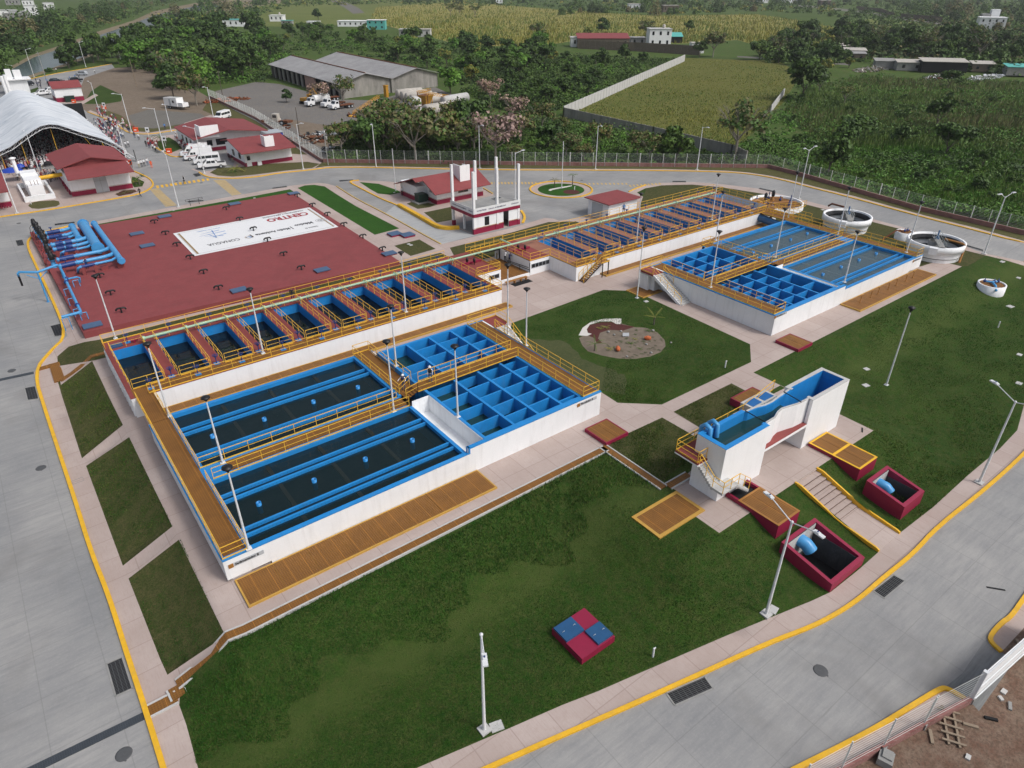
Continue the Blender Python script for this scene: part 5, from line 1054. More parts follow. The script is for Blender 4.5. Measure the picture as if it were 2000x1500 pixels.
for i, (dx, dy, s_) in enumerate(((-1.2, 1.6, 1.5), (1.4, 1.8, 1.6))):
 m = MB(); m.lathe(dx, dy, [(.35, .5), (.3, .9), (.2, 1.0), (.2, 1.3)], 10); m.build('pump_base', M['ochrepipe'], t, local=True)
 m = MB(); m.lathe(dx, dy, [(.28, 1.3), (.3, 1.4), (.3, 2.1), (.2, 2.3), (.03, 2.45)], 10); m.build('pump_motor', M['black'], t, local=True)
for i in range(8):
 a = i*.8+.3; rr_ = 2.2+(i % 3)*.7; m = MB(); m.tube((rr_*math.cos(a), rr_*math.sin(a), .5), (rr_*math.cos(a), rr_*math.sin(a), 1.5+(i % 2)*.4), .09, n=6); m.ball((rr_*math.cos(a), rr_*math.sin(a), .8), .25); m.build('valve', M['bluevalve'], t, local=True)
m = MB(); m.pipe([(-5.6, 2.2, .1), (-4.9, 2.0, 1.3), (-4.0, 1.5, 1.5), (-3.3, 1.2, 1.2), (-2.8, 1.0, .8)], .22, 10); m.pipe([(-2.8, .8, .9), (0, -.6, .9), (2.8, -2.2, .9)], .13, 8); m.pipe([(-2, 2, .9), (1, 3, .9), (3.4, 1.0, .9)], .13, 8); m.build('ochre_pipe', M['ochrepipe'], t, local=True)
railing('railing', [(108.0, 66.6, 1.0), (109.5, 65.0, 1.0), (112, 63.9, 1.0), (114.5, 64.1, 1.0)], t, sp=1.0)
for (px, py), r_, h_, lab, blue in (((1768, 452), 1.35, 1.2, 'small round white well with ochre top between the two thickeners', 0), ((1945, 536), 1.75, 1.05, 'small round white well with blue pipe cross on the right lawn', 1)):
 b_ = T(px, py); b_ = W(px, py+ (3 if not blue else 2), 0) if False else W(px, py, h_); b_.z = terr(b_.x, b_.y)
 t = thing('valve_well', lab, 'valve well', b_); m = MB(); m.lathe(0, 0, [(r_, -.3), (r_, h_), (r_-.2, h_), (r_-.2, h_-.4)], 32); m.build('round_wall', M['white'], t, local=True)
 m = MB(); m.disc(0, 0, h_-.12, r_-.2, 28); m.build('ochre_cover', M['grate'], t, local=True)
 m = MB(); z = h_+.12
 if blue: m.pipe([(-1.5, -1.2, h_-.35), (-.9, -.7, z), (.1, .1, z)], .15, 8); m.pipe([(-.3, .9, z), (.1, .1, z), (1.1, -.3, z)], .14, 8)
 else: m.pipe([(-3.6, 1.6, -h_*.0+.1), (-1.6, .7, h_+.3), (-1.0, .4, h_+.3), (-.6, .2, z)], .13, 8); m.pipe([(-.6, .2, z), (.8, -.3, z)], .12, 8)
 m.build('pipe', M['bluepipe' if blue else 'rust'], t, local=True)
 for (dx, dy) in ((-.3, .9), (.5, 0), (1.0, -.3)) if blue else ((-.2, 0), (.4, -.1)):
  m = MB(); m.ball((dx, dy, z+.05), .22); m.tube((dx, dy, z), (dx, dy, z+.45), .05, n=5); m.build('valve', M['bluevalve'], t, local=True)
def gable_bld(name, label, cat, x0, y0, x1, y1, h, hr, ridge='y', ov=.6, roof='maroonroof', band=.75, win=(), doors=(), rx=None, wall='white', bandm='maroonband', tk=.14, windows_left=(), group=None, name_part='roof'):
 t = thing(name, label, cat, ((x0+x1)/2, (y0+y1)/2, 0), group=group)
 m = MB()
 if ridge == 'y':
  rx = (x0+x1)/2 if rx is None else rx
  for ya in (y0, y1):
   pass
  pts = [(x0, h), (rx, hr), (x1, h)]
  m.hexa([(x0, y0, 0), (x1, y0, 0), (x1, y0, h), (rx, y0, hr), (x0, y0, h)], [(x0, y1, 0), (x1, y1, 0), (x1, y1, h), (rx, y1, hr), (x0, y1, h)])
 elif ridge == 'x':
  ry = (y0+y1)/2 if rx is None else rx
  m.hexa([(x0, y0, 0), (x0, y1, 0), (x0, y1, h), (x0, ry, hr), (x0, y0, h)], [(x1, y0, 0), (x1, y1, 0), (x1, y1, h), (x1, ry, hr), (x1, y0, h)])
 else: m.box(x0, y0, 0, x1, y1, h)
 m.build('wall', M[wall], t)
 m = MB(); o = ov
 if ridge == 'y':
  sl = (hr-h)/(rx-x0); sr = (hr-h)/(x1-rx); a = (x0-o, h-sl*o); b = (rx, hr); c = (x1+o, h-sr*o)
  for p, q in ((a, b), (b, c)):
   m.hexa([(p[0], y0-o, p[1]+.02), (q[0], y0-o, q[1]+.02), (q[0], y1+o, q[1]+.02), (p[0], y1+o, p[1]+.02)], [(p[0], y0-o, p[1]+tk), (q[0], y0-o, q[1]+tk), (q[0], y1+o, q[1]+tk), (p[0], y1+o, p[1]+tk)])
 elif ridge == 'x':
  sl = (hr-h)/(ry-y0); sr = (hr-h)/(y1-ry); a = (y0-o, h-sl*o); b = (ry, hr); c = (y1+o, h-sr*o)
  for p, q in ((a, b), (b, c)):
   m.hexa([(x0-o, p[0], p[1]+.02), (x1+o, p[0], p[1]+.02), (x1+o, q[0], q[1]+.02), (x0-o, q[0], q[1]+.02)], [(x0-o, p[0], p[1]+tk), (x1+o, p[0], p[1]+tk), (x1+o, q[0], q[1]+tk), (x0-o, q[0], q[1]+tk)])
 else: m.box(x0-o, y0-o, h, x1+o, y1+o, h+tk)
 m.build(name_part, M[roof], t)
 if band:
  m = MB(); e = .03
  segs = [(x0-e, y0-e, x1+e, y0), (x0-e, y1, x1+e, y1+e), (x0-e, y0, x0, y1), (x1, y0, x1+e, y1)]
  dx = sorted([d for d in doors if d[4:] == ()], key=lambda d: d[0])
  cur = x0-e
  for d in dx: m.box(cur, y0-e, 0, d[0], y0, band); cur = d[0]+d[2]
  m.box(cur, y0-e, 0, x1+e, y0, band)
  for s_ in segs[1:]: m.box(s_[0], s_[1], 0, s_[2], s_[3], band)
  m.build('painted_band', M[bandm], t)
  m = MB(); m.box(x0-.035, y0-.035, band+.07, x1+.035, y0, band+.11); m.box(x0-.035, y0, band+.07, x0, y1, band+.11); m.build('gold_line', M['ochrepipe'], t)
 for (x, z, ww, hh) in win:
  m = MB(); m.box(x-.05, y0-.05, z-.05, x+ww+.05, y0-.01, z+hh+.05); f = m.build('window', M['black'], t)
  m = MB(); n_ = 2 if ww > 1 else 1
  for i in range(n_): m.box(x+ww*i/n_+.03, y0-.06, z+.02, x+ww*(i+1)/n_-.03, y0-.045, z+hh-.02)
  m.build('pane', M['glass'], f)
 for (y, z, ww, hh) in windows_left:
  m = MB(); m.box(x0-.05, y-.05, z-.05, x0-.01, y+ww+.05, z+hh+.05); f = m.build('window', M['black'], t); m = MB(); m.box(x0-.06, y, z, x0-.045, y+ww, z+hh); m.build('pane', M['glass'], f)
 for d in doors:
  m = MB(); m.box(d[0], y0-.06, .02, d[0]+d[2], y0-.01, d[3]); dd = m.build('door', M['cargrey' if d[1] == 0 else 'whiter'], t)
  m = MB(); m.box(d[0]+d[2]/2-.02, y0-.075, .05, d[0]+d[2]/2+.02, y0-.061, d[3]-.05); m.build('door_seam', M['concrete'], dd)
 return t
def roofbox(t, x0, y0, x1, y1, z0, z1, open_='y1'):
 m = MB(); w_ = .18; m.box(x0, y0, z0, x1, y0+w_, z1); m.box(x0, y0+w_, z0, x0+w_, y1, z1); m.box(x1-w_, y0+w_, z0, x1, y1, z1-.2); m.build('roof_parapet', M['whiter'], t)
t = thing('control_building', 'white gabled building with maroon roof and white roof box behind the column house', 'building', (68, 110, 0))
m = MB(); hx0, hy0, hx1, hy1 = 64.3, 107.2, 74.6, 113.5
m.hexa([(hx0, hy0, 0), (hx0, hy1, 0), (hx0, hy1, 2.7), (hx0, 110.6, 4.3), (hx0, hy0, 2.6)], [(hx1, hy0, 0), (hx1, hy1, 0), (hx1, hy1, 2.7), (hx1, 110.6, 4.3), (hx1, hy0, 2.6)])
m.box(62.4, 111.2, 0, hx0, 117.2, 2.7); m.build('wall', M['white'], t)
m = MB(); ym = 110.6
def sl(m, p, z, th=.14, mi=0): m.hexa([(a[0], a[1], z_) for a, z_ in zip(p, z)], [(a[0], a[1], z_+th) for a, z_ in zip(p, z)], mi)
sl(m, [(63.0, 105.6), (75.4, 105.6), (75.4, ym), (63.0, ym)], [2.25, 2.25, 4.4, 4.4]); sl(m, [(61.4, ym), (75.4, ym), (75.4, 118), (61.4, 118)], [4.4, 4.4, 1.9, 1.9]); sl(m, [(61.4, 109.6), (63.0, 109.6), (63.0, ym), (61.4, ym)], [3.95, 3.95, 4.4, 4.4])
m.build('roof', M['maroonroof'], t)
m = MB(); m.box(64.27, 107.17, 0, 74.63, 107.2, .8); m.box(64.27, 107.2, 0, 64.3, 111.2, .8); m.box(74.6, 107.2, 0, 74.63, 113.5, .8); m.box(62.37, 111.17, 0, 64.3, 111.2, .8); m.box(62.37, 111.2, 0, 62.4, 117.2, .8); m.build('painted_band', M['maroonband'], t)
m = MB(); m.box(64.26, 107.15, .88, 74.6, 107.2, .92); m.box(64.26, 107.2, .88, 64.3, 111.2, .92); m.box(62.35, 111.2, .88, 62.4, 117.2, .92); m.build('gold_line', M['ochrepipe'], t)
m = MB(); m.box(69.0, 107.14, 1.35, 71.2, 107.19, 2.25); f = m.build('window', M['wood'], t); m = MB(); m.box(69.08, 107.12, 1.42, 70.06, 107.138, 2.18); m.box(70.14, 107.12, 1.42, 71.12, 107.138, 2.18); m.build('pane', M['glass'], f)
m = MB(); m.box(69.8, 107.6, 3.0, 72.0, 107.8, 6.1); m.box(69.8, 107.8, 3.0, 70.0, 109.9, 6.1); m.box(71.8, 107.8, 3.4, 72.0, 109.9, 5.8); m.build('roof_box', M['whiter'], t)
m = MB(); m.box(63.95, 108.3, 2.0, 64.28, 109.1, 2.5); m.box(63.95, 107.4, 1.9, 64.28, 108.0, 2.4); m.build('air_conditioner', M['concrete'], t)
p = T(823, 396); t = thing('transformer', 'dark green transformer cabinet on a concrete plinth beside the gabled building', 'transformer', (p.x+.3, p.y+.5, 0))
m = MB(); m.box(-1.5, -1.3, 0, 1.6, 1.3, .16); m.build('plinth', M['concrete'], t, local=True); m = MB(); m.box(-.9, -.8, .16, .7, .8, 1.55); m.box(-.95, -.85, 1.5, .75, .85, 1.62); m.box(.7, -.6, .3, 1.2, .6, 1.3); m.build('cabinet', M['darkgreen'], t, local=True)
m = MB(); m.box(-.12, -.815, .3, -.08, -.8, 1.4); m.box(-.3, -.82, .8, -.2, -.8, .95); m.build('cabinet_door', M['black'], t, local=True)
t = thing('column_house', 'unfinished white house with six tall roof columns, crimson base and a printed band', 'building', (64.8, 92.5, 0))
X0, Y0, X1, Y1, SH = 60.1, 89.1, 69.5, 95.7, 3.5
m = MB(); m.box(X0+.4, Y0+.1, .0, 66.1, Y0+.25, 3.0); m.box(67.2, Y0+.1, 0, X1-.4, Y0+.25, 3.0); m.box(64.4, Y0+.25, 0, 64.6, Y1-.2, 3.0); m.box(X1-.25, Y0+.25, 0, X1-.1, Y1-.2, 3.0); m.box(64.6, Y1-.25, 0, X1-.25, Y1-.1, 3.0); m.build('wall', M['white'], t)
m = MB(); m.box(X0+.05, Y0+.02, 0, 66.1, Y0+.1, .85); m.box(67.2, Y0+.02, 0, X1-.05, Y0+.1, .85); m.box(X0, Y1-.5, 0, X0+.5, Y1, .85); m.box(X0-.02, Y0-.02, 0, X0+.47, Y0+.4, .85); m.box(X0+.02, Y0-.03, 2.75, X1-.02, Y0+.08, 3.28); m.box(X0-.05, Y0+.08, 2.75, X0+.08, Y1, 3.28); m.box(64.4, Y0-.05, 0, 65.05, Y0+.3, .85); m.box(X1-.5, Y0-.05, 0, X1+.03, Y0+.3, .85); m.build('crimson_band', M['maroonband'], t)
m = MB(); m.box(X0+.05, Y0-.0, .92, 66.1, Y0+.1, .97); m.box(67.2, Y0, .92, X1, Y0+.1, .97); m.build('gold_line', M['ochrepipe'], t)
for i, (x, y) in enumerate(((X0+.02, Y0+.02), (64.7, Y0+.0), (X1-.42, Y0+.02), (X0+.02, Y1-.42), (64.7, Y1-.42), (X1-.42, Y1-.42))):
 slab('column', [(x, y, 0 if i < 4 else 0, x+.38, y+.38, 9.95)], 'whiter', t)
slab('column', [(X0+.3, 92.4, 0, X0+.6, 92.7, 3.2)], 'whiter', t)
m = MB(); m.box(X0+.08, Y0+.08, 3.2, X1-.05, Y1-.05, SH); m.box(67.3, 93.2, SH, 68.9, 94.2, SH+.12); m.build('roof_slab', M['concrete'], t)
m = MB(); m.box(67.45, 93.35, SH+.12, 68.75, 94.05, SH+.14); m.build('roof_hatch', M['glass'], t)
m = MB(); m.box(X0-.02, Y0-.06, 3.3, X1+.02, Y0-.03, 4.2); m.box(X0-.08, Y0-.06, 3.3, X0-.05, Y1+.1, 4.2);
for i, s_ in enumerate(('HONESTIDAD', 'Gobierno de México', 'CENTRO', 'CONAGUA')): m.text(s_, (X0+.6+i*2.3, Y0-.066, 3.65), (1, 0, 0), (0, 0, 1), .30, 1, 0, .01); m.text(s_, (X0-.086, Y1-.6-i*1.55, 3.65), (0, -1, 0), (0, 0, 1), .24, 1, 0, .01)
m.build('printed_cloth', [M['clwhite'], M['clnavy']], t)
m = MB(); m.box(62.3, Y0+.08, 1.1, 63.2, Y0+.12, 2.5); f = m.build('window', M['dark'], t)
slab('ground_slab', [(X0+.1, Y0+.3, 0.005, 64.4, Y1, .02)], 'concrete', t)
t = gable_bld('chlorine_store', 'small white store with a slanted maroon slab roof beside the right filters', 'building', 82.4, 81.2, 89.3, 86.2, 2.9, 2.9, 'flat', .55, 'maroonroof', .0)
m = MB(); m.box(82.34, 82.6, .1, 82.4, 85.2, 2.5); m.build('roller_door', M['cargrey'], t)
m = MB(); m.box(82.36, 81.16, 0, 89.34, 81.2, .7); m.build('painted_band', M['maroonband'], t)
t = thing('pump_house', 'large white pump house with a stepped maroon roof and grey double door', 'building', (17, 158, 0))
m = MB(); m.box(11.9, 153.3, 0, 22.4, 172.0, 3.6); m.hexa([(11.9, 158.5, 3.6), (22.4, 158.5, 3.6), (17.2, 158.5, 5.2)], [(11.9, 172, 3.6), (22.4, 172, 3.6), (17.2, 172, 5.2)]); m.build('wall', M['white'], t)
m = MB(); sl(m, [(11.6, 149.7), (22.9, 149.7), (23.2, 161), (12.3, 161)], [3.7, 3.7, 4.6, 4.6], .16)
m.build('lower_roof', M['maroonroof'], t)
m = MB(); sl(m, [(11.0, 157.2), (17.1, 157.2), (17.1, 173), (11.0, 173)], [4.3, 5.8, 5.8, 4.3], .16); sl(m, [(17.1, 157.2), (23.6, 157.2), (23.6, 173), (17.1, 173)], [5.8, 4.3, 4.3, 5.8], .16); m.build('upper_roof', M['maroonroof'], t)
m = MB(); m.hexa([(11.9, 157.9, 4.3), (22.5, 157.9, 4.3), (17.1, 157.9, 5.75)], [(11.9, 158.4, 4.3), (22.5, 158.4, 4.3), (17.1, 158.4, 5.75)]); m.build('gable_panel', M['maroonroof'], t)
m = MB(); m.box(11.86, 153.26, 0, 16.0, 153.3, .85); m.box(18.3, 153.26, 0, 22.44, 153.3, .85); m.box(11.86, 153.3, 0, 11.9, 172, .85); m.build('painted_band', M['maroonband'], t)
m = MB(); m.box(11.86, 153.25, .93, 16.0, 153.3, .98); m.box(18.3, 153.25, .93, 22.4, 153.3, .98); m.build('gold_line', M['ochrepipe'], t)
m = MB(); m.box(16.05, 153.24, .02, 18.25, 153.3, 3.3); dd = m.build('door', M['cargrey'], t); m = MB(); m.box(17.1, 153.22, .05, 17.16, 153.24, 3.2); m.box(16.05, 153.22, 2.2, 18.25, 153.24, 2.25); m.build('door_seam', M['concrete'], dd)
for x in (13.4, 20.9): m = MB(); m.box(x, 153.1, 3.0, x+.3, 153.3, 3.2); m.build('wall_lamp', M['black'], t)
for i in range(4): slab('side_pilaster', [(11.6, 155+i*2.6, 0, 11.9, 155.7+i*2.6, .9)], 'maroonband', t)
t = gable_bld('service_building', 'corner of a white building with maroon roof cut by the left photo edge', 'building', -9, 153.2, 2.1, 166, 3.3, 3.3, 'flat', .3, 'maroonroof', .8)
m = MB(); sl(m, [(-9.5, 148.3), (2.3, 148.3), (2.6, 159.5), (-9.5, 159.5)], [3.5, 3.5, 4.6, 4.6], .16); m.build('pitched_roof', M['maroonroof'], t)
for i in range(7): slab('base_block', [(-.9+i*.42, 152.2, 0, -.65+i*.42, 152.5, .4)], 'maroonband', t)
t = thing('fan_unit', 'white blower unit with vent stack standing in a low white walled basin', 'machine', (6.7, 160, 0))
m = MB(); m.box(4.25, 154.0, 0, 9.2, 154.35, .95); m.box(4.25, 154.35, 0, 4.6, 166.2, .95); m.box(8.85, 154.35, 0, 9.2, 166.2, .95); m.box(4.6, 165.9, 0, 8.85, 166.2, .95); m.build('basin_wall', M['white'], t)
m = MB(); m.box(5.6, 156.5, 0, 8.0, 159, 2.2); m.box(5.4, 159, 0, 8.1, 163.5, 2.8); m.box(5.3, 163.5, 0, 8.0, 166.5, 3.2); m.build('casing', M['whiter'], t)
m = MB(); m.tube((5.0, 165.5, 3.0), (5.0, 165.5, 5.6), .35, n=12); m.lathe(5.0, 165.5, [(.35, 5.6), (.6, 5.75), (.6, 5.9), (.1, 6.05)], 14); m.build('vent_stack', M['whiter'], t)
m = MB();
for x in (6.2, 6.8, 7.3): m.tube((x, 156.6, 2.3), (x, 157.2, 3.0), .05, n=5)
m.build('gauge', M['rust'], t)
m = MB(); m.tube((8.0, 160.5, 2.6), (12.6, 160.9, 2.7), .38, n=14); solo(m, 'yellow_duct', M['kerb'], 'fat yellow duct between the blower unit and the pump house', 'duct', (0, 0, 0))
t = thing('office_building', 'larger white office with a wide maroon gabled roof behind the ambulances', 'building', (50, 183, 0))
m = MB(); m.hexa([(41.3, 177.8, 0), (57.3, 177.8, 0), (57.3, 177.8, 3.4), (48.9, 177.8, 4.7), (41.3, 177.8, 3.4)], [(41.3, 192.5, 0), (57.3, 192.5, 0), (57.3, 192.5, 3.4), (48.9, 192.5, 4.7), (41.3, 192.5, 3.4)]); m.build('wall', M['white'], t)
m = MB(); sl(m, [(40.5, 174.4), (48.7, 173.6), (49.0, 193.6), (41.0, 193.6)], [3.45, 4.95, 4.95, 3.45], .18); sl(m, [(48.7, 173.6), (58.3, 175.2), (58.8, 194.5), (49.0, 193.6)], [4.95, 3.45, 3.45, 4.95], .18); m.build('roof', M['maroonroof'], t)
m = MB(); m.box(41.27, 177.77, 0, 57.3, 177.8, .8); m.box(41.27, 177.8, 0, 41.3, 192.5, .8); m.build('painted_band', M['maroonband'], t)
for (x, z, ww, hh) in ((44.2, 1.2, 1.2, 1.3), (46.3, 1.2, 2.6, 1.4), (51.6, 1.4, 1.2, .9), (53.3, 1.4, 1.0, .9)):
 m = MB(); m.box(x, 177.72, z, x+ww, 177.77, z+hh); f = m.build('window', M['black'], t); m = MB(); m.box(x+.06, 177.70, z+.06, x+ww/2-.04, 177.72, z+hh-.06); m.box(x+ww/2+.04, 177.70, z+.06, x+ww-.06, 177.72, z+hh-.06); m.build('pane', M['glass'], f)
for y in (180, 183.5, 187): m = MB(); m.box(41.22, y, 1.2, 41.28, y+1.2, 2.6); f = m.build('window', M['black'], t); m = MB(); m.box(41.2, y+.08, 1.28, 41.22, y+1.12, 2.52); m.build('pane', M['glass'], f)
m = MB(); m.box(42.3, 174.6, 3.6, 46.6, 174.85, 6.3); m.box(42.3, 174.85, 3.6, 42.55, 177.9, 6.3); m.box(46.35, 174.85, 4.2, 46.6, 177.2, 5.6); m.build('roof_box', M['whiter'], t)
m = MB(); m.box(50.2, 177.3, .1, 51.2, 177.7, .9); m.build('air_conditioner', M['whiter'], t)
t = thing('small_office', 'smaller white office with maroon roof beside the parked pickup', 'building', (51, 162, 0))
m = MB(); m.box(46.1, 157.1, 0, 56.7, 169.5, 3.2); m.hexa([(46.1, 157.1, 3.2), (46.1, 169.5, 3.2), (46.1, 164.8, 4.3)], [(56.7, 157.1, 3.2), (56.7, 169.5, 3.2), (56.7, 164.8, 4.3)]); m.build('wall', M['white'], t)
m = MB(); sl(m, [(44.8, 154.4), (57.1, 154.4), (57.6, 165), (45.3, 165)], [3.2, 3.2, 4.5, 4.5], .16); sl(m, [(45.3, 165), (57.6, 165), (57.8, 171), (45.5, 171)], [4.5, 4.5, 3.4, 3.4], .16); m.build('roof', M['maroonroof'], t)
m = MB(); m.box(46.07, 157.07, 0, 46.4, 157.1, .8); m.box(47.5, 157.07, 0, 56.73, 157.1, .8); m.box(46.07, 157.1, 0, 46.1, 169.5, .8); m.build('painted_band', M['maroonband'], t)
m = MB(); m.box(46.5, 157.03, .05, 47.4, 157.08, 2.3); dd = m.build('door', M['whiter'], t); m = MB(); m.box(46.6, 157.01, 1.3, 47.3, 157.03, 2.2); m.build('pane', M['glass'], dd)
for y in (159.5, 163.8): m = MB(); m.box(46.03, y, 1.2, 46.08, y+1.4, 2.5); f = m.build('window', M['black'], t); m = MB(); m.box(46.01, y+.08, 1.28, 46.03, y+1.3, 2.42); m.build('pane', M['glass'], f)
m = MB(); q0 = W(512, 278, 4.3); m.box(q0.x-.2, q0.y-2.3, 3.7, q0.x+1.9, q0.y-2.1, 5.9); m.box(q0.x-.2, q0.y-2.1, 3.7, q0.x, q0.y, 5.9); m.box(q0.x+1.7, q0.y-2.1, 3.7, q0.x+1.9, q0.y, 5.6); m.build('roof_box', M['whiter'], t)
m = MB(); m.box(48.6, 156.5, .05, 49.5, 156.95, .85); m.build('air_conditioner', M['whiter'], t)
p = T(521, 262); m = MB(); m.box(-2.5, -2, 0, 2.5, 2, 2.6, 0); m.box(-2.7, -2.2, 2.6, 2.7, 2.2, 2.75, 1); solo(m, 'water_box', [M['tarpblue'], M['cargrey']], 'blue and grey container behind the larger office near the fence', 'container', (59.8, 178.5, 0))
t = gable_bld('yard_store', 'small white store with maroon roof and crimson base in the dirt yard', 'building', 26.3, 283, 34.3, 291.5, 4.2, 5.8, 'x', .4, 'maroonroof', 1.3)
p = T(127, 196);
m = MB(); m.box(0, 0, 0, 2.8, 1.2, 1.7); m.box(-.1, -.1, 1.7, 2.9, 1.3, 1.85); solo(m, 'green_cabinet', M['darkgreen'], 'dark green cabinet against the wall of the yard store', 'cabinet', (28.6, 281.4, 0))
t = thing('gate_house', 'white gate building with two thick white columns beyond the tent', 'building', T(35, 180))
b0 = T(38, 182); m = MB(); m.box(b0.x-3.5, b0.y, 0, b0.x+3.5, b0.y+5, 4.3); m.build('wall', M['white'], t); m = MB(); m.box(b0.x-4.5, b0.y-1, 4.3, b0.x+4.8, b0.y+6, 4.7); m.build('roof', M['whiter'], t)
m = MB(); m.box(b0.x-2.2, b0.y, 4.7, b0.x-.4, b0.y+2, 7.8); m.box(b0.x+.1, b0.y, 4.7, b0.x+2.4, b0.y+2, 7.4); m.build('roof_box', M['whiter'], t)
for (px, py, tx, ty) in ((22, 186, 8, 146), (15, 187, -4, 150)):
 q = T(px, py); h_ = hgt(q, tx, ty); m = MB(); m.tube(q, q+Vector((0, 0, min(h_, 11))), .55, n=12); m.build('column', M['whiter'], t)
ty0, ty1 = 181.3, 240.0
prof = [(28.6, .0), (27.9, .6), (27.0, 1.5), (25.4, 3.3), (23.1, 4.8), (19.6, 6.4), (17.0, 7.8), (15.6, 8.5), (14.0, 8.8), (12.4, 8.6), (10.8, 7.9), (8.9, 6.9), (5.9, 5.2), (3.6, 4.4), (1.5, 3.3), (.2, 1.6), (-.5, 0)]
prof = [(x, z) for x, z in prof]
t = thing('event_tent', 'huge arched event tent with grey-white membrane roof over the seated crowd', 'tent', (14, 210, 0))
m = MB(); ny = 24; P_ = prof
for j in range(ny+1):
 y = ty0-.5+(ty1-ty0+1)*j/ny; sag = .14*math.sin(j*math.pi*2/4); rise = 1.5*j/ny
 for (x, z) in P_: m.v.append((x, y, max(.05, z*(1+.05*j/ny)+.12+(sag if z > 1 else 0))))
K = len(P_)
for j in range(ny):
 for i in range(2, K-3): m.f.append((j*K+i, j*K+i+1, (j+1)*K+i+1, (j+1)*K+i)); m.m.append(0); m.sm.append(True)
m.build('membrane', M['tent'], t)
def truss(y, k_=1.0, name='front_truss'):
 m = MB(); top = [Vector((x, y, z*k_)) for x, z in prof]; fine = []
 for i in range(len(top)-1): fine += [top[i].lerp(top[i+1], f) for f in (0, .5)]
 fine.append(top[-1]); low = []
 c = Vector((14, y, 0))
 for i, p in enumerate(fine):
  a, b = fine[max(0, i-1)], fine[min(len(fine)-1, i+1)]; d = (b-a).normalized(); n_ = Vector((d.z, 0, -d.x)); n_ = n_ if n_.z < 0 or abs(n_.z) < .2 else -n_
  if n_.dot(Vector((14, y, 2))-p) < 0: n_ = -n_
  low.append(p+n_*.62)
 for L_ in (fine, low):
  for i in range(len(L_)-1): m.tube(L_[i], L_[i+1], .075, n=5)
 for i in range(len(fine)-1): m.tube(fine[i], low[i+1], .04, n=4); m.tube(low[i], fine[i], .04, n=4)
 return m.build(name, M['galv'], t)
truss(ty0);
for y in (196, 211, 226, 239.5): truss(y, 1.0, 'inner_truss')
for (px, py, tx, ty) in ((33, 318, 16, 240),): pass
for x, top_ in ((14.1, 8.0), (8.0, 6.2), (3.8, 4.2)):
 m = MB(); m.tube((x, ty0+1.0, 0), (x, ty0+1.0, top_), .055, n=6); m.build('yellow_prop', M['yellow'], t)
m = MB(); m.tube((22.8, 181.8, 4.6), (23.6, 179, 0), .05, n=5); m.tube((19.5, 181.6, 6.2), (22, 180, .5), .03, n=4); m.build('guy_rope', M['yellow'], t)
slab('stage_backdrop', [(0, 238.6, 0, 28, 239, 5)], 'dark', t)
for (px, py, r_, mt, lab) in ((22, 331, 2.0, 'tarpblue', 'large round blue parasol at the edge of the crowd'), (39, 323, .85, 'tarpblue', 'small blue parasol next to the large one'), (60, 338, .75, 'lime', 'lime green parasol behind the blower unit'), (93, 318, .9, 'clblack', 'dark parasol in the crowd by the pump house')):
 q = W(px, py, 2.2); t_ = thing('parasol', lab, 'parasol', (q.x, q.y, 0)); m = MB(); m.lathe(0, 0, [(r_, 1.9), (r_*.8, 2.25), (r_*.4, 2.5), (.02, 2.6)], 14); m.build('canopy', M[mt], t_, local=True); m = MB(); m.tube((0, 0, 0), (0, 0, 2.55), .03, n=5); m.build('pole', M['galv'], t_, local=True)
t = thing('warehouse', 'old grey warehouse with twin corrugated gable roofs in the machinery yard', 'warehouse', (125, 270, 0))
A, B_, C, D = Vector((104.5, 233.5)), Vector((147.5, 240.5)), Vector((150, 312)), Vector((107.5, 306))
def lerp2(u, v): return A.lerp(B_, u).lerp(D.lerp(C, u), v)
um = .5; EH, RH = 4.6, 7.2
m = MB();
for (u0, u1) in ((0, um), (um, 1)):
 uc = (u0+u1)/2
 pts = [(u0, 0), (u1, 0), (u1, EH), (uc, RH), (u0, EH)]
 m.hexa([(*lerp2(u, 0), z) for u, z in pts], [(*lerp2(u, .005), z) for u, z in pts])
 m.hexa([(*lerp2(u, .995), z) for u, z in pts], [(*lerp2(u, 1), z) for u, z in pts])
m.hexa([(*lerp2(1, 0), 0), (*lerp2(1, 1), 0), (*lerp2(.99, 1), 0), (*lerp2(.99, 0), 0)], [(*lerp2(1, 0), EH), (*lerp2(1, 1), EH), (*lerp2(.99, 1), EH), (*lerp2(.99, 0), EH)])
m.build('block_wall', M['block'], t)
m = MB()
for i in range(14):
 v = i/14;
 if i in (4, 5): continue
 m.hexa([(*lerp2(0, v), 0), (*lerp2(0, v+.025), 0), (*lerp2(.012, v+.025), 0), (*lerp2(.012, v), 0)], [(*lerp2(0, v), EH), (*lerp2(0, v+.025), EH), (*lerp2(.012, v+.025), EH), (*lerp2(.012, v), EH)])
m.build('side_pillars', M['block'], t)
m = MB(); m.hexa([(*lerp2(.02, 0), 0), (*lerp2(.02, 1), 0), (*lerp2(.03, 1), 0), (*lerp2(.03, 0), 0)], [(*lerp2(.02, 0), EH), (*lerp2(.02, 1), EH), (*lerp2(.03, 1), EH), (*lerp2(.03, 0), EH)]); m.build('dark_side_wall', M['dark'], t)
m = MB(); m.hexa([(*lerp2(-.002, .32), 0), (*lerp2(-.002, .46), 0), (*lerp2(.01, .46), 0), (*lerp2(.01, .32), 0)], [(*lerp2(-.002, .32), EH-.3), (*lerp2(-.002, .46), EH-.3), (*lerp2(.01, .46), EH-.3), (*lerp2(.01, .32), EH-.3)]); m.build('salmon_door', M['pinksoft'], t)
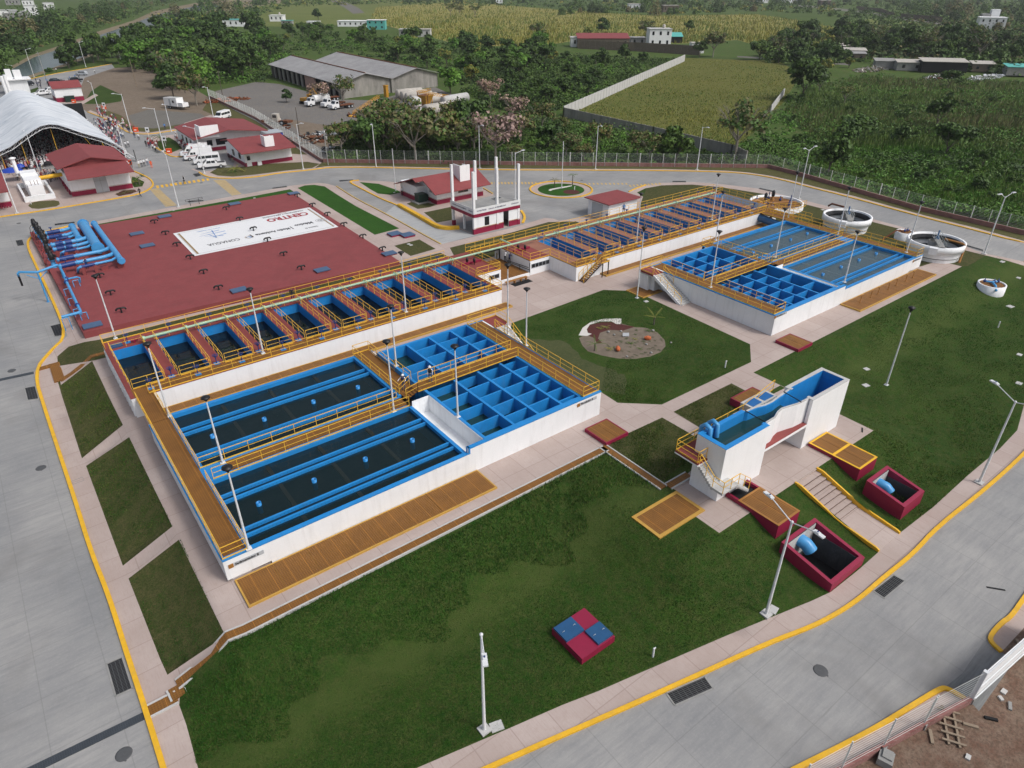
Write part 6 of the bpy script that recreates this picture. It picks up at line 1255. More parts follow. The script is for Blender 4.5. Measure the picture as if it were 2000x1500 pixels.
for (u0, u1) in ((-.02, um), (um, 1.02)):
 uc = (u0+u1)/2
 m = MB()
 for (ua, za, ub, zb) in ((u0, EH, uc, RH), (uc, RH, u1, EH)):
  q = [(*lerp2(ua, -.015), za), (*lerp2(ub, -.015), zb), (*lerp2(ub, 1.01), zb), (*lerp2(ua, 1.01), za)]
  m.hexa([(x, y, z+.05) for x, y, z in q], [(x, y, z+.2) for x, y, z in q])
 m.build('roof', M['corr'], t)
 m = MB(); m.tube((*lerp2(uc, -.01), RH+.22), (*lerp2(uc, 1.0), RH+.22), .25, n=6); m.build('ridge_cap', M['rust'], t)
slab('corner_tower', [(lerp2(um, 0).x-.5, lerp2(um, 0).y-.9, 0, lerp2(um, 0).x+.5, lerp2(um, 0).y-.1, EH+.2)], 'block', t)
def wall_line(pts, h, th, name, mat, label, cat):
 t = thing(name, label, cat, (*pts[0], 0)); m = MB()
 for i in range(len(pts)-1):
  a, b = Vector(pts[i]), Vector(pts[i+1]); d = (b-a).normalized(); n_ = Vector((-d.y, d.x))*th/2
  m.hexa([(*(a-n_), 0), (*(b-n_), 0), (*(b+n_), 0), (*(a+n_), 0)], [(*(a-n_), h), (*(b-n_), h), (*(b+n_), h), (*(a+n_), h)])
 m.build('wall_run', M[mat], t); m = MB()
 for i in range(len(pts)-1):
  a, b = Vector(pts[i]), Vector(pts[i+1]); n = max(1, int((b-a).length/3.2))
  for j in range(n+1): p = a.lerp(b, j/n); m.box(p.x-.18, p.y-.18, 0, p.x+.18, p.y+.18, h+.05)
 m.build('wall_piers', M[mat], t); return t
wall_line(PX([(1101, 228), (1336, 120)]), 3.0, .2, 'boundary_wall', 'lightconc', 'long pale concrete wall running diagonally up the left side of the pasture', 'wall')
wall_line(PX([(1101, 228), (1275, 268), (1428, 305), (1455, 318)]), 2.6, .2, 'boundary_wall', 'block', 'dark weathered wall along the near side of the pasture', 'wall')
wall_line(PX([(1505, 220), (1530, 186)]), 2.2, .2, 'boundary_wall', 'lightconc', 'short pale wall at the right corner of the pasture', 'wall')
wall_line(PX([(1130, 95), (1240, 100), (1365, 108)]), 4.5, .3, 'boundary_wall', 'sand', 'beige compound wall in front of the two far houses', 'wall')
wall_line(PX([(1672, 19), (1720, 24), (1745, 34)]), 4.0, .3, 'boundary_wall', 'sand', 'left grey wall along the far country road', 'wall'); wall_line(PX([(1758, 36), (1838, 44)]), 4.5, .3, 'boundary_wall', 'sand', 'right grey wall along the far country road', 'wall')
def house(px, py, wd, dp, h, label, wall='whiter', roof='lightconc', rz=0.0, storeys=1, cat='house', tank_=False, tilt=0.0, wins=True):
 p = T(px, py); t = thing('house', label, cat, p, rz)
 m = MB(); m.box(-wd/2, 0, 0, wd/2, dp, h);
 m.build('wall', M[wall], t, local=True)
 m = MB(); m.hexa([(-wd/2-.4, -.4, h), (wd/2+.4, -.4, h), (wd/2+.4, dp+.4, h+tilt), (-wd/2-.4, dp+.4, h+tilt)], [(-wd/2-.4, -.4, h+.2), (wd/2+.4, -.4, h+.2), (wd/2+.4, dp+.4, h+tilt+.2), (-wd/2-.4, dp+.4, h+tilt+.2)]); m.build('roof', M[roof], t, local=True)
 if wins:
  n = max(1, int(wd/4)); sh = h/storeys
  for s_ in range(storeys):
   for i in range(n):
    x = -wd/2+wd*(i+.5)/n; m = MB(); m.box(x-.6, -.06, s_*sh+sh*.35, x+.6, -.01, s_*sh+sh*.75); m.build('window', M['glass'], t, local=True)
 if tank_: m = MB(); m.lathe(wd*.2, dp*.5, [(.9, h+.2), (.95, h+1.8), (.4, h+2.3), (.05, h+2.4)], 12); m.build('roof_tank', M['cyl'], t, local=True)
 return t
RZH = R_(-37)
house(1288, 92, 13, 11, 9.5, 'white two-storey house with roof tank behind the beige wall', 'whiter', 'lightconc', RZH, 2, tank_=True)
house(1178, 94, 30, 12, 5.0, 'long low house with a rust red roof behind the beige wall', 'sand', 'maroonroof', RZH, 1, tilt=2)
house(1130, 92, 9, 9, 5.0, 'small white house left of the red-roofed house', 'whiter', 'lightconc', RZH); house(1246, 88, 9, 8, 4.0, 'low grey shed between the two far houses', 'tarpblue' if False else 'concrete', 'corr', RZH); house(1318, 84, 9, 6, 3.5, 'teal roofed shelter right of the white two-storey house', 'dark', 'teal', RZH, tilt=2, wins=False)
house(1362, 104, 7, 6, 5, 'small white house at the right end of the beige wall', 'whiter', 'cyl', RZH)
house(735, 58, 14, 9, 6.5, 'teal and white painted house beyond the banana trees', 'teal', 'whiter', RZH, 2); house(690, 52, 26, 12, 4.0, 'long low building with a white roof beside the teal house', 'whiter', 'whiter', RZH)
house(797, 72, 12, 9, 4.5, 'grey concrete house right of the teal house', 'concrete', 'lightconc', RZH); house(828, 72, 9, 9, 4.5, 'small pale house at the right end of the far row', 'lightconc', 'cyl', RZH)
house(540, 42, 12, 10, 5, 'small white house at the edge of the green field', 'whiter', 'whiter', RZH, tank_=True); house(560, 48, 9, 6, 3, 'blue roofed shed beside the small white field house', 'concrete', 'teal', RZH); house(457, 52, 18, 12, 5, 'pale turquoise roofed house among the trees near the river', 'whiter', 'teal', RZH)
house(611, 50, 10, 8, 3, 'low white roofed shed among the trees', 'whiter', 'whiter', RZH)
house(1934, 60, 18, 16, 9, 'white flat-roofed house standing alone on the far right slope', 'whiter', 'whiter', R_(-60), 2); p_ = T(1928, 58); m = MB(); m.box(0, 4, 9, 6, 12, 14, 0); m.box(-6, 2, 0, 0, 12, 11, 1); solo(m, 'house_annex', [M['whiter'], M['concrete']], 'taller grey stair block joined to the lone white house', 'house', p_, R_(-60))
for i, (px, py, wd, dp, h, w1, r1, lb) in enumerate(((1672, 118, 8, 6, 3.0, 'sand', 'corr', 'first shack from the left with grey tin roof and yellow wall'), (1653, 104, 6, 5, 3.4, 'concrete', 'cyl', 'small shack with a white tin roof hidden in trees'), (1668, 116, 10, 6, 4, 'concrete', 'cyl', 'shack with two white roof sheets above the rubble'), (1726, 134, 8, 5, 3.0, 'concrete', 'concrete', 'low grey shack without gable beside a banana clump'),
  (1776, 138, 11, 6, 3.2, 'concrete', 'cyl', 'shack with tin roof and blue cloth hanging beneath it'), (1842, 142, 18, 8, 4.2, 'dark', 'cyl', 'widest shack with a bright patched tin roof over a dark porch'), (1918, 140, 9, 5, 3.0, 'sand', 'cyl', 'small pale shack above the rubbish heap'), (1995, 148, 12, 6, 3.2, 'concrete', 'teal', 'shack with green roof at the right photo edge'))):
 house(px, py, wd, dp, h, lb, w1, r1, R_(-50), 1, 'shack', tilt=.8, wins=(i % 2 == 0))
for i, (px, py, wd) in enumerate(((5, 36, 26), (40, 42, 14), (62, 30, 10), (25, 10, 16), (96, 20, 10), (28, 50, 12), (55, 12, 12))):
 house(px, py, wd, 14, 7+i % 3, ['long white building across the river at the left edge', 'low white house right of the long river building', 'small white house near the river trees', 'pale house at the upper left corner', 'grey house beyond the river trees', 'white wall house above the river trees', 'small grey house at the top left'][i], 'whiter' if i % 2 == 0 else 'concrete', 'lightconc', R_(-15), 1)
for i, (px, py, wd) in enumerate(((1245, 20, 22), (1310, 24, 18), (1545, 6, 24), (1612, 12, 14), (1490, 6, 16), (1330, 0, 20), (975, 8, 10))):
 house(px, py, wd, 14, 7, ['long low building with white roof beyond the maize', 'round-edged pale house beyond the maize', 'pale building at the top edge right of centre', 'grey concrete frame house near the top edge', 'beige house at the top edge in the trees', 'white house at the very top of the view', 'small far house above the maize field'][i], 'whiter' if i % 2 == 0 else 'sand', 'cyl', RZH, 1)
def lamp_post_top(h=6.6):
 t = thing('post_lamp', 'x', 'lamp', (0, 0, 0), group='slim white posts with black globe-less lamp heads')
 m = MB(); m.tube((0, 0, 0), (0, 0, h), .095, .055, 8); m.build('pole', M['galv'], t, local=True)
 m = MB(); m.box(-.2, -.2, 0, .2, .2, .05); m.build('base_plate', M['galv'], t, local=True)
 m = MB(); m.lathe(0, 0, [(.06, 0), (.07, .1), (.16, .16), (.20, .30), (.36, .36), (.34, .44), (.10, .52), (.02, .54)], 12, 0, True, h-.05); m.build('lamp_head', M['black'], t, local=True)
 return t
pl0 = lamp_post_top(); H0 = 6.6+.3
PLS = [((6.4, 59.1, 2.1), (287, 672), 'at the back left corner of the foreground tank by the bridge'), ((8.08, 49.3, 2.1), (397, 778), 'on the middle wall of the foreground tank, left part'), ((6.45, 38.4, 2.1), (440, 915), 'at the near left corner of the foreground tank'),
  ((22.85, 47.7, 2.1), (753, 667), 'on the middle wall near the two workers'), ((26.75, 54.2, 2.6), (764, 598), 'on the wall of the upper blue cells'), ((26.6, 42.8, 2.6), (885, 677), 'between the white channel and the blue cells'),
  ((39.8, 53.0, 2.6), (1019, 518), 'beside the stair landing of the foreground tank'), ((39.8, 49.8, 2.6), (1060, 565), 'on the right outer wall of the foreground tank'),
  (None, (1261, 446), 'on the lawn by the stairs of the right tank', (1244, 582, 0)), ((68.0, 48.2, 2.6), (1410, 453), 'on the left wall of the right tank'), (None, (1413, 375), 'at the back left corner of the right tank', (1397.6, 469, 2.1)),
  (None, (1533.6, 408), 'in the middle of the right tank', (1514, 502, 2.3)), (None, (1559, 337), 'at the back right corner of the right tank', (1539, 425.6, 2.1)), (None, (1661.6, 367), 'at the right end of the middle walkway of the right tank', (1636, 459, 2.1)),
  (None, (1677.6, 453), 'on the front wall step of the right tank', (1649, 551, 2.4)), (None, (1801, 395), 'at the near right corner of the right tank', (1770, 493, 2.1)), (None, (184, 540), 'behind the first filter cell, left end', (226, 661, 2.0)),
  (None, (488, 565), 'at the fourth filter aisle from the left', (514, 690, 2.15)), (None, (781, 494), 'at the eighth filter aisle from the left', (793, 609, 2.15)), (None, (1252, 379), 'on the right filters in front of the small store', (1243, 473.6, 2.15)),
  (None, (1403, 341), 'near the far end of the right filters', (1390, 429, 2.15)), (None, (1788, 605), 'alone on the big right lawn', (1731, 752, -1))]
for i, L in enumerate(PLS):
 b = Vector(L[0]) if L[0] else (W(*L[3]) if L[3][2] >= 0 else T(*L[3][:2])); h = hgt(b, *L[1])
 o = pl0 if i == 0 else copy_tree(pl0); o.location = b; o.scale = (1, 1, h/H0); o['label'] = 'slim white lamp post '+L[2]
def street(h, arms, name):
 t = thing('street_lamp', name, 'street lamp', (0, 0, 0), group='white street lamps with arms')
 m = MB(); m.tube((0, 0, .1), (0, 0, h), .11, .065, 8); m.build('pole', M['galv'], t, local=True); m = MB(); m.box(-.32, -.32, -.1, .32, .32, .12); m.build('footing', M['lightconc'], t, local=True)
 m = MB(); m.ball((0, 0, h), .11); m.build('cap', M['galv'], t, local=True)
 for a, l, r in arms:
  c, s_ = math.cos(a), math.sin(a); e = Vector((c*l, s_*l, h+r)); m = MB(); m.tube((0, 0, h-.05), e, .04, n=6); m.build('arm', M['galv'], t, local=True)
  m = MB(); m.obox((c*(l+.3), s_*(l+.3), h+r+.03), (.75, .27, .10), a); m.obox((c*(l+.2), s_*(l+.2), h+r+.1), (.3, .2, .08), a); hd = m.build('lamp_head', M['galv'], t, local=True)
  m = MB(); m.lathe(c*(l+.2), s_*(l+.2), [(.05, 0), (.05, .07), (.01, .08)], 6, 0, True, h+r+.13); m.obox((c*(l+.35), s_*(l+.35), h+r-.025), (.45, .2, .02), a, 1); m.build('sensor', [M['bluevalve'], M['glass']], hd, local=True)
 return t
def armdir(base, h, hx, hy):     # direction and length of an arm whose head shows at pixel hx, hy
 q = W(hx, hy, base.z+h+.25); d = q-base; return math.atan2(d.y, d.x), min(3.2, max(.9, math.hypot(d.x, d.y)-.1))
SL = [((946, 1426), (928, 1240), [(946, 1283)], 'single-arm street lamp on the front lawn by the road'), ((1496, 1200), (1548, 1020), [(1504, 977), (1592, 1046)], 'double-arm street lamp beside the large crimson pit'),
  ((1912, 943), (1986, 786), [(1944, 755), (2020, 800)], 'double-arm street lamp on the right pavement near the road'), ((1922, 496), (1968, 387), [(1954, 383), (1977, 380)], 'double-arm street lamp past the two thickeners'), ((1560, 388), (1582, 294), [(1572, 293), (1591, 289)], 'double-arm street lamp behind the round valve well'),
  ((349, 404), (323, 302), [(318, 296)], 'street lamp at the back edge of the red reservoir roof'), ((399.6, 339), (381, 250), [(362, 247)], 'street lamp beside the parked pickup'), ((321.5, 294), (300, 213), [(283, 211)], 'street lamp at the palm bed by the ambulances'),
  ((257, 258), (236.6, 184.6), [(222, 183)], 'street lamp at the bend beside the queue of people'), ((196, 226), (181, 161), [(172, 159)], 'street lamp behind the queue beside the yard store'), ((252.7, 332), (226.8, 245), [(236, 241)], 'street lamp at the corner of the pump house'),
  ((80.5, 345), (51.8, 262), [(46, 256)], 'street lamp in front of the tent opening'), ((33.6, 416), (-2, 325), [(-10, 320)], 'street lamp at the left photo edge by the oval lawn'), ((335, 258), (324, 204), [(318, 204)], 'street lamp by the blue-dressed person near the gravel patch'),
  ((417, 229), (404, 171), [(398, 170)], 'street lamp behind the larger office'), ((592.5, 331), (580.6, 243), [(584, 241)], 'street lamp near the fence corner right of the small office'), ((735, 327), (729, 243), [(725, 243)], 'street lamp on the back road, left of the gabled building'),
  ((937, 329), (937, 246), [(941, 245)], 'street lamp on the back road behind the gabled building'), ((1006, 389), (1006, 299), [(1020, 294)], 'street lamp behind the column house'), ((1163, 331), (1170, 247), [(1173, 246)], 'street lamp on the back road behind the roundabout'),
  ((1361, 332), (1376, 249), [(1382, 249)], 'street lamp on the back road before the fence corner'), ((67, 151), (50, 97), [(57, 95)], 'street lamp on the river road, left one'), ((168, 131), (153, 83), [(160, 81)], 'street lamp on the river road, right one'), ((31, 152), (23, 128), [(10, 126)], 'short street lamp behind the gate house')]
for (b, tp, heads, lb) in SL:
 b = T(*b); h = hgt(b, *tp); arms = [(*armdir(b, h, *hd), .25 if len(heads) < 2 else .5) for hd in heads]; o = street(h, arms, 'white '+lb); o.location = b
def pole(b, tp, r, name, label, cat, mat, cross=0):
 b = T(*b); h = hgt(b, *tp); t = thing(name, label, cat, b); m = MB(); m.tube((0, 0, 0), (0, 0, h), r, r*.6, 7); m.build('pole', M[mat], t, local=True)
 if cross: m = MB(); m.obox((0, 0, h-.5), (2.0, .12, .12), R_(40)); m.obox((0, 0, h-1.4), (1.2, .1, .1), R_(40)); m.build('crossarm', M[mat], t, local=True)
 if cross > 1: m = MB(); m.lathe(.35, 0, [(.25, 0), (.28, .1), (.28, .7), (.1, .8)], 8, 0, True, h-2.4); m.build('transformer', M['concrete'], t, local=True)
pole((773, 373), (767, 290), .09, 'flagpole', 'plain white pole left of the gabled building', 'pole', 'galv'); pole((1097, 368), (1100, 276), .1, 'flagpole', 'white pole standing in the middle of the roundabout', 'pole', 'galv')
pole((641, 322), (635, 250), .12, 'utility_pole', 'grey utility pole with small transformer at the fence corner', 'utility pole', 'concrete', 2); pole((585, 262), (567, 211), .14, 'utility_pole', 'leaning dark wooden pole in the machinery yard', 'utility pole', 'bark')
pole((438, 202), (424, 138), .14, 'utility_pole', 'pole at the left edge of the machinery yard', 'utility pole', 'bark', 1); pole((267, 170), (252, 115), .14, 'utility_pole', 'wooden pole standing in the bare dirt', 'utility pole', 'wood'); pole((90, 155), (73, 101), .16, 'utility_pole', 'concrete pole with crossarms by the river road', 'utility pole', 'concrete', 1); pole((236, 118), (224, 84), .15, 'utility_pole', 'concrete pole with crossarms at the river bend', 'utility pole', 'concrete', 1)
def fence(pts, label, sp=2.55, h=2.0, base=.75, white=False, vert=0, zf=None, cat='fence'):
 P = resample(pts, sp); L = sum((P[i+1]-P[i]).length for i in range(len(P)-1))
 if len(P) > 96: # keep to 100 posts: widen the bays
  P = resample(pts, L/90)
 zf = zf or terr
 t = thing('fence', label, cat, (P[0].x, P[0].y, zf(*P[0])))
 m = MB();
 for a, b in zip(P[:-1], P[1:]):
  d = (b-a).normalized(); n_ = Vector((-d.y, d.x))*.13; za, zb = zf(*a), zf(*b)
  m.hexa([(*(a-n_), za-.3), (*(b-n_), zb-.3), (*(b+n_), zb-.3), (*(a+n_), za-.3)], [(*(a-n_), za+base), (*(b-n_), zb+base), (*(b+n_), zb+base), (*(a+n_), za+base)])
 m.build('brick_base', M['brickbase'], t)
 m = MB()
 for a, b in zip(P[:-1], P[1:]):
  za, zb = zf(*a)+base, zf(*b)+base
  n_ = 9
  for i in range(n_): z = .06+i*(h-.1)/(n_-1); m.tube((*a, za+z), (*b, zb+z), (.017 if i in (0, 8) else .012)*(.6 if base < .6 else 1), n=3, caps=False)
  for i in range(vert): p = a.lerp(b, (i+.5)/vert); z = zf(*p)+base; m.tube((*p, z+.02), (*p, z+h-.03), .012, n=3, caps=False)
 m.build('wire_panels', M['wire' if not white else 'fencewhite'], t)
 for i, p in enumerate(P[:100]):
  z = zf(*p); m = MB(); m.box(p.x-.04, p.y-.04, z+base-.6, p.x+.04, p.y+.04, z+base+h+.08)
  if i % 6 == 3: m.box(p.x+.14, p.y-.04, z+base-.6, p.x+.21, p.y+.04, z+base+h+.08)
  m.box(p.x-.1, p.y-.19, z-.1, p.x+.1, p.y-.13, z+base-.05, 1); m.build('fence_post', [M['fencewhite'], M['concrete']], t)
 return t
fence(PX(FENCE_A), 'pale vertical-bar fence between the offices and the machinery yard', 2.3, 2.1, .7, True, 9)
fence(PX(FENCE_B), 'long straight wire fence with brick base along the back road')
fence(PX(FENCE_C), 'wire fence with brick base sloping away to the right edge', 2.6)
fl = [T(*p) for p in ((1640, 1512), (1722, 1470), (1806, 1427), (1893, 1370))]
base_pts = PX([(1560, 1552), (1640, 1508), (1722, 1464), (1800, 1421), (1893, 1371)])
fence(base_pts, 'near fence with a low brick base at the bottom right corner', 2.3, 2.3, .5, True, 0)
g0 = T(1893, 1371); t = thing('gate', 'tall white sheet metal gate standing open at the bottom right', 'gate', g0)
g1 = T(1988, 1285);
m = MB(); d = (Vector(g1[:2])-Vector(g0[:2])).normalized(); n_ = Vector((-d.y, d.x))*.03; a, b = Vector(g0[:2]), Vector(g1[:2])+d*3
m.hexa([(*(a-n_), g0.z+.1), (*(b-n_), g1.z+.1), (*(b+n_), g1.z+.1), (*(a+n_), g0.z+.1)], [(*(a-n_), g0.z+2.75), (*(b-n_), g1.z+2.75), (*(b+n_), g1.z+2.75), (*(a+n_), g0.z+2.75)]); m.build('sheet_panel', M['whiter'], t)
for p in (a, b): m = MB(); m.box(p.x-.12, p.y-.12, g0.z-.1, p.x+.12, p.y+.12, g0.z+2.9); m.build('gate_post', M['galv'], t)
for z in (.15, 1.4, 2.7): m = MB(); m.tube((*(a-n_*3), g0.z+z), (*(b-n_*3), g1.z+z), .05, n=4); m.build('rail', M['galv'], t)
p = T(1856, 1420); t = thing('ladder', 'rough timber ladder lying on the churned earth', 'ladder', p, R_(32))
for y in (-.28, .28): m = MB(); m.box(-1.3, y-.06, .02, 1.3, y+.06, .14); m.build('rail', M['wood'], t, local=True)
for i in range(5): m = MB(); m.box(-1.15+i*.52, -.62, .14, -1.03+i*.52, .62, .2); m.build('rung', M['wood'], t, local=True)
p = T(1727, 1487); m = MB(); m.obox((0, 0, .25), (.85, .75, .5), .3); m.obox((.1, 0, .55), (.6, .5, .12), .3); solo(m, 'concrete_block', M['concrete'], 'broken concrete block below the near fence', 'block', p)
for i, (px, py, l, rz, mt) in enumerate(((1818, 1440, .9, .6, 'wood'), (1895, 1418, .8, -1.0, 'wood'), (1935, 1405, .7, 2.2, 'dark'), (1992, 1262, 1.0, .8, 'wood'), (1983, 1275, .9, -.5, 'concrete'), (1960, 1352, .4, 0, 'lightconc'), (1954, 1365, .3, 1, 'lightconc'), (1890, 1480, .35, .2, 'lightconc'), (1972, 1380, .6, .4, 'concrete'))):
 m = MB(); m.obox((0, 0, .06), (l, .18 if l > .5 else l*.7, .12), 0); solo(m, 'scrap_piece', M[mt], ['short plank below the near fence', 'plank stub beside the timber ladder', 'curved black scrap on the churned earth', 'upper board near the gate end', 'grey lump near the gate end', 'pale stone right of the apron', 'small pale stone right of the apron', 'white stone below the ladder', 'grey stone near the dark mud'][i], 'debris', T(px, py), rz)
def grate(px, label, mat='drain', name='road_grate', sunk=False):
 P = [T(*p) for p in px]; c = sum(P, Vector())/4; t = thing(name, label, 'drain grate', c);
 m = MB(); m.add([(p.x, p.y, p.z+.012) for p in P], [(0, 1, 2, 3)]); m.build('dark_pit', M['dark'], t)
 m = MB(); o = P
 for i in range(4):
  a, b = P[i], P[(i+1) % 4]; d = (b-a).normalized(); n_ = Vector((-d.y, d.x, 0))*.05; m.hexa([a-n_+Vector((0,0,-.02)), b-n_+Vector((0,0,-.02)), b+n_+Vector((0,0,-.02)), a+n_+Vector((0,0,-.02))], [a-n_+Vector((0,0,.035)), b-n_+Vector((0,0,.035)), b+n_+Vector((0,0,.035)), a+n_+Vector((0,0,.035))])
 m.build('frame', M['galv' if (P[0]-P[1]).length > 5 else 'concrete'], t)
 n = int(max(6, (P[3]-P[0]).length/.11)); m = MB()
 for i in range(1, n):
  a, b = P[0].lerp(P[3], i/n), P[1].lerp(P[2], i/n); d = (b-a).normalized(); n_ = Vector((-d.y, d.x, 0))*.018; u = Vector((0, 0, .03)); m.add([a-n_+u, b-n_+u, b+n_+u, a+n_+u], [(0, 1, 2, 3)])
 n = int(max(4, (P[1]-P[0]).length/.35))
 for i in range(1, n):
  a, b = P[0].lerp(P[1], i/n), P[3].lerp(P[2], i/n); d = (b-a).normalized(); n_ = Vector((-d.y, d.x, 0))*.015; u = Vector((0, 0, .026)); m.add([a-n_+u, b-n_+u, b+n_+u, a+n_+u], [(0, 1, 2, 3)])
 m.build('bars', M['cover'], t); return t
grate([(208, 1297), (239, 1283), (259, 1345), (226, 1360)], 'dark drain grate on the left road near the bottom'); grate([(48, 758), (69, 754), (76, 779), (54, 782)], 'dark drain grate on the left road beside the kerb bend')
grate([(1301, 1354), (1376, 1321), (1393, 1345), (1318, 1378)], 'long dark drain grate on the bottom road'); grate([(1705, 1154), (1745, 1123), (1768, 1135), (1727, 1169)], 'dark drain grate beside the kerb near the large pit')
grate([(98, 637), (119, 632), (128, 654), (107, 658)], 'dark square drain grate with wet patch on the left road'); grate([(30, 470), (44, 468), (48, 479), (34, 481)], 'small dark drain grate near the pump motors')
for i, q in enumerate((((106, 437), (146, 433), (147, 436), (107, 441)), ((366, 393), (398, 390.5), (398, 393), (367, 396)), ((531, 367), (560, 363), (561, 365.5), (532, 369)), ((662, 352), (690, 350.5), (691, 352.5), (663, 355)), ((1313, 353.5), (1340, 353.5), (1340, 356), (1313, 356)), ((1483, 367), (1511, 373), (1510, 375.5), (1482, 369)), ((1887, 478), (1921, 488), (1920, 491), (1886, 481)))):
 grate(q, 'narrow dark slot drain ' + ['beside the pump end of the reservoir', 'next to the low black handrail', 'at the kerb right of the reservoir corner', 'at the mouth of the driveway', 'on the back road above the right filters', 'on the back road near the valve well', 'on the right road beside the nearer thickener'][i], name='slot_drain')
grate([(272, 341), (280, 339), (285, 344), (276, 346)], 'dark square grate beside the pump house corner'); grate([(376, 340), (388, 338), (394, 343), (382, 346)], 'dark square grate in front of the pickup'); grate([(299, 295), (308, 293), (316, 298), (306, 300)], 'dark square grate by the palm bed')
drain(TX((-60,752),(0,742),(66,728)), .55, 'black drain strip crossing the upper left road', 'drain', .03, False); drain(TX((20,1524),(75,1498),(282,1398)), .55, 'black drain strip crossing the lower left road', 'drain', .03, False)
for i, (px, py, r_) in enumerate(((80, 914, .42), (242, 1473, .45), (1603, 1310, .45), (23, 724, .4), (37, 436, .35), (345, 354, .3), (393, 357, .3), (1136, 352, .3), (355, 1, .1))[:8]):
 m = MB(); m.lathe(0, 0, [(r_, 0), (r_, .02), (r_-.06, .025), (.01, .022)], 20); m.box(-.05, -r_-.06, 0, .05, -r_+.02, .025); solo(m, 'manhole_cover', M['cover'], 'round grey manhole cover ' + ['in the middle of the left road', 'at the bottom left next to the drain strip', 'on the bottom right road', 'above the upper drain strip', 'near the pump house lawn', 'left of the zebra marking', 'right of the zebra marking', 'on the back road past the roundabout'][i], 'manhole', T(px, py))
p = T(152, 939); m = MB();
for q in ((-.45, -.3, .45, -.27), (-.45, .27, .45, .3), (-.45, -.27, -.42, .27), (.42, -.27, .45, .27)): m.box(q[0], q[1], 0, q[2], q[3], .02)
solo(m, 'inspection_cover', M['concrete'], 'small rectangular cover outline in the left pavement', 'cover', p, R_(4))
for i, (px, py, s_) in enumerate(((970, 1419, 1.1), (1510, 1191, 1.0), (1262, 589, .8), (1692, 721-0, .9), (1693, 822, .9) if False else (1691, 753, 1.0), (1956, 511, 1.2), (1989, 543, 1.0), (1973, 599, 1.3), (1991, 693, .9), (1990, 749, 1.0), (803, 479, .7), (798, 477, .7), (1607, 410, .9), (1612, 417, .8), (497, 387, .6), (339, 411, .6), (770, 376, .5))):
 m = MB(); m.box(-.35*s_, -.28*s_, -.05, .35*s_, .28*s_, .06); solo(m, 'junction_cover', M['lightconc'], ('pale concrete junction cover ' + ['next to the front lawn lamp', 'next to the lamp by the large pit', 'by the lawn lamp near the right stairs', 'on the right lawn left of the lone lamp', 'on the right lawn beside the lone lamp', 'beyond the thickener outlet', 'right of the blue-cross well', 'on the far right lawn, upper', 'at the right edge of the lawn, middle', 'at the right edge of the lawn, lower', 'right one of a pair on the small square lawn', 'left one of a pair on the small square lawn', 'left of the farther thickener', 'in front of the farther thickener', 'on the strip lawn behind the reservoir', 'by the lamp at the back of the reservoir', 'beside the white pole on the small lawn'][i]), 'cover', T(px, py), rnd.uniform(-.3, .3))
p = T(381, 400); t = thing('handrail', 'short black double handrail at the road edge behind the reservoir', 'handrail', p, R_(3)); m = MB()
for z in (.85, 1.15): m.tube((-1.5, 0, z), (1.5, 0, z), .035, n=5)
for x in (-1.5, 1.5): m.tube((x, 0, .85), (x, 0, 1.15), .035, n=5)
for x in (-.8, .8): m.tube((x, 0, 0), (x, 0, 1.15), .04, n=5)
m.build('rail', M['black'], t, local=True)
for i, (px, py, h) in enumerate(((1275, 1283, .75), (1416, 718, .75), (1949, 640, .8), (61, 399, .6), (1122, 371, .6))):
 m = MB(); m.tube((0, 0, 0), (.03, .03, h), .07, n=8); m.ball((.03, .03, h), .08); m.obox((.1, .03, h), (.2, .05, .06)); solo(m, 'standpipe', M['galv'], 'short white standpipe ' + ['on the front lawn near the kerb', 'at the right side of the octagonal lawn', 'on the far right lawn', 'in the oval lawn at the left', 'in the roundabout grass'][i], 'standpipe', T(px, py))
m = MB(); m.obox((0, 0, .02), (.8, .12, .03), .5); solo(m, 'dark_scrap', M['dark'], 'short dark strip lying on the pad right of the white channel', 'debris', T(1684, 840))
m = MB(); m.obox((0, 0, .02), (1.2, .14, .02), -.9); solo(m, 'rubber_strip', M['dark'], 'dark rubber strip on the bottom right road', 'debris', T(1945, 1150))
for i, (px, py) in enumerate(((1207, 681), (1265, 660))):
 t = thing('clay_jar', 'terracotta jar lying on its side in the planting bed, the %s one' % ('nearer' if i == 0 else 'farther'), 'jar', T(px, py, .22), R_(50+80*i)); m = MB()
 prof_ = [(.02, -.4), (.16, -.38), (.27, -.1), (.26, .15), (.14, .3), (.2, .38), (.17, .38), (.11, .3)]; m.lathe(0, 0, prof_, 12); m.v = [(z, y, x) for x, y, z in m.v]; m.build('jar_body', M['terracotta'], t, local=True)
m = MB(); m.obox((0, 0, .25), (.75, .05, .4), R_(-35), 0, (R_(-30), 'X')); m.tube((0, 0, 0), (0, 0, .2), .03, n=4); solo(m, 'small_sign', M['cargrey'], 'small grey plaque in the middle of the planting bed', 'sign', T(1222, 657))
for i in range(9):
 a = rnd.uniform(0, 6.28); r_ = rnd.uniform(.5, 4.8); m = MB(); m.ball((0, 0, .08), rnd.uniform(.1, .22), 0, .6, 7, 4); solo(m, 'bed_stone', M['concrete'], 'small grey stone in the sandy planting bed', 'stone', (53.9+r_*math.cos(a), 46.7+r_*math.sin(a), 0), a, 'small stones in the planting bed')
for i, (px, py, mt, w_, h_) in enumerate(((104, 387, 'orange', .9, 1.1), (254, 384 - 0, 'orange', 1.3, 1.3))[:0]): pass
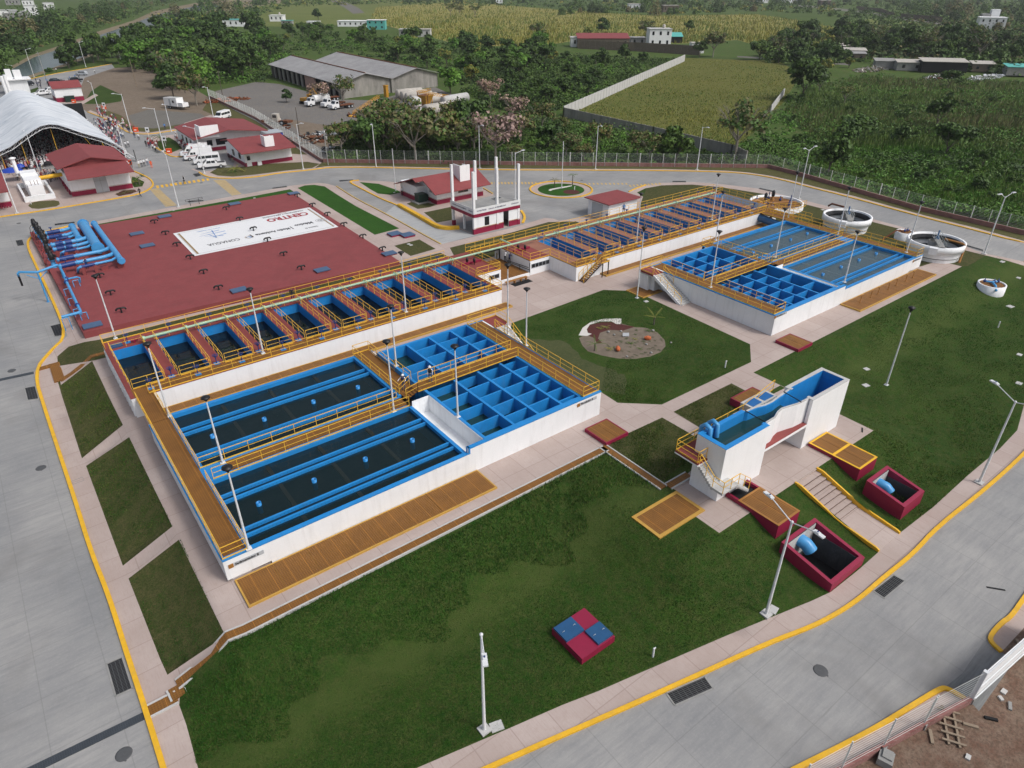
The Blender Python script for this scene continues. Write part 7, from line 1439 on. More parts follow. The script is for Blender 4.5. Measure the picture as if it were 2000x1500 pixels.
for i, (px, py) in enumerate(((331, 299), (252, 322), (266, 257), (204, 213), (145, 201))):
 m = MB(); m.box(-.55, -.35, 0, .55, .35, .9); m.box(-.62, -.4, .9, .62, .4, 1.02); m.box(-.3, -.37, .35, .3, -.35, .6, 1); solo(m, 'orange_barrier', [M['orange'], M['whiter']], 'orange plastic barrier ' + ['on the lawn in front of the ambulances', 'beside the pump house corner', 'at the road bend by the queue', 'behind the queue of people', 'in front of the yard store'][i], 'barrier', T(px, py), R_(-30))
for i, (px, py) in enumerate(((291, 268), (324, 286), (206, 217))):
 m = MB(); m.tube((0, 0, 0), (0, 0, 2.2), .04, n=5); m.obox((0, 0, 1.9), (.95, .05, 1.1), R_(-37)); m.obox((.0, -.05, 1.9), (.5, .03, .4), R_(-37), 1); solo(m, 'sign_post', [M['whiter'], M['black']], 'white sign board on a post ' + ['left of the palm bed', 'right of the palm bed', 'at the dirt yard edge behind the queue'][i], 'sign', T(px, py))
c0 = T(268, 316); m = MB()
for i in range(2): m.tube((0, i*1.2, 0), (0, i*1.2, 2.6), .04, n=4)
m.box(-.03, 0, .2, .03, 1.2, 2.5); solo(m, 'metal_frame', M['concrete'], 'grey upright metal frame behind the group of people', 'frame', c0)
t = thing('crowd_barrier', 'row of thin grey crowd barriers across the road', 'barrier', T(270, 305)); a, b = T(285, 305), T(318, 304); m = MB()
for j in range(22): p = a.lerp(b, j/21); m.tube(p, p+Vector((0, 0, 1.1)), .02, n=3)
m.tube(a+Vector((0, 0, 1.1)), b+Vector((0, 0, 1.1)), .03, n=4); m.build('rails', M['wire'], t)
def wheels(t, xs, hw, r=.36, w_=.24):
 for x in xs:
  for s_ in (-1, 1):
   m = MB(); m.tube((x, s_*(hw-w_), r), (x, s_*hw, r), r, n=14); wl = m.build('wheel', M['rubber'], t, local=True); m = MB(); m.tube((x, s_*(hw-.02), r), (x, s_*(hw+.01), r), r*.55, n=10); m.build('rim', M['cargrey'], wl, local=True)
def car(kind, label, body='carwhite', group=None):
 t = thing(kind, label, {'pickup': 'pickup', 'ambulance': 'ambulance', 'van': 'van', 'suv': 'car'}[kind], (0, 0, 0), group=group)
 if kind == 'pickup': L, Wd = 5.8, 2.0; low = [(-2.9, .55), (-2.85, 1.0), (-1.65, 1.12), (-1.6, 1.12), (2.85, 1.12), (2.9, .55)]; cab = [(-1.75, 1.1), (-.85, 1.85), (.75, 1.88), (1.0, 1.1)]
 elif kind == 'ambulance': L, Wd = 6.2, 2.1; low = [(-3.1, .45), (-3.05, .95), (-2.1, 1.25), (3.1, 1.3), (3.1, .45)]; cab = [(-2.2, 1.2), (-1.45, 2.2), (-.9, 2.65), (3.05, 2.7), (3.1, 1.2)]
 elif kind == 'van': L, Wd = 5.6, 1.95; low = [(-2.8, .4), (-2.75, .9), (-2.1, 1.2), (2.8, 1.25), (2.8, .4)]; cab = [(-2.2, 1.15), (-1.5, 2.0), (-1.0, 2.2), (2.7, 2.22), (2.8, 1.15)]
 else: L, Wd = 4.7, 1.9; low = [(-2.35, .4), (-2.3, .85), (-1.3, 1.05), (2.3, 1.08), (2.35, .4)]; cab = [(-1.4, 1.0), (-.6, 1.65), (1.7, 1.68), (2.25, 1.02)]
 hw = Wd/2
 m = MB()
 def ext(prof, w0, w1=None):
  w1 = w0 if w1 is None else w1; zmin = min(z for _, z in prof); zmax = max(z for _, z in prof)
  ww = lambda z: w0+(w1-w0)*(z-zmin)/(zmax-zmin)
  m.hexa([(x, -ww(z), z) for x, z in prof], [(x, ww(z), z) for x, z in prof])
 ext(low, hw*.97, hw); ext(cab, hw*.97, hw*.82)
 m.build('body', M[body], t, local=True)
 if kind == 'pickup': m = MB(); m.box(1.15, -.8, 1.02, 2.75, .8, 1.14); m.build('cargo_bed', M['black'], t, local=True)
 m = MB(); a, b = cab[0], cab[1]; k_ = .97
 m.add([(a[0]+.06-.03, -hw*.88, a[1]+.08), (a[0]+.03, hw*.88, a[1]+.08), (b[0]-.05, hw*.78, b[1]-.04), (b[0]-.05, -hw*.78, b[1]-.04)], [(0, 1, 2, 3)])
 m.v = [(x-.03, y, z+.03) for x, y, z in m.v]; m.build('windscreen', M['glass'], t, local=True)
 zt = cab[1][1]-.12; x0 = cab[1][0]-.1; x1 = {'pickup': .75, 'ambulance': -.5, 'van': 2.5, 'suv': 1.8}[kind]; zb = cab[0][1]+.12
 for s_ in (-1, 1):
  m = MB(); yb, yt = hw*.985*s_, hw*.865*s_; nseg = 3 if kind in ('van',) else 2
  for i in range(nseg):
   u0, u1 = x0+(x1-x0)*i/nseg+.04, x0+(x1-x0)*(i+1)/nseg-.04; m.add([(u0-.1*(i == 0)*2, yb, zb), (u1, yb, zb), (u1, yt, zt), (u0, yt, zt)], [(0, 1, 2, 3)])
  m.build('side_window', M['glass'], t, local=True)
 for s_ in (-1, 1):
  m = MB(); m.box(low[0][0]-.03, s_*.75-.16, .72, low[0][0]+.05, s_*.75+.16, .88); m.build('headlight', M['cargrey'], t, local=True)
 m = MB(); m.box(low[0][0]-.06, -hw*.9, .32, low[0][0]+.1, hw*.9, .62); m.box(low[0][0]-.04, -.5, .66, low[0][0]+.02, .5, .86); m.build('bumper', M['black'], t, local=True)
 if kind == 'ambulance':
  m = MB(); m.box(-1.2, -.75, 2.62, -.95, .75, 2.78, 0); m.box(1.2, -.3, 2.7, 1.8, .3, 2.85, 1); m.build('light_bar', [M['clred'], M['whiter']], t, local=True)
  m = MB()
  for s_ in (-1, 1): m.box(-2.6, s_*hw*.99-.01, 1.0, 2.9, s_*hw*.99+.01, 1.12)
  m.build('red_stripe', M['clred'], t, local=True)
 wheels(t, (-L*.32, L*.30), hw, .40 if kind != 'suv' else .35)
 return t
def place_v(o, px, py, rz, z=0): o.location = T(px, py); o.rotation_euler = (0, 0, rz); return o
rzv = math.atan2(*(reversed((T(441, 326)-T(390, 331))[:2])))
a1 = car('ambulance', 'white ambulance parked farthest back in the row, nearest the large office'); place_v(a1, 381, 304, rzv); a2 = copy_tree(a1); a2['label'] = 'white ambulance parked between the other ambulance and the passenger van'; place_v(a2, 389, 311, rzv)
for a_ in (a1, a2): a_['group'] = 'two white ambulances'
place_v(car('van', 'white passenger van with a long row of dark side windows'), 405, 319, rzv); place_v(car('pickup', 'white crew cab pickup parked nearest the road in the row'), 415, 328, rzv)
rz2 = math.atan2(*(reversed((T(92, 186)-T(74, 188))[:2]))); place_v(car('pickup', 'white pickup parked left of the yard store'), 84, 186, rz2); place_v(car('suv', 'silver car on the river road', 'cargrey'), 160, 147, math.atan2(*(reversed((T(172, 147)-T(147, 147))[:2]))))
place_v(car('suv', 'dark car parked beside the gate house', 'cardark'), 54, 168, rz2+.3); place_v(car('suv', 'white car half hidden behind the yard store', 'carwhite'), 98, 181, rz2); place_v(car('pickup', 'black pickup surrounded by people behind the yard store', 'cardark'), 112, 165, rz2+.4)
for i, (px, py) in enumerate(((100, 163), (140, 161))): o = car('pickup', 'dark police truck with standing figures, the %s one' % ('left' if i == 0 else 'right'), 'cardark'); place_v(o, px+8, py, rz2+.35)
place_v(car('van', 'white van roof showing behind the large office'), 436, 232, rz2+.4)
t = thing('site_trailer', 'white two-wheeled site trailer at the edge of the gravel patch', 'trailer', T(344, 212), math.atan2(*(reversed((T(372, 211)-T(322, 205))[:2]))))
m = MB(); m.hexa([(-3.4, -1.3, .9), (2.6, -1.3, .9), (2.6, 1.3, .9), (-3.4, 1.3, .9)], [(-3.4, -1.3, 3.2), (2.6, -1.3, 3.4), (2.6, 1.3, 3.4), (-3.4, 1.3, 3.2)]); m.box(2.6, -1.1, .9, 4.9, 1.1, 2.1); m.build('body', M['carwhite'], t, local=True)
m = MB(); m.box(-1.0, -1.33, 1.0, -.2, -1.3, 2.9, 0); m.build('door', M['cargrey'], t, local=True); m = MB(); m.box(.6, -1.33, 1.9, 1.4, -1.3, 2.6); m.build('window', M['glass'], t, local=True); m = MB(); m.box(-3.2, -1.0, .6, 5.5, -.85, .9); m.box(-3.2, .85, .6, 5.5, 1.0, .9); m.build('chassis', M['black'], t, local=True); wheels(t, (-2.2, -1.1), 1.2, .45)
def truck(px, py, rz, label, tanker=True):
 t = thing('tanker_truck' if tanker else 'old_truck', label, 'truck', T(px, py), rz)
 m = MB(); m.hexa([(x, -1.1, z) for x, z in ((-4.2, .6), (-4.2, 1.5), (-3.2, 1.7), (-2.8, 2.6), (-1.6, 2.6), (-1.6, .6))], [(x, 1.1, z) for x, z in ((-4.2, .6), (-4.2, 1.5), (-3.2, 1.7), (-2.8, 2.6), (-1.6, 2.6), (-1.6, .6))]); m.build('cab', M['carwhite'], t, local=True)
 m = MB(); m.add([(-3.23, -.95, 1.8), (-3.23, .95, 1.8), (-2.85, .9, 2.5), (-2.85, -.9, 2.5)], [(0, 1, 2, 3)]); m.box(-2.7, -1.13, 1.8, -1.8, -1.1, 2.4); m.build('window', M['glass'], t, local=True)
 m = MB(); m.box(-4.0, -.5, .6, 4.2, .5, .95); m.build('chassis', M['black'], t, local=True)
 m = MB()
 if tanker: m.tube((-1.3, 0, 2.1), (4.2, 0, 2.1), 1.15, n=18)
 else: m.box(-1.2, -1.15, 1.0, 4.0, 1.15, 1.2); m.box(-1.2, -1.15, 1.2, -1.1, 1.15, 2.4)
 m.build('tank' if tanker else 'flatbed', M['carwhite' if tanker else 'rust'], t, local=True); wheels(t, (-3.1, 2.0, 3.2), 1.15, .5, .3); return t
truck(621, 206, R_(8), 'white tanker truck in front of the warehouse'); truck(652, 208, R_(12), 'old white truck right of the tanker', False); truck(668, 212, R_(10), 'second old white truck beside the warehouse corner', False); truck(640, 197, R_(5), 'white truck parked behind the tanker', False)
def excavator(px, py, rz, label):
 t = thing('excavator', label, 'excavator', T(px, py), rz)
 for s_ in (-1, 1): m = MB(); m.box(-2, s_*1.2-.3, 0, 2, s_*1.2+.3, .8); m.build('track', M['rubber'], t, local=True)
 m = MB(); m.box(-1.8, -1.2, .9, 1.6, 1.2, 1.8); m.box(.2, -1.2, 1.8, 1.5, 0, 2.8); m.build('body', M['yellowmach'], t, local=True)
 m = MB(); m.box(.25, -1.22, 1.9, 1.45, -1.2, 2.6); m.build('cab_window', M['glass'], t, local=True); m = MB(); m.tube((1.2, .4, 1.6), (3.2, .4, 4.6), .28, n=6); m.tube((3.2, .4, 4.6), (4.6, .4, 2.6), .22, n=6); m.obox((4.7, .4, 2.2), (.8, 1.0, .9)); m.build('boom', M['yellowmach'], t, local=True)
excavator(600, 202, R_(20), 'yellow excavator left of the white tanker truck')
t = thing('road_grader', 'white and red old road machine beside the fence', 'machine', T(541, 243), R_(-50)); m = MB(); m.box(-.9, -1, .9, .9, 1, 1.6); m.box(-.8, -.8, 1.6, .8, .8, 2.9); m.build('cab', M['cyl'], t, local=True); m = MB(); m.box(-4.5, -.5, .7, 4.5, .5, 1.1); m.obox((-3, 0, .9), (2.2, 2.6, .4), .3); m.obox((3.2, 0, 1.0), (2.5, 2.2, .5), -.2); m.build('frame', M['rust'], t, local=True); m = MB(); m.box(-.6, -.83, 1.9, .6, -.8, 2.6); m.build('cab_window', M['glass'], t, local=True); wheels(t, (-2.2, 2.2), 1.2, .65, .4)
t = thing('red_plough', 'rusty red plough frame at the fence side of the yard', 'machine', T(556, 253), R_(-45)); m = MB()
for i in range(7): m.obox((rnd.uniform(-2.5, 2.5), rnd.uniform(-.8, .8), rnd.uniform(.3, 1)), (rnd.uniform(1, 2.4), .2, .3), rnd.uniform(-1, 1), 0, (rnd.uniform(-.4, .4), 'Y'))
m.build('steel_bars', M['rust'], t, local=True)
def cyl(px, py, l, r, rz, label, mat='cyl', up=False):
 t = thing('storage_tank', label, 'storage tank', T(px, py), rz); m = MB()
 if up: m.lathe(0, 0, [(r, 0), (r, l), (r*.6, l+.5), (.05, l+.8)], 20)
 else: m.lathe(0, 0, [(.05, -l/2-.3), (r*.7, -l/2-.2), (r, -l/2+.1), (r, l/2-.1), (r*.7, l/2+.2), (.05, l/2+.3)], 20); m.v = [(z, y, x+r) for x, y, z in m.v]
 m.build('shell', M[mat], t, local=True)
 m = MB()
 if up: m.lathe(0, 0, [(r+.02, l*.5), (r+.05, l*.5), (r+.05, l*.55), (r+.02, l*.55)], 20)
 else:
  for x in (-l*.3, l*.3): m.box(x-.15, -r*.8, 0, x+.15, r*.8, r*.35)
 m.build('band' if up else 'saddle', M['rust'], t, local=True); return t
for i in range(5): cyl(800+i*9.5, 193+i*3.4 - 3, 9.5, 1.45, R_(-2), 'cream storage cylinder in the stacked row, ' + ['farthest left', 'second', 'third', 'fourth', 'the nearest right'][i] + (' from the left' if 0 < i < 4 else ' one'), 'cyl')
cyl(866, 222, 14, 1.7, R_(10), 'big white storage cylinder with rust stains', 'carwhite' if False else 'cyl'); cyl(889, 203, 11, 1.5, R_(12), 'grey cylinder with a dark band behind the rusty one', 'lightconc'); cyl(812, 222, 4.2, 1.9, 0, 'upright pale tank left of the yellow hopper', 'lightconc', True)
cyl(931, 224, 9, 1.5, R_(8), 'pale cylinder half hidden by pink blossom', 'lightconc')
t = thing('yellow_hopper', 'yellow steel hopper on legs among the cylinders', 'hopper', T(833, 213), R_(20)); m = MB(); m.hexa([(-1, -.8, 1.6), (1, -.8, 1.6), (1, .8, 1.6), (-1, .8, 1.6)], [(-2.2, -1.6, 4.2), (2.2, -1.6, 4.2), (2.2, 1.6, 4.2), (-2.2, 1.6, 4.2)]); m.build('bin', M['yellowmach'], t, local=True)
for x in (-1.6, 1.6):
 for y in (-1.2, 1.2): m = MB(); m.tube((x, y, 0), (x, y, 3.0), .12, n=5); m.build('leg', M['yellowmach'], t, local=True)
m = MB(); m.box(-2, -1.4, 4.15, 2, 1.4, 4.22); m.build('dark_opening', M['rust'], t, local=True)
for i, (p0, p1, z0, z1) in enumerate((((690, 222), (740, 190), .3, 3.0), ((716, 214), (752, 196), .4, 2.2), ((815, 180), (880, 190), 4.0, .8), ((835, 186), (905, 192), 4.4, .6), ((840, 176), (816, 183), 3, 3.6))):
 a, b = W(*p0, z0), W(*p1, z1); t = thing('conveyor', 'yellow lattice conveyor ' + ['slanting up left of the cylinders', 'short one beside the slanting conveyor', 'behind the cream cylinders, left', 'behind the cream cylinders reaching the trees', 'stub at the warehouse wall'][i], 'conveyor', (a.x, a.y, 0)); m = MB(); d = (b-a).normalized(); n_ = Vector((-d.y, d.x, 0))*.4; u = Vector((0, 0, .6))
 for o_ in (n_, -n_, n_+u, -n_+u): m.tube(a+o_, b+o_, .06, n=4)
 k_ = int((b-a).length/1.5)
 for j in range(k_): p = a.lerp(b, j/k_); q = a.lerp(b, (j+1)/k_); m.tube(p+n_, q+n_+u, .06, n=3); m.tube(p-n_, q-n_+u, .06, n=3); m.tube(p+n_, p-n_, .06, n=3)
 m.build('lattice', M['yellowmach'], t); m = MB(); m.tube((b.x, b.y, 0), b, .12, n=5); m.tube((a.x, a.y, 0), a, .12, n=5); m.build('support', M['rust'], t)
m = MB(); m.box(-.6, -.6, 0, .6, .6, 3.6); m.box(-.7, -.7, 3.6, .7, .7, 3.9); solo(m, 'yellow_cabinet', M['yellowmach'], 'tall yellow cabinet against the warehouse gable', 'cabinet', T(755, 190), .3)
def heap(px, py, rx, ry, n, mats, label, hmax=1.6):
 t = thing('scrap_heap', label, 'scrap heap', T(px, py)); per = {}
 for i in range(n):
  a = rnd.uniform(0, 6.28); r_ = math.sqrt(rnd.random()); x, y = rx*r_*math.cos(a), ry*r_*math.sin(a); z = hmax*(1-r_)*rnd.random()+.1; mt = rnd.choice(mats); m = per.setdefault(mt, MB())
  m.obox((x, y, z), (rnd.uniform(.3, 2.0), rnd.uniform(.1, .9), rnd.uniform(.05, .5)), rnd.uniform(0, 3.1), 0, (rnd.uniform(-.9, .9), rnd.choice('XY')))
 for k_, m in per.items(): m.build('scrap', M[k_], t, local=True)
heap(603, 275, 7, 4, 150, ['rust', 'rust', 'dirt', 'black'], 'rust red scrap heap behind the fence', 1.8); heap(628, 268, 6, 4, 110, ['black', 'cargrey', 'concrete', 'clwhite'], 'dark heap of torn metal sheets behind the fence', 1.6); heap(645, 295, 5, 3, 60, ['concrete', 'cargrey', 'black'], 'grey sheet metal scraps at the yard corner', 1.0)
heap(442, 197, 8, 3, 120, ['rust', 'terracotta', 'rust'], 'orange-brown brick rubble at the yard edge', 1.0); heap(1700, 137, 12, 5, 110, ['sand', 'concrete', 'cyl'], 'pale rubble heap in front of the shacks', 2.2); heap(1842, 150, 16, 4, 130, ['clwhite', 'rust', 'black', 'concrete'], 'rubbish under the widest shack', 1.2); heap(1925, 152, 15, 4, 140, ['clwhite', 'cargrey', 'concrete'], 'pale rubbish heap near the right photo edge', 1.3); heap(735, 222, 10, 5, 90, ['rust', 'yellowmach', 'black'], 'rusty machine parts below the slanting conveyor', 1.4)
def figure(joints, helm=False):
 me = bpy.data.meshes.new('body'); J = joints; names = list(J); idx = {n: i for i, n in enumerate(names)}
 E = [('pelvis', 'waist'), ('waist', 'chest'), ('chest', 'neck'), ('neck', 'head'), ('head', 'crown'), ('chest', 'shL'), ('shL', 'elL'), ('elL', 'wrL'), ('wrL', 'haL'), ('chest', 'shR'), ('shR', 'elR'), ('elR', 'wrR'), ('wrR', 'haR'),
   ('pelvis', 'hiL'), ('hiL', 'knL'), ('knL', 'anL'), ('anL', 'toL'), ('pelvis', 'hiR'), ('hiR', 'knR'), ('knR', 'anR'), ('anR', 'toR')]
 me.from_pydata([J[n][0] for n in names], [(idx[a], idx[b]) for a, b in E], [])
 ob = bpy.data.objects.new('body', me); COL.objects.link(ob); md = ob.modifiers.new('s', 'SKIN'); md.use_smooth_shade = True
 for i, n in enumerate(names): v = me.skin_vertices[0].data[i]; v.radius = J[n][1] if isinstance(J[n][1], tuple) else (J[n][1],)*2; v.use_root = n == 'pelvis'
 ob.modifiers.new('u', 'SUBSURF').levels = 1
 out = bpy.data.meshes.new_from_object(ob.evaluated_get(bpy.context.evaluated_depsgraph_get())); bpy.data.objects.remove(ob); return out
def joints(pose):
 j = dict(pelvis=((0, 0, .95), (.15, .11)), waist=((0, 0, 1.08), (.135, .10)), chest=((0, 0, 1.34), (.165, .11)), neck=((0, -.01, 1.50), .055), head=((0, -.03, 1.60), (.078, .088)), crown=((0, -.02, 1.70), (.07, .08)),
    hiL=((-.095, 0, .90), .085), hiR=((.095, 0, .90), .085), knL=((-.11, -.02, .50), .058), knR=((.11, -.02, .50), .058), anL=((-.12, .02, .09), .042), anR=((.12, .02, .09), .042), toL=((-.13, -.14, .045), .038), toR=((.13, -.14, .045), .038),
    shL=((-.19, 0, 1.42), .055), shR=((.19, 0, 1.42), .055), elL=((-.25, .03, 1.14), .042), elR=((.25, .03, 1.14), .042), wrL=((-.25, -.06, .90), .030), wrR=((.25, -.06, .90), .030), haL=((-.24, -.09, .80), .028), haR=((.24, -.09, .80), .028))
 if pose == 'walk': j.update(knL=((-.10, -.18, .52), .058), anL=((-.10, -.22, .10), .042), toL=((-.10, -.36, .05), .038), knR=((.10, .06, .50), .058), anR=((.11, .34, .14), .042), toR=((.11, .26, .05), .038), elL=((-.26, .12, 1.16), .042), wrL=((-.26, .08, .92), .03), haL=((-.25, .03, .84), .028), elR=((.26, -.06, 1.16), .042), wrR=((.24, -.24, 1.0), .03), haR=((.23, -.30, .95), .028))
 if pose == 'reach': j.update(elL=((-.36, -.10, 1.22), .042), wrL=((-.45, -.26, 1.10), .03), haL=((-.48, -.33, 1.08), .028), elR=((.30, -.10, 1.2), .042), wrR=((.26, -.30, 1.18), .03), haR=((.25, -.38, 1.17), .028))
 if pose == 'lean': j.update(chest=((0, -.10, 1.32), (.165, .11)), neck=((0, -.20, 1.46), .055), head=((0, -.25, 1.55), (.078, .088)), crown=((0, -.26, 1.65), (.07, .08)), shL=((-.19, -.12, 1.40), .055), shR=((.19, -.12, 1.40), .055), elL=((-.24, -.28, 1.18), .042), elR=((.24, -.28, 1.18), .042), wrL=((-.20, -.48, 1.08), .03), wrR=((.20, -.48, 1.08), .03), haL=((-.19, -.55, 1.06), .028), haR=((.19, -.55, 1.06), .028))
 return j
BODY = {p: figure(joints(p)) for p in ('stand', 'walk', 'reach', 'lean')}
def hand_mesh(w_, h_):
 m = MB(); w_, h_ = Vector(w_), Vector(h_); d = (h_-w_).normalized(); s_ = d.cross(Vector((0, 1, 0))).normalized(); f = d.cross(s_).normalized()
 m.tube(w_, h_-d*.01, .026, .038, 6)
 for k_, (o, L) in enumerate(((-.027, .062), (-.009, .074), (.009, .070), (.026, .055))):
  a = h_+s_*o-d*.012; b = a+d*L*.6+f*.006; c = b+d*L*.35-f*.022; m.pipe([a, b, c], .0088, 5)
 a = h_-d*.05+s_*.034; b = a+d*.03+s_*.022-f*.012; m.pipe([a, b, b+d*.025-f*.012], .0095, 5); return m
HANDS = {}
def person(pose, shirt, trousers, hat=None, vest=None, scale=1.0):
 key = (pose, shirt, trousers, hat, vest)
 if key in HANDS: t = copy_tree(HANDS[key]); t.scale = (scale,)*3; return t
 t = thing('person', 'x', 'person', (0, 0, 0)); me = BODY[pose].copy(); o = link(bpy.data.objects.new('body', me), t); J = joints(pose)
 me.materials.clear()
 for mt in (trousers, shirt, 'skin', 'hair', 'clblack'): me.materials.append(M[mt])
 hx, hy, hz = J['head'][0]
 for p in me.polygons:
  x, y, z = p.center; mi = 0
  if z > .97: mi = 1
  if z < .10: mi = 4
  dh = [math.dist((x, y, z), J[a][0]) for a in ('haL', 'haR', 'wrL', 'wrR')]
  if min(dh[:2]) < .075: mi = 2
  elif z > .80 and min(dh[2:]) < .09: mi = 1 if vest is None or True else 2
  if z > 1.49 or (z > hz-.12 and math.hypot(x-hx, y-hy) < .12): mi = 2
  if z > hz+.06 or (z > hz-.04 and y > hy+.03): mi = 3
  p.material_index = mi
 for s_ in 'LR': hand_mesh(J['wr'+s_][0], J['ha'+s_][0]).build('hand', M['skin'], t, local=True)
 m = MB(); m.ball((hx, hy-.085, hz+.0), .018, 0); m.build('nose', M['skin'], t, local=True); m = MB()
 for s_ in (-1, 1): m.ball((hx+s_*.032, hy-.078, hz+.022), .011, 0, 1, 5, 3)
 m.build('eyes', M['clblack'], t, local=True)
 if hat:
  c = J['crown'][0]; m = MB(); m.lathe(c[0], c[1], [(.165, -.02), (.16, .0), (.115, .01), (.11, .06), (.07, .11), (.01, .125)] if hat != 'cap' else [(.105, -.03), (.105, .02), (.07, .075), (.01, .085)], 12, 0, True, c[2]-.01)
  if hat == 'cap': m.obox((c[0], c[1]-.13, c[2]-.01), (.14, .11, .015))
  m.build('helmet' if hat == 'helmet' else 'hat', M['clwhite'], t, local=True)
 if vest:
  c = J['chest'][0]; m = MB(); m.lathe(c[0], c[1], [(.155, -.30), (.165, -.12), (.18, .02), (.15, .10), (.07, .14)], 12); m.v = [(c[0]+(x-c[0])*1.12, c[1]+(y-c[1])*.80, z+c[2]) for x, y, z in m.v]; m.build('vest', M[vest], t, local=True)
 t.scale = (scale,)*3; HANDS[key] = t; return t
def put(t, p, face_px=None, rz=None, label='', group=None):
 t.location = p
 if face_px: q = W(*face_px, p.z); rz = math.atan2(q.y-p.y, q.x-p.x)+math.pi/2
 t.rotation_euler = (0, 0, rz or 0); t['label'] = label
 if group: t['group'] = group
 return t
put(person('reach', 'clwhite', 'cljeans', 'helmet', 'clnavy'), W(789, 762, 2.13), (765, 800), label='person in white helmet and navy vest at the top of the short tank stair')
put(person('stand', 'clwhite', 'cljeans', 'helmet', 'clblack'), W(841, 746, 2.63), (800, 850), label='person in white helmet and black vest on the middle tank walkway')
put(person('stand', 'clwhite', 'clkhaki', 'cap'), W(970, 506, .1), (1005, 500), label='person in pale clothes and cap left of the loading platform'); put(person('lean', 'clwhite', 'clblack'), W(986.5, 512, .47), (1010, 500), label='person in white shirt leaning on the black rail of the loading platform'); put(person('lean', 'clnavy', 'clblack'), W(995, 516, .47), (1015, 505), label='person in dark clothes on the loading platform beside the rail')
put(person('walk', 'clblack', 'clblack'), T(275, 384), (240, 380), label='person in black clothes walking on the kerb past the pump house'); put(person('stand', 'clwhite', 'clblack', None, 'clblack'), T(361, 360), (340, 350), label='person in black vest standing alone on the yellow crossing')
put(person('stand', 'clwhite', 'clblack'), T(786, 382), (760, 390), label='person in white shirt at the left wall of the gabled building'); q = PZ((652, 672), RZ); put(person('stand', 'clwhite', 'clblack', None, 'clnavy'), q, (100, 500), label='person in white shirt between the blue pipes')
q = W(1217.5, 417, FZ); put(person('stand', 'clblue', 'clnavy'), q, (1217, 500), label='person in dark clothes behind the right filters'); q = W(572.5, 588, FZ); put(person('stand', 'clblack', 'clnavy'), q, (572, 640), label='person in black standing behind the left filter cells')
c3_ = [((258, 328), 'clblack', 'clblack', None, 'black shirt at the left end of the standing group'), ((273, 328.5), 'clwhite', 'clkhaki', 'cap', 'white shirt and khaki trousers in the standing group'), ((278, 327), 'clwhite', 'clblack', None, 'white shirt, second in the standing group'), ((283, 325.5), 'clwhite', 'clblack', None, 'white shirt, third in the standing group'), ((289.5, 323.5), 'clwhite', 'cljeans', None, 'white shirt and jeans, tallest of the standing group'), ((297, 328.5), 'clorange', 'clorange', None, 'orange overalls right of the standing group')]
for (p, a, b, h_, lb) in c3_: put(person('stand', a, b, h_), T(*p), (p[0]-30, p[1]-25), label='person in '+lb)
for (p, a, b, lb) in (((323, 253), 'clblue', 'clnavy', 'blue clothes near the gravel patch'), ((264, 270), 'clnavy', 'clnavy', 'navy clothes at the road bend'), ((272, 274), 'clwhite', 'clblack', 'white shirt walking at the road bend'), ((247, 290), 'clwhite', 'clblack', 'white shirt in the walking pair by the tent'), ((252, 288), 'clwhite', 'clblack', 'white shirt, right one of the walking pair by the tent'), ((242, 271), 'clwhite', 'clblack', 'white shirt walking towards the tent'), ((111, 141), 'clwhite', 'clblack', 'white shirt on the river road'), ((186, 144), 'clwhite', 'clblack', 'white shirt right of the silver car'), ((76, 165), 'clwhite', 'clnavy', 'white shirt behind the white pickup'), ((37, 354), 'clwhite', 'clblack', 'white shirt near the blower basin'), ((449, 314), 'clblack', 'clblack', 'black clothes at the small office wall'), ((455, 317), 'clblack', 'clkhaki', 'dark clothes at the small office corner')):
 put(person('walk' if 'walking' in lb else 'stand', a, b), T(*p), (p[0]+20, p[1]-20), label='person in '+lb)
def group_people(poly, n, label, grp, cols, seed=1, z=0, face=(100, 300)):
 rr_ = random.Random(seed); P = PX(poly); xs = [p[0] for p in P]; ys = [p[1] for p in P]; k_ = 0; used_ = []
 while k_ < n:
  x, y = rr_.uniform(min(xs), max(xs)), rr_.uniform(min(ys), max(ys))
  if not inside((x, y), P) or any((x-a)**2+(y-b)**2 < .3 for a, b in used_):
   used_ = used_ if len(used_) < 400 else [];
   if not inside((x, y), P): continue
   if rr_.random() < .9: continue
  used_.append((x, y)); c = cols[rr_.randrange(len(cols))]
  put(person(rr_.choice(['stand', 'stand', 'walk', 'lean']), c[0], c[1], c[2] if len(c) > 2 else None, None, rr_.uniform(.93, 1.03)), Vector((x, y, z)), None, rr_.uniform(0, 6.28), label.replace('person', 'person in %s top and %s trousers' % (c[0][2:], {'jeans': 'blue', 'khaki': 'khaki', 'black': 'black', 'navy': 'navy'}[c[1][2:]]), 1), grp); k_ += 1
CO = [('clwhite', 'clblack'), ('clwhite', 'cljeans', 'cap'), ('clred', 'clblack'), ('clwhite', 'clkhaki', 'hat'), ('clblack', 'clblack'), ('clnavy', 'cljeans'), ('clred', 'cljeans', 'cap'), ('clpink', 'clblack')]
group_people([(183, 238), (215, 241), (240, 262), (236, 296), (222, 290), (205, 268)], 62, 'person in the dense queue beside the tent', 'people queueing beside the tent', CO, 3)
group_people([(186, 214), (214, 222), (252, 246), (268, 258), (262, 264), (236, 256), (214, 246), (195, 232)], 34, 'person lined up along the kerb', 'people lined up along the kerb', CO, 5)
group_people([(284, 285), (294, 276), (312, 288), (306, 299), (292, 292)], 16, 'person at the palm bed kerb', 'people at the palm bed kerb', [('clred', 'clblack'), ('clblack', 'clblack'), ('clred', 'clnavy'), ('clwhite', 'clblack')], 7)
group_people([(338, 268), (348, 265), (372, 292), (358, 298), (350, 285)], 16, 'person beside the larger office', 'people beside the larger office', CO, 9)
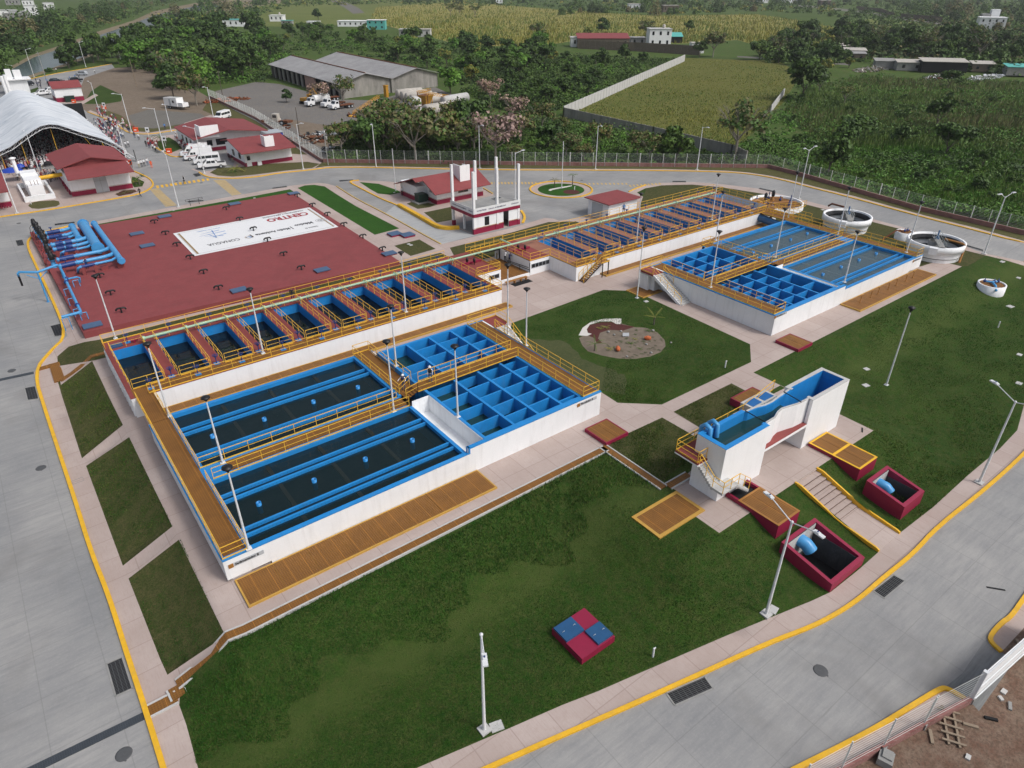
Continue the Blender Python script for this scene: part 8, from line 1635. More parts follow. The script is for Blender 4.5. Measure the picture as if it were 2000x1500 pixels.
group_people([(74, 352), (98, 337), (116, 335), (116, 350), (96, 362)], 18, 'person left of the pump house', 'people left of the pump house', CO, 11)
group_people([(2, 338), (10, 326), (60, 318), (92, 322), (88, 334), (30, 345)], 34, 'person at the near tent edge', 'people at the near edge of the tent crowd', CO, 13)
group_people([(66, 158), (80, 160), (86, 175), (72, 176)], 6, 'person behind the white pickup', 'people behind the white pickup', [('clblack', 'clblack'), ('clnavy', 'clblack')], 15)
group_people([(92, 160), (160, 148), (160, 158), (96, 170)], 10, 'person around the police trucks', 'people around the police trucks', [('clblack', 'clblack'), ('clnavy', 'clblack'), ('clblue', 'clblack')], 17)
group_people([(232, 298), (240, 306), (244, 318), (236, 316)], 9, 'person behind the pump house', 'people behind the pump house', CO, 19)
m = MB(); rr_ = random.Random(4); names_ = ['clwhite', 'clblack', 'clred', 'skin', 'clpink', 'clnavy']
y = 184.0
while y < 236:
 x = .8
 while x < 27.5:
  if rr_.random() < .86:
   px_, py_ = x+rr_.uniform(-.12, .12), y+rr_.uniform(-.12, .12); sh = rr_.choice([0, 0, 0, 1, 2, 4, 5, 0]); st = 0 if y > 188 else .45
   m.hexa([(px_-.21, py_-.12, .45), (px_+.21, py_-.12, .45), (px_+.21, py_+.12, .45), (px_-.21, py_+.12, .45)], [(px_-.18, py_-.09, 1.0+st), (px_+.18, py_-.09, 1.0+st), (px_+.18, py_+.09, 1.0+st), (px_-.18, py_+.09, 1.0+st)], sh)
   m.box(px_-.19, py_-.45, .25, px_+.19, py_, .5, 1); m.ball((px_, py_-.02, 1.16+st), .105, 3, 1.2, 6, 4); m.lathe(px_, py_, [(.15 if rr_.random() < .4 else .11, 0), (.11, .03), (.08, .12), (.01, .14)], 7, 0 if rr_.random() < .6 else 1, True, 1.2+st)
  x += .62
 y += .95
o = m.build('seated_crowd', [M[n] for n in names_]); tag(o, 'dense seated crowd in white caps filling the shade under the tent', 'crowd', kind='stuff')
def palm(name, h, nf, fl, label, mat='leafmid', cat='palm', loc=None, rz=0, droop=1.0, stem='bark', wd=.16, group=None):
 t = thing(name, label, cat, loc, rz, group); m = MB()
 if h > .3: m.tube((0, 0, -.1), (0, 0, h), max(.07, h*.022)+.03, max(.05, h*.015)+.02, 7); m.build('trunk', M[stem], t, local=True)
 m = MB(); r = random.Random(int(h*100)+nf)
 for i in range(nf):
  a = 6.283*i/nf+r.uniform(-.2, .2); L = fl*r.uniform(.8, 1.1); up = r.uniform(.2, 1.0); prev = None; pts = []
  for j in range(7): u = j/6; pts.append(Vector((math.cos(a)*L*u, math.sin(a)*L*u, h+L*up*u-droop*L*.9*u*u)))
  for j in range(6):
   p, q = pts[j], pts[j+1]; d = (q-p).normalized(); s_ = Vector((-math.sin(a), math.cos(a), 0)); w_ = wd*L*(1-abs(j-2)/5)
   for sg in (-1, 1):
    for e in (0, .33, .66): c = p.lerp(q, e); tip = c+s_*sg*w_+d*w_*.8-Vector((0, 0, w_*.5)); m.add([c, c+d*.09*L*.35, tip], [(0, 1, 2)])
  m.tube(pts[0], pts[3], .012*L, n=3, caps=False); m.tube(pts[3], pts[6], .006*L, n=3, caps=False)
 m.build('fronds', M[mat], t, local=True); return t
palm('young_palm', 1.0, 5, 1.6, 'young bright palm at the back of the planting bed', 'leafyellow', loc=T(1277, 634), droop=.35); palm('young_palm', .9, 6, 1.3, 'young dark palm at the front of the planting bed', 'leafmid', loc=T(1161, 685), droop=.5)
for i, (px, py, s_, lb) in enumerate(((1183, 640, .5, 'in the dark mulch'), (1266, 647, .4, 'beside the farther jar'), (1190, 672+10, .45, 'left of the nearer jar'), (1231, 671, .4, 'right of the nearer jar'), (1240, 663, .35, 'behind the small plaque'), (1250, 682, .35, 'at the front rim of the bed'), (1172, 642, .4, 'beside the white gravel band'))):
 palm('bed_plant', .05, 9, s_*1.5, 'small spiky green plant '+lb, 'leafmid' if i % 2 else 'leafyellow', 'plant', T(px, py), 0, .7, wd=.2)
n_ = 0
for i in range(110):
 a = rnd.uniform(0, 6.28); r_ = 5.1*math.sqrt(rnd.random()); x, y = 54.3+r_*math.cos(a), 46.1+r_*math.sin(a)*.8
 if y > 48.2 and x < 54: continue
 if n_ == 0: sap = palm('bed_seedling', .02, 5, .26, 'tiny dark seedling in the sandy planting bed', 'leafdark', 'seedling', (x, y, 0), 0, .5, wd=.3, group='seedlings in the planting bed'); o = sap
 else: o = copy_tree(sap); o.location = (x, y, 0)
 o.rotation_euler = (0, 0, a); n_ += 1
for i, (px, py, h, fl, mt, lb) in enumerate(((1083, 366, 1.4, 1.5, 'leafolive', 'young palm at the left of the roundabout'), (1118, 361, 1.9, 1.3, 'leafmid', 'young palm at the right of the roundabout'), (273, 361, 1.3, 1.7, 'leafmid', 'young palm beside the pump house'), (266, 359, .4, 1.5, 'leafyellow', 'yellowish palm beside the pump house'), (461, 335, .6, 2.2, 'leafyellow', 'pale young palm beside the pickup'), (456, 337, .2, 1.5, 'leafmid', 'bushy palm plant next to the pickup'), (300, 280, 1.0, 1.9, 'leafolive', 'palm in the bed by the ambulances, left'), (314, 277, 1.2, 2.0, 'leafmid', 'palm in the bed by the ambulances, middle'), (326, 280, .9, 1.9, 'leafdark', 'palm in the bed by the ambulances, right'))):
 palm('young_palm', h, 9, fl, lb, mt, loc=T(px, py), droop=.7)
for i, (px, py, s_) in enumerate(((236, 379, 1.2), (246, 376, 1.3), (256, 375, 1.0), (418, 338, .9), (430, 341, 1.0), (441, 337, 1.0), (476, 334, .9))):
 palm('bed_shrub', .05, 14, s_, 'low spiky shrub '+['at the left of the bed in front of the pump house', 'in the middle of the bed in front of the pump house', 'at the right of the bed in front of the pump house', 'at the left end of the bed by the pickup', 'second from the left in the bed by the pickup', 'beside the pale palm by the pickup', 'at the right end of the bed by the pickup'][i], 'leafolive', 'shrub', T(px, py), i, .8, wd=.12)
NR = np.random.RandomState(11)
def set_mats(me, mats, idx):
 me.materials.clear()
 for m_ in mats: me.materials.append(M[m_])
 me.polygons.foreach_set('material_index', np.asarray(idx, dtype=np.int32))
def leaf_quads(C, D, size, flat=.3):
 n = len(C); N = D+NR.normal(0, .55, (n, 3)); N[:, 2] += flat; N /= np.linalg.norm(N, axis=1)[:, None]+1e-9
 A = np.cross(N, NR.normal(0, 1, (n, 3))); A /= np.linalg.norm(A, axis=1)[:, None]+1e-9; B = np.cross(N, A); s = size*NR.uniform(.55, 1.25, n)[:, None]
 V = np.stack([C-A*s-B*s*.3, C+A*s*.2-B*s*.9, C+A*s+B*s*.3, C-A*s*.2+B*s*.9], 1).reshape(-1, 3)
 return V, np.arange(4*n).reshape(-1, 4)
def crown_mesh(name, mats, R, Hc, z0, lobes, n, size, shell=.5, gaps=.0, w2=.12):
 Cs = []; Ds = []
 for i in range(lobes):
  a = NR.uniform(0, 6.283); rr = R*math.sqrt(NR.uniform(0, 1))*.72; zz = z0+Hc*NR.uniform(.12, .85)*(1-.35*(rr/R)**2); c = np.array([rr*math.cos(a), rr*math.sin(a), zz]); lr = R*NR.uniform(.24, .46)
  k_ = int(n/lobes); d = NR.normal(0, 1, (k_, 3)); d /= np.linalg.norm(d, axis=1)[:, None]; d[:, 2] = np.where(d[:, 2] < -.3, -d[:, 2]*.6, d[:, 2]); u = NR.uniform(shell, 1, k_)[:, None]
  lump = 1+.22*np.sin(d[:, :1]*7+i)*np.cos(d[:, 1:2]*6+i*2); p = c+d*u*lr*lump*np.array([1, 1, .78]); Cs.append(p); Ds.append(d)
 C = np.concatenate(Cs); D = np.concatenate(Ds); V, F = leaf_quads(C, D, size)
 me = mesh_np(name, V, F, M[mats[0]]); set_mats(me, mats, (NR.uniform(0, 1, len(F)) < w2).astype(int) if len(mats) > 1 else np.zeros(len(F))); return me
def trunk_mb(h, r, limbs, R, Hc, z0, seed=0, twig=0):
 m = MB(); q = random.Random(seed); m.tube((0, 0, -.3), (0, 0, z0*.9), r, r*.75, 7)
 for i in range(limbs):
  a = 6.283*i/limbs+q.uniform(-.4, .4); L = R*q.uniform(.5, .85); p0 = Vector((0, 0, z0*q.uniform(.6, .9))); p1 = p0+Vector((math.cos(a)*L*.45, math.sin(a)*L*.45, Hc*.28)); p2 = Vector((math.cos(a)*L, math.sin(a)*L, z0+Hc*q.uniform(.45, .8)))
  m.tube(p0, p1, r*.5, r*.32, 5, caps=False); m.tube(p1, p2, r*.32, r*.12, 5, caps=False)
  for j in range(twig):
   b = a+q.uniform(-.9, .9); s = p1.lerp(p2, q.uniform(.2, .95)); e = s+Vector((math.cos(b)*L*.4, math.sin(b)*L*.4, Hc*q.uniform(.05, .3))); m.tube(s, e, r*.14, r*.05, 4, caps=False)
 return m
KIND = {}
def tree_kind(key, mats, R, Hc, z0, lobes, n, size, bark='bark', limbs=5, twig=0, r=.22, w2=.12, var=2, shell=.5):
 L = []
 for v_ in range(var):
  me = crown_mesh('crown', mats, R, Hc, z0, lobes, n, size, shell, w2=w2); tb = trunk_mb(z0, r, limbs, R, Hc, z0, len(KIND)*7+v_, twig)
  tm = bpy.data.meshes.new('trunk'); tm.from_pydata(tb.v, [], tb.f); tm.materials.append(M[bark]); tm.update(); L.append((me, tm))
 KIND[key] = L
tree_kind('dark', ['leafdark', 'leafmid'], 4.6, 6.5, 2.6, 16, 2600, .42, w2=.25, var=3); tree_kind('mid', ['leafmid', 'leafdark'], 4.2, 5.5, 2.2, 14, 2300, .40, w2=.3, var=3)
tree_kind('bright', ['leafbright', 'leafmid'], 4.4, 6.0, 2.0, 14, 2600, .40, w2=.25); tree_kind('olive', ['leafolive', 'leafmid'], 4.8, 4.6, 3.4, 16, 1300, .30, 'barkpale', 7, 4, .2, w2=.4, var=3, shell=.2)
tree_kind('pink', ['leafpink', 'leafolive'], 4.6, 4.4, 3.2, 15, 1100, .26, 'barkpale', 7, 5, .17, w2=.3, shell=.2); tree_kind('sparse', ['leafmid', 'leafolive'], 4.8, 5.0, 3.6, 14, 800, .28, 'barkpale', 8, 5, .25, w2=.4, shell=.2)
tree_kind('bush', ['leafmid', 'leafdark'], 2.2, 2.4, .1, 9, 900, .26, limbs=2, r=.08, w2=.4, var=3); tree_kind('yellow', ['leafyellow', 'leafmid'], 3.2, 4.2, 1.6, 12, 1500, .34, w2=.4)
TN = {'dark': 'broadleaf_tree', 'mid': 'broadleaf_tree', 'bright': 'broadleaf_tree', 'olive': 'open_tree', 'pink': 'flowering_tree', 'sparse': 'open_tree', 'bush': 'bush', 'yellow': 'broadleaf_tree'}
def tree(key, p, s, label, group=None, rz=None, sz=1.0):
 v_ = KIND[key][rnd.randrange(len(KIND[key]))]; t = thing(TN[key], label, 'bush' if key == 'bush' else 'tree', p, rnd.uniform(0, 6.28) if rz is None else rz, group)
 link(bpy.data.objects.new('crown', v_[0]), t); link(bpy.data.objects.new('trunk', v_[1]), t); t.scale = (s, s, s*sz); return t
def P0(px, py): return T(px, py)
for (k_, px, py, s, lb) in (('bright', 880, 184, 1.15, 'bright green leafy tree against the warehouse end wall'), ('pink', 968, 322, 1.55, 'large tree with faded pink blossom behind the back fence'), ('pink', 958, 205, 1.1, 'pink blossom tree at the right end of the yard'), ('pink', 1005, 245, 1.1, 'rounded brownish pink tree left of the pasture corner'), ('sparse', 750, 296, 1.35, 'wide open-crowned tree at the yard corner behind the fence'),
 ('olive', 812, 318, 1.5, 'tall olive tree behind the fence left of the lamp post'), ('olive', 868, 300, 1.3, 'olive tree beside the stained white cylinder'), ('sparse', 672, 205, 1.1, 'bare-limbed tree in front of the warehouse corner'), ('pink', 625, 205, .95, 'pinkish bare tree in front of the warehouse side'), ('dark', 560, 200, .45, 'small young tree standing alone in the machinery yard'),
 ('sparse', 1434, 312, 1.55, 'big pale-limbed tree at the near right corner of the pasture'), ('dark', 1566, 196, 1.5, 'dark domed tree beside the right corner of the pasture'), ('mid', 1320, 318, 1.05, 'tangled green tree against the dark pasture wall'), ('olive', 1165, 300, .9, 'thin olive tree behind the pasture wall corner'), ('dark', 1161, 168, .8, 'single dark bush tree in the thicket left of the pale wall'),
 ('sparse', 1648, 205, .7, 'dead leaning tree with few leaves in the marsh'), ('bright', 264, 140, 1.5, 'round bright green tree left of the dirt yard'), ('dark', 152, 128, 1.5, 'dark tree between the river and the river road'), ('sparse', 352, 176, 1.6, 'grey spreading tree at the corner of the dirt yard'), ('olive', 385, 206, 1.25, 'reddish olive tree beside the trailer'), ('dark', 340, 192, 1.2, 'dark bushy tree behind the trailer'),
 ('bright', 436, 150, .8, 'light green tree left of the machinery yard'), ('sparse', 1052, 88, 1.5, 'tall bare tree at the left edge of the maize'), ('dark', 1175, 68, 1.2, 'dark tree standing in the maize field'), ('olive', 1262, 78, 1.5, 'tall brown tree right of the maize centre'), ('yellow', 1150, 78, 1.3, 'yellow-green tree in front of the maize'), ('sparse', 880, 32, 1.5, 'tall tree at the top left of the maize, first of three'), ('olive', 898, 30, 1.3, 'tall tree at the top left of the maize, second of three'), ('sparse', 928, 34, 1.4, 'tall tree at the top left of the maize, third of three'),
 ('olive', 1392, 112, 1.6, 'tall brown tree at the right end of the beige wall'), ('dark', 1366, 112, .9, 'dark round tree in front of the beige wall end'), ('mid', 1345, 62, 1.1, 'small green tree in the right part of the maize'), ('dark', 622, 40, 1.1, 'dark small tree at the edge of the green field'), ('yellow', 1625, 325, .01, '')):
 if lb: tree(k_, P0(px, py), s, lb)
for (px, py, h, s, lb) in ((1312/1, 0, 0, 0, ''), (873, 134, 5, 4.0, 'coconut palm with drooping brown fronds right of the warehouse'), (362, 182, 6, 4.0, 'tall palm at the corner of the dirt yard'), (1848, 108, 6, 4.5, 'coconut palm above the shacks'), (1716, 112, 5, 4.0, 'palm beside the rubble heap'), (1750, 120, 4, 4.0, 'palm among the bananas by the shacks'), (1490, 318, 1.5, 3.0, 'bluish fan palm behind the fence corner'), (413, 30, 8, 4.0, 'tall palm by the river bend'), (1680, 96, 6, 4.0, 'palm at the left of the right tree belt')):
 if lb: palm('palm_tree', h, 12, s, lb, 'leafdark' if 'fan' not in lb else 'leafmid', 'palm', P0(px, py), 0, .9, wd=.13)
def scatter(poly, n, kinds, smin, smax, label, group, seed, mind=3.0, tries=40):
 q = random.Random(seed); P = PX(poly); pts = []
 xs = [p[0] for p in poly]; ys = [p[1] for p in poly]; c = 0; it = 0
 while c < n and it < n*tries:
  it += 1; px, py = q.uniform(min(xs), max(xs)), q.uniform(min(ys), max(ys))
  if not inside((px, py), poly): continue
  p = W(px, py, 0)
  if any((p.x-a)**2+(p.y-b)**2 < mind*mind for a, b in pts): continue
  pts.append((p.x, p.y)); k_ = q.choice(kinds); s = q.uniform(smin, smax); tree(k_, (p.x, p.y, 0), s, label % {'dark': 'dark green', 'mid': 'mid green', 'bright': 'bright green', 'olive': 'brownish', 'pink': 'pinkish', 'sparse': 'thin-leaved', 'bush': 'low green', 'yellow': 'yellow-green'}[k_], group, sz=q.uniform(.8, 1.15)); c += 1
scatter([(225,128),(262,96),(330,72),(420,64),(510,78),(540,102),(520,128),(500,158),(430,160),(380,176),(318,166),(300,140)], 76, ['dark', 'dark', 'dark', 'mid', 'bright'], 1.0, 1.7, '%s tree in the grove between the river and the machinery yard', 'trees of the grove by the river', 1, 5)
scatter([(520,78),(600,60),(720,66),(860,84),(960,96),(1100,98),(1110,112),(1000,150),(930,170),(870,140),(800,128),(690,96),(600,98),(545,108)], 74, ['dark', 'mid', 'mid', 'dark', 'yellow', 'bright'], .7, 1.25, '%s tree in the belt behind the warehouse', 'trees behind the warehouse', 2, 4)
scatter([(690,300),(720,276),(800,262),(900,262),(1000,232),(1095,240),(1260,276),(1400,308),(1380,318),(1000,318),(720,316)], 46, ['mid', 'dark', 'olive', 'bush', 'bush', 'olive'], .5, .95, '%s tree or bush in the strip just behind the back fence', 'trees just behind the back fence', 3, 3.2)
scatter([(640,312),(690,276),(760,246),(880,240),(960,240),(950,300),(800,318)], 26, ['olive', 'mid', 'dark', 'olive', 'sparse'], .7, 1.15, '%s tree in the copse between the yard and the back fence', 'trees of the copse behind the fence', 21, 3.5)
scatter([(930,176),(1000,130),(1120,112),(1290,118),(1230,150),(1101,205),(1010,225)], 62, ['mid', 'dark', 'bush', 'bush', 'dark', 'bush'], .45, .85, '%s bush or tree in the thicket left of the pale wall', 'thicket left of the pale wall', 4, 3.5)
scatter([(1480,118),(1530,84),(1500,70),(1640,66),(1800,84),(1900,82),(2010,96),(2010,132),(1940,130),(1800,118),(1700,104),(1560,118)], 96, ['dark', 'mid', 'mid', 'dark', 'yellow', 'sparse'], .9, 1.5, '%s tree in the belt above the shacks', 'trees above the shacks', 5, 6)
scatter([(-20,170),(0,166),(60,150),(105,138),(150,124),(212,108),(236,86),(222,118),(110,140),(30,158),(-20,180)], 22, ['dark', 'mid', 'dark', 'bush'], .8, 1.3, '%s tree between the river and the river road', 'trees along the near river bank', 8, 5)
scatter([(1560,180),(1700,160),(2000,170),(2010,420),(1820,380),(1660,350),(1520,320),(1480,300),(1520,240)], 44, ['bush', 'bush', 'mid'], .5, 1.1, '%s bush standing in the marsh beyond the right fence', 'bushes in the marsh', 13, 6)
scatter([(1460,114),(1520,100),(1600,120),(1700,124),(1660,140),(1560,146),(1480,130)], 22, ['mid', 'dark', 'yellow'], .7, 1.1, '%s tree around the top right corner of the pasture', 'trees at the pasture corner', 14, 4)
def bananas(poly, n, label, seed):
 q = random.Random(seed); xs = [p[0] for p in poly]; ys = [p[1] for p in poly]; i = 0; proto = None
 while i < n:
  px, py = q.uniform(min(xs), max(xs)), q.uniform(min(ys), max(ys))
  if not inside((px, py), poly): continue
  p = W(px, py, 0)
  if proto is None: proto = palm('banana_plant', 1.6, 8, 2.6, label, 'leafbright', 'banana plant', p, 0, .5, 'leafmid', .2, label.split(' plant')[0]+' plants'); o = proto
  else: o = copy_tree(proto); o.location = p
  o.rotation_euler = (0, 0, q.uniform(0, 6.28)); s = q.uniform(.7, 1.3); o.scale = (s, s, s); i += 1
bananas([(640,86),(700,82),(780,88),(800,100),(720,104),(650,98)], 34, 'banana plant in the grove behind the warehouse', 3); bananas([(455,120),(500,110),(520,140),(470,150)], 16, 'banana plant at the left of the machinery yard', 4); bananas([(1700,118),(1780,112),(1800,130),(1710,132)], 12, 'banana plant beside the shacks', 5)
def in_poly_np(x, y, P):
 c = np.zeros(len(x), bool); j = len(P)-1
 for i in range(len(P)):
  xi, yi = P[i]; xj, yj = P[j]; m_ = ((yi > y) != (yj > y)) & (x < (xj-xi)*(y-yi)/(yj-yi+1e-12)+xi); c ^= m_; j = i
 return c
def sample_px(poly, n, ter=False):
 P = np.array(poly, float); X = []; Y = []
 while sum(map(len, X)) < n:
  x = NR.uniform(P[:, 0].min(), P[:, 0].max(), n*2); y = NR.uniform(P[:, 1].min(), P[:, 1].max(), n*2); k_ = in_poly_np(x, y, poly); X.append(x[k_]); Y.append(y[k_])
 x = np.concatenate(X)[:n]; y = np.concatenate(Y)[:n]; R = np.array(RM); d = np.stack([x-1000, 750-y, np.full(n, -FPX)], 1) @ R.T; t = -CH/d[:, 2]; X, Y = d[:, 0]*t, d[:, 1]*t
 if ter:
  for _ in range(7): t = .5*t+.5*(np.array([terr(a, b) for a, b in zip(X, Y)])-CH)/d[:, 2]; X, Y = d[:, 0]*t, d[:, 1]*t
 return X, Y
def thicket(name, poly, n, per, rad, hgt_, size, mats, w2, label, cat='undergrowth', avoid=()):
 x, y = sample_px(poly, n);
 sc = NR.uniform(.5, 1.4, n)*np.clip(.7+.5*np.sin(x*.13+y*.07)+.3*np.sin(y*.21), .35, 1.5)
 c = np.stack([x, y, np.zeros(n)], 1).repeat(per, 0); d = NR.normal(0, 1, (n*per, 3)); d /= np.linalg.norm(d, axis=1)[:, None]; d[:, 2] = np.abs(d[:, 2]); u = NR.uniform(.55, 1, n*per)[:, None]; s = sc.repeat(per)[:, None]
 C = c+d*u*s*np.array([rad, rad, hgt_]); V, F = leaf_quads(C, d, size*1.0, .2); me = mesh_np(name, V, F, M[mats[0]]); mi = np.zeros(n, int)
 r = NR.uniform(0, 1, n)+.35*np.sin(x*.06)*np.cos(y*.05); mi[r < w2] = 1
 if len(mats) > 2: mi[r > .92] = 2
 set_mats(me, mats, mi.repeat(per)); o = link(bpy.data.objects.new(name, me)); tag(o, label, cat, kind='stuff'); return o
thicket('undergrowth', [(640,314),(680,282),(760,262),(900,245),(1000,222),(1100,236),(1275,276),(1430,312),(1490,323),(1000,319)], 1500, 44, 1.7, 2.0, .22, ['leafmid', 'leafdark', 'leafbright'], .45, 'tangled green undergrowth just behind the back fence')
thicket('undergrowth', [(905,180),(960,130),(1100,108),(1320,116),(1240,150),(1101,214),(1000,225)], 1700, 40, 2.2, 2.4, .30, ['leafmid', 'leafdark', 'leafbright'], .5, 'dense green scrub left of the pale boundary wall')
thicket('undergrowth', [(230,132),(300,140),(380,180),(430,165),(520,160),(600,108),(700,108),(860,138),(900,170),(1000,130),(1100,104),(900,90),(700,62),(500,70),(300,70)], 1500, 30, 2.6, 2.6, .42, ['leafdark', 'leafmid', 'leafbright'], .45, 'dark undergrowth filling the groves around the warehouse')
thicket('marsh_scrub', [(1500,235),(1560,160),(1700,145),(2010,160),(2020,440),(1800,398),(1556,332),(1490,320),(1440,300)], 2600, 30, 1.9, 1.15, .24, ['leafmid', 'leafbright', 'leafdark'], .4, 'rank green scrub covering the marsh beyond the right fence')
thicket('hill_scrub', [(1500,122),(1530,75),(1640,60),(1660,-5),(2020,-15),(2020,150),(1800,130),(1700,124)], 2200, 26, 5.0, 4.5, .8, ['leafdark', 'leafmid', 'leafolive'], .5, 'green scrub on the slopes at the upper right')
thicket('riverside_scrub', [(-20,150),(0,128),(60,98),(190,56),(250,36),(300,16),(380,-4),(250,-6),(180,10),(80,40),(-20,60)], 1100, 26, 4.0, 4.0, .7, ['leafdark', 'leafmid', 'leafolive'], .5, 'green scrub on the far bank of the river')
thicket('field_edge_scrub', [(300,30),(560,-6),(700,-12),(1080,-8),(1640,-6),(1640,30),(1480,22),(1280,28),(1090,16),(740,8),(560,14),(430,56),(330,66)], 1500, 22, 6.0, 5.0, 1.0, ['leafdark', 'leafmid', 'leafyellow'], .5, 'scrub along the far edges of the fields')
for i, (poly, n, lb) in enumerate((([(1640,10),(1650,-6),(2020,-14),(2030,66),(1960,66),(1890,44),(1740,22)], 150, 'mass of trees on the far wooded slope at the top right'), ([(-20,150),(0,128),(60,98),(190,56),(250,36),(300,16),(380,-4),(250,-6),(180,10),(80,40),(-20,60)], 130, 'mass of trees on the far bank of the river'),
 ([(1080,34),(1180,27),(1300,31),(1480,23),(1640,38),(1640,0),(1080,-4)], 90, 'line of trees above the maize'), ([(300,30),(420,-6),(600,-10),(660,8),(560,14),(430,52),(330,62)], 60, 'trees between the upper river and the green field'), ([(640,6),(1080,-6),(1080,4),(1010,12),(760,6)], 30, 'scattered trees at the far top edge of the fields'))):
 thicket('far_woods', poly, n, 420, 5.6, 10.5, .75, ['leafdark', 'leafmid', 'leafolive'], .55, lb, 'woods')
def reeds(name, poly, n, h, w_, mats, w2, label, cat='reeds', z=0, lean=.25, terrain=False, rows=0, fn=None):
 x, y = sample_px(poly, n, terrain)
 if rows: y = np.round(y/rows)*rows+NR.normal(0, rows*.08, n)
 hs_ = 1.0; ov = None
 if fn: keep, hs_, ov = fn(x, y); x, y, hs_, ov = x[keep], y[keep], hs_[keep], ov[keep]; n = len(x)
 zz = np.array([terr(a, b) for a, b in zip(x, y)]) if terrain else np.zeros(n)
 H = h*NR.uniform(.55, 1.3, n)*np.clip(.85+.35*np.sin(x*.11+1)*np.cos(y*.09), .4, 1.4)*hs_; a = NR.uniform(0, 6.283, n); b = NR.uniform(0, 6.283, n); ww = w_*NR.uniform(.6, 1.3, n)
 p = np.stack([x, y, zz-.02], 1); s = np.stack([np.cos(a)*ww, np.sin(a)*ww, 0*ww], 1); tip = p+np.stack([np.cos(b)*H*lean, np.sin(b)*H*lean, H], 1)
 V = np.stack([p-s, p+s, tip+s*.15, tip-s*.15], 1).reshape(-1, 3); F = np.arange(4*n).reshape(-1, 4); me = mesh_np(name, V, F, M[mats[0]])
 r = NR.uniform(0, 1, n)+.5*np.sin(x*.05+2)*np.sin(y*.06); set_mats(me, mats, (r < (w2 if ov is None else ov)).astype(int)); o = link(bpy.data.objects.new(name, me)); tag(o, label, cat, kind='stuff'); return o
reeds('reeds', [(1530,215),(1580,170),(1700,150),(2010,162),(2020,300),(1800,290),(1600,290)], 22000, 1.4, .13, ['reed', 'reedbrown'], .30, 'tall green and brown reeds in the marsh'); reeds('marsh_grass', [(1560,320),(1600,285),(1850,280),(2020,300),(2020,445),(1800,398),(1640,352)], 16000, .9, .10, ['leafbright', 'reed'], .5, 'bright grass between the fence and the reeds')
reeds('maize', [(735,14),(900,3),(1100,20),(1280,31),(1480,28),(1560,40),(1660,60),(1600,95),(1500,95),(1440,78),(1330,85),(1120,80),(1040,92),(900,88),(800,62),(722,42)], 26000, 2.2, .35, ['leafyellow', 'reed'], .4, 'ripening maize standing in rows across the far field', 'maize', rows=2.2)
reeds('pasture_grass', [(1101,222),(1336,116),(1520,121),(1560,146),(1520,215),(1428,300)], 16000, .42, .16, ['reed', 'leafyellow'], .5, 'tufts of dry grass in the walled pasture', 'grass')
_A, _B = T(520, 1440), T(1120, 1075); _u = (_B-_A).normalized()
def bank(x, y):
 d = (x-_A.x)*-_u.y+(y-_A.y)*_u.x+1.3*np.sin(x*.55)+.6*np.sin(x*1.7+y); wob = np.sin(x*.9+np.sin(y*.7)*2)*np.cos(y*.8+x*.3)
 up = d > 1.0; mid = (np.abs(d) <= .9); ov = np.where(mid, .6, np.where(up, .10+.25*(wob > .45), .16+.3*(wob > .5))); hs = np.where(up, 1.15, .6); keep = NR.uniform(0, 1, len(x)) < np.where(mid, .35, np.where(up, 1, .75)); return keep, hs, ov
reeds('lawn_tufts', [(372,1400),(352,1340),(450,1250),(700,1130),(900,1035),(1185,880),(1300,965),(1240,1010),(1290,1056),(1360,1015),(1405,1045),(1470,1005),(1505,1050),(1528,1160),(1420,1236),(1168,1346),(1000,1416),(814,1496),(700,1520),(386,1520)], 110000, .20, .026, ['blade', 'bladelight'], .12, 'short green grass tufts on the front lawn slope', 'grass', terrain=True, lean=.5, fn=bank)
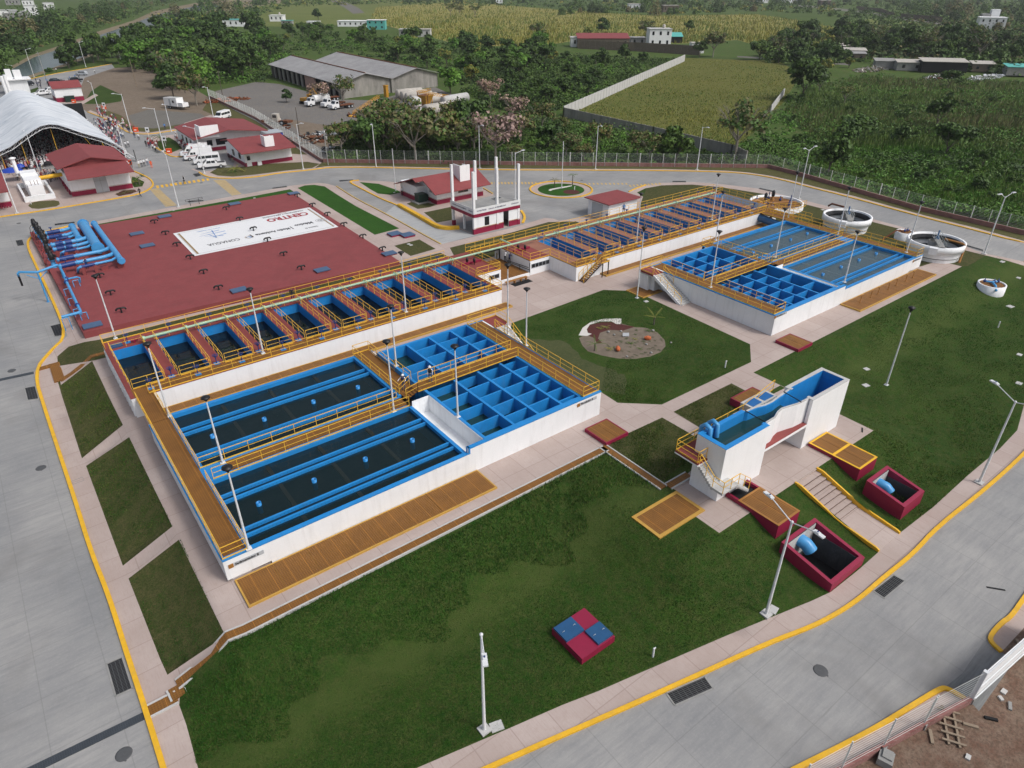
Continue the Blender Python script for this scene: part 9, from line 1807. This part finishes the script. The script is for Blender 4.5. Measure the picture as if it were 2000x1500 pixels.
def patchy(x, y):
 w_ = np.sin(x*.7+np.sin(y*.9)*2)*np.cos(y*.6-x*.25)+.4*np.sin(x*2.3)*np.sin(y*2.1); return NR.uniform(0, 1, len(x)) < np.clip(.75-.5*w_, .1, 1), np.clip(1-.3*w_, .5, 1.3), .15+.5*(w_ > .35)
for q_, n_, lb in (([(1010,640),(1179,568),(1238,570),(1462,673),(1465,706),(1293,788),(1207,785),(1175,762),(1185,705),(1290,700),(1310,670),(1250,636),(1140,630),(1110,660)], 42000, 'short patchy grass tufts on the octagonal lawn'), ([(1190,868),(1224,848),(1294,816),(1349,848),(1349,924),(1300,950)], 12000, 'short dry grass tufts on the small lawn left of the white channel'), ([(1318,804),(1427,751),(1490,790),(1430,800),(1372,836)], 9000, 'short dry grass tufts on the small lawn behind the white channel'),
 ([(170,912),(252,855),(337,1026),(241,1103)], 13000, 'worn grass tufts on the middle left lawn'), ([(252,1131),(353,1053),(439,1240),(328,1316),(313,1285)], 13000, 'worn grass tufts on the lower left lawn'), ([(120,754),(180,708),(211,776),(238,829),(161,892)], 9000, 'worn grass tufts on the upper left lawn')):
 reeds('lawn_tufts', q_, n_, .11, .026, ['blade', 'bladelight'], .3, lb, 'grass', terrain=True, lean=.5, fn=patchy)
reeds('lawn_tufts', [(1520,735),(1500,716),(1640,650),(1860,542),(2010,560),(2010,780),(1950,872),(1830,985),(1756,1040),(1690,985),(1600,916),(1706,842),(1640,800)], 60000, .13, .030, ['blade', 'bladelight'], .2, 'short green grass tufts on the right lawn', 'grass', terrain=True, lean=.5, fn=patchy)
t = MB(); t.box(-880, -480, -8, 3100, 2900, 42); hz_o = t.build('haze', M['white']); hm = bpy.data.materials.new('haze_air'); hm.use_nodes = True; n_ = hm.node_tree; n_.nodes.remove(n_.nodes['Principled BSDF'])
pv_ = n_.nodes.new('ShaderNodeVolumePrincipled'); pv_.inputs['Color'].default_value = (.92, .95, 1.0, 1); pv_.inputs['Density'].default_value = .00010; pv_.inputs['Anisotropy'].default_value = .2
n_.links.new(pv_.outputs[0], n_.nodes['Material Output'].inputs['Volume']); hz_o.data.materials.clear(); hz_o.data.materials.append(hm); tag(hz_o, 'pale air haze over the whole place', 'haze', kind='stuff')
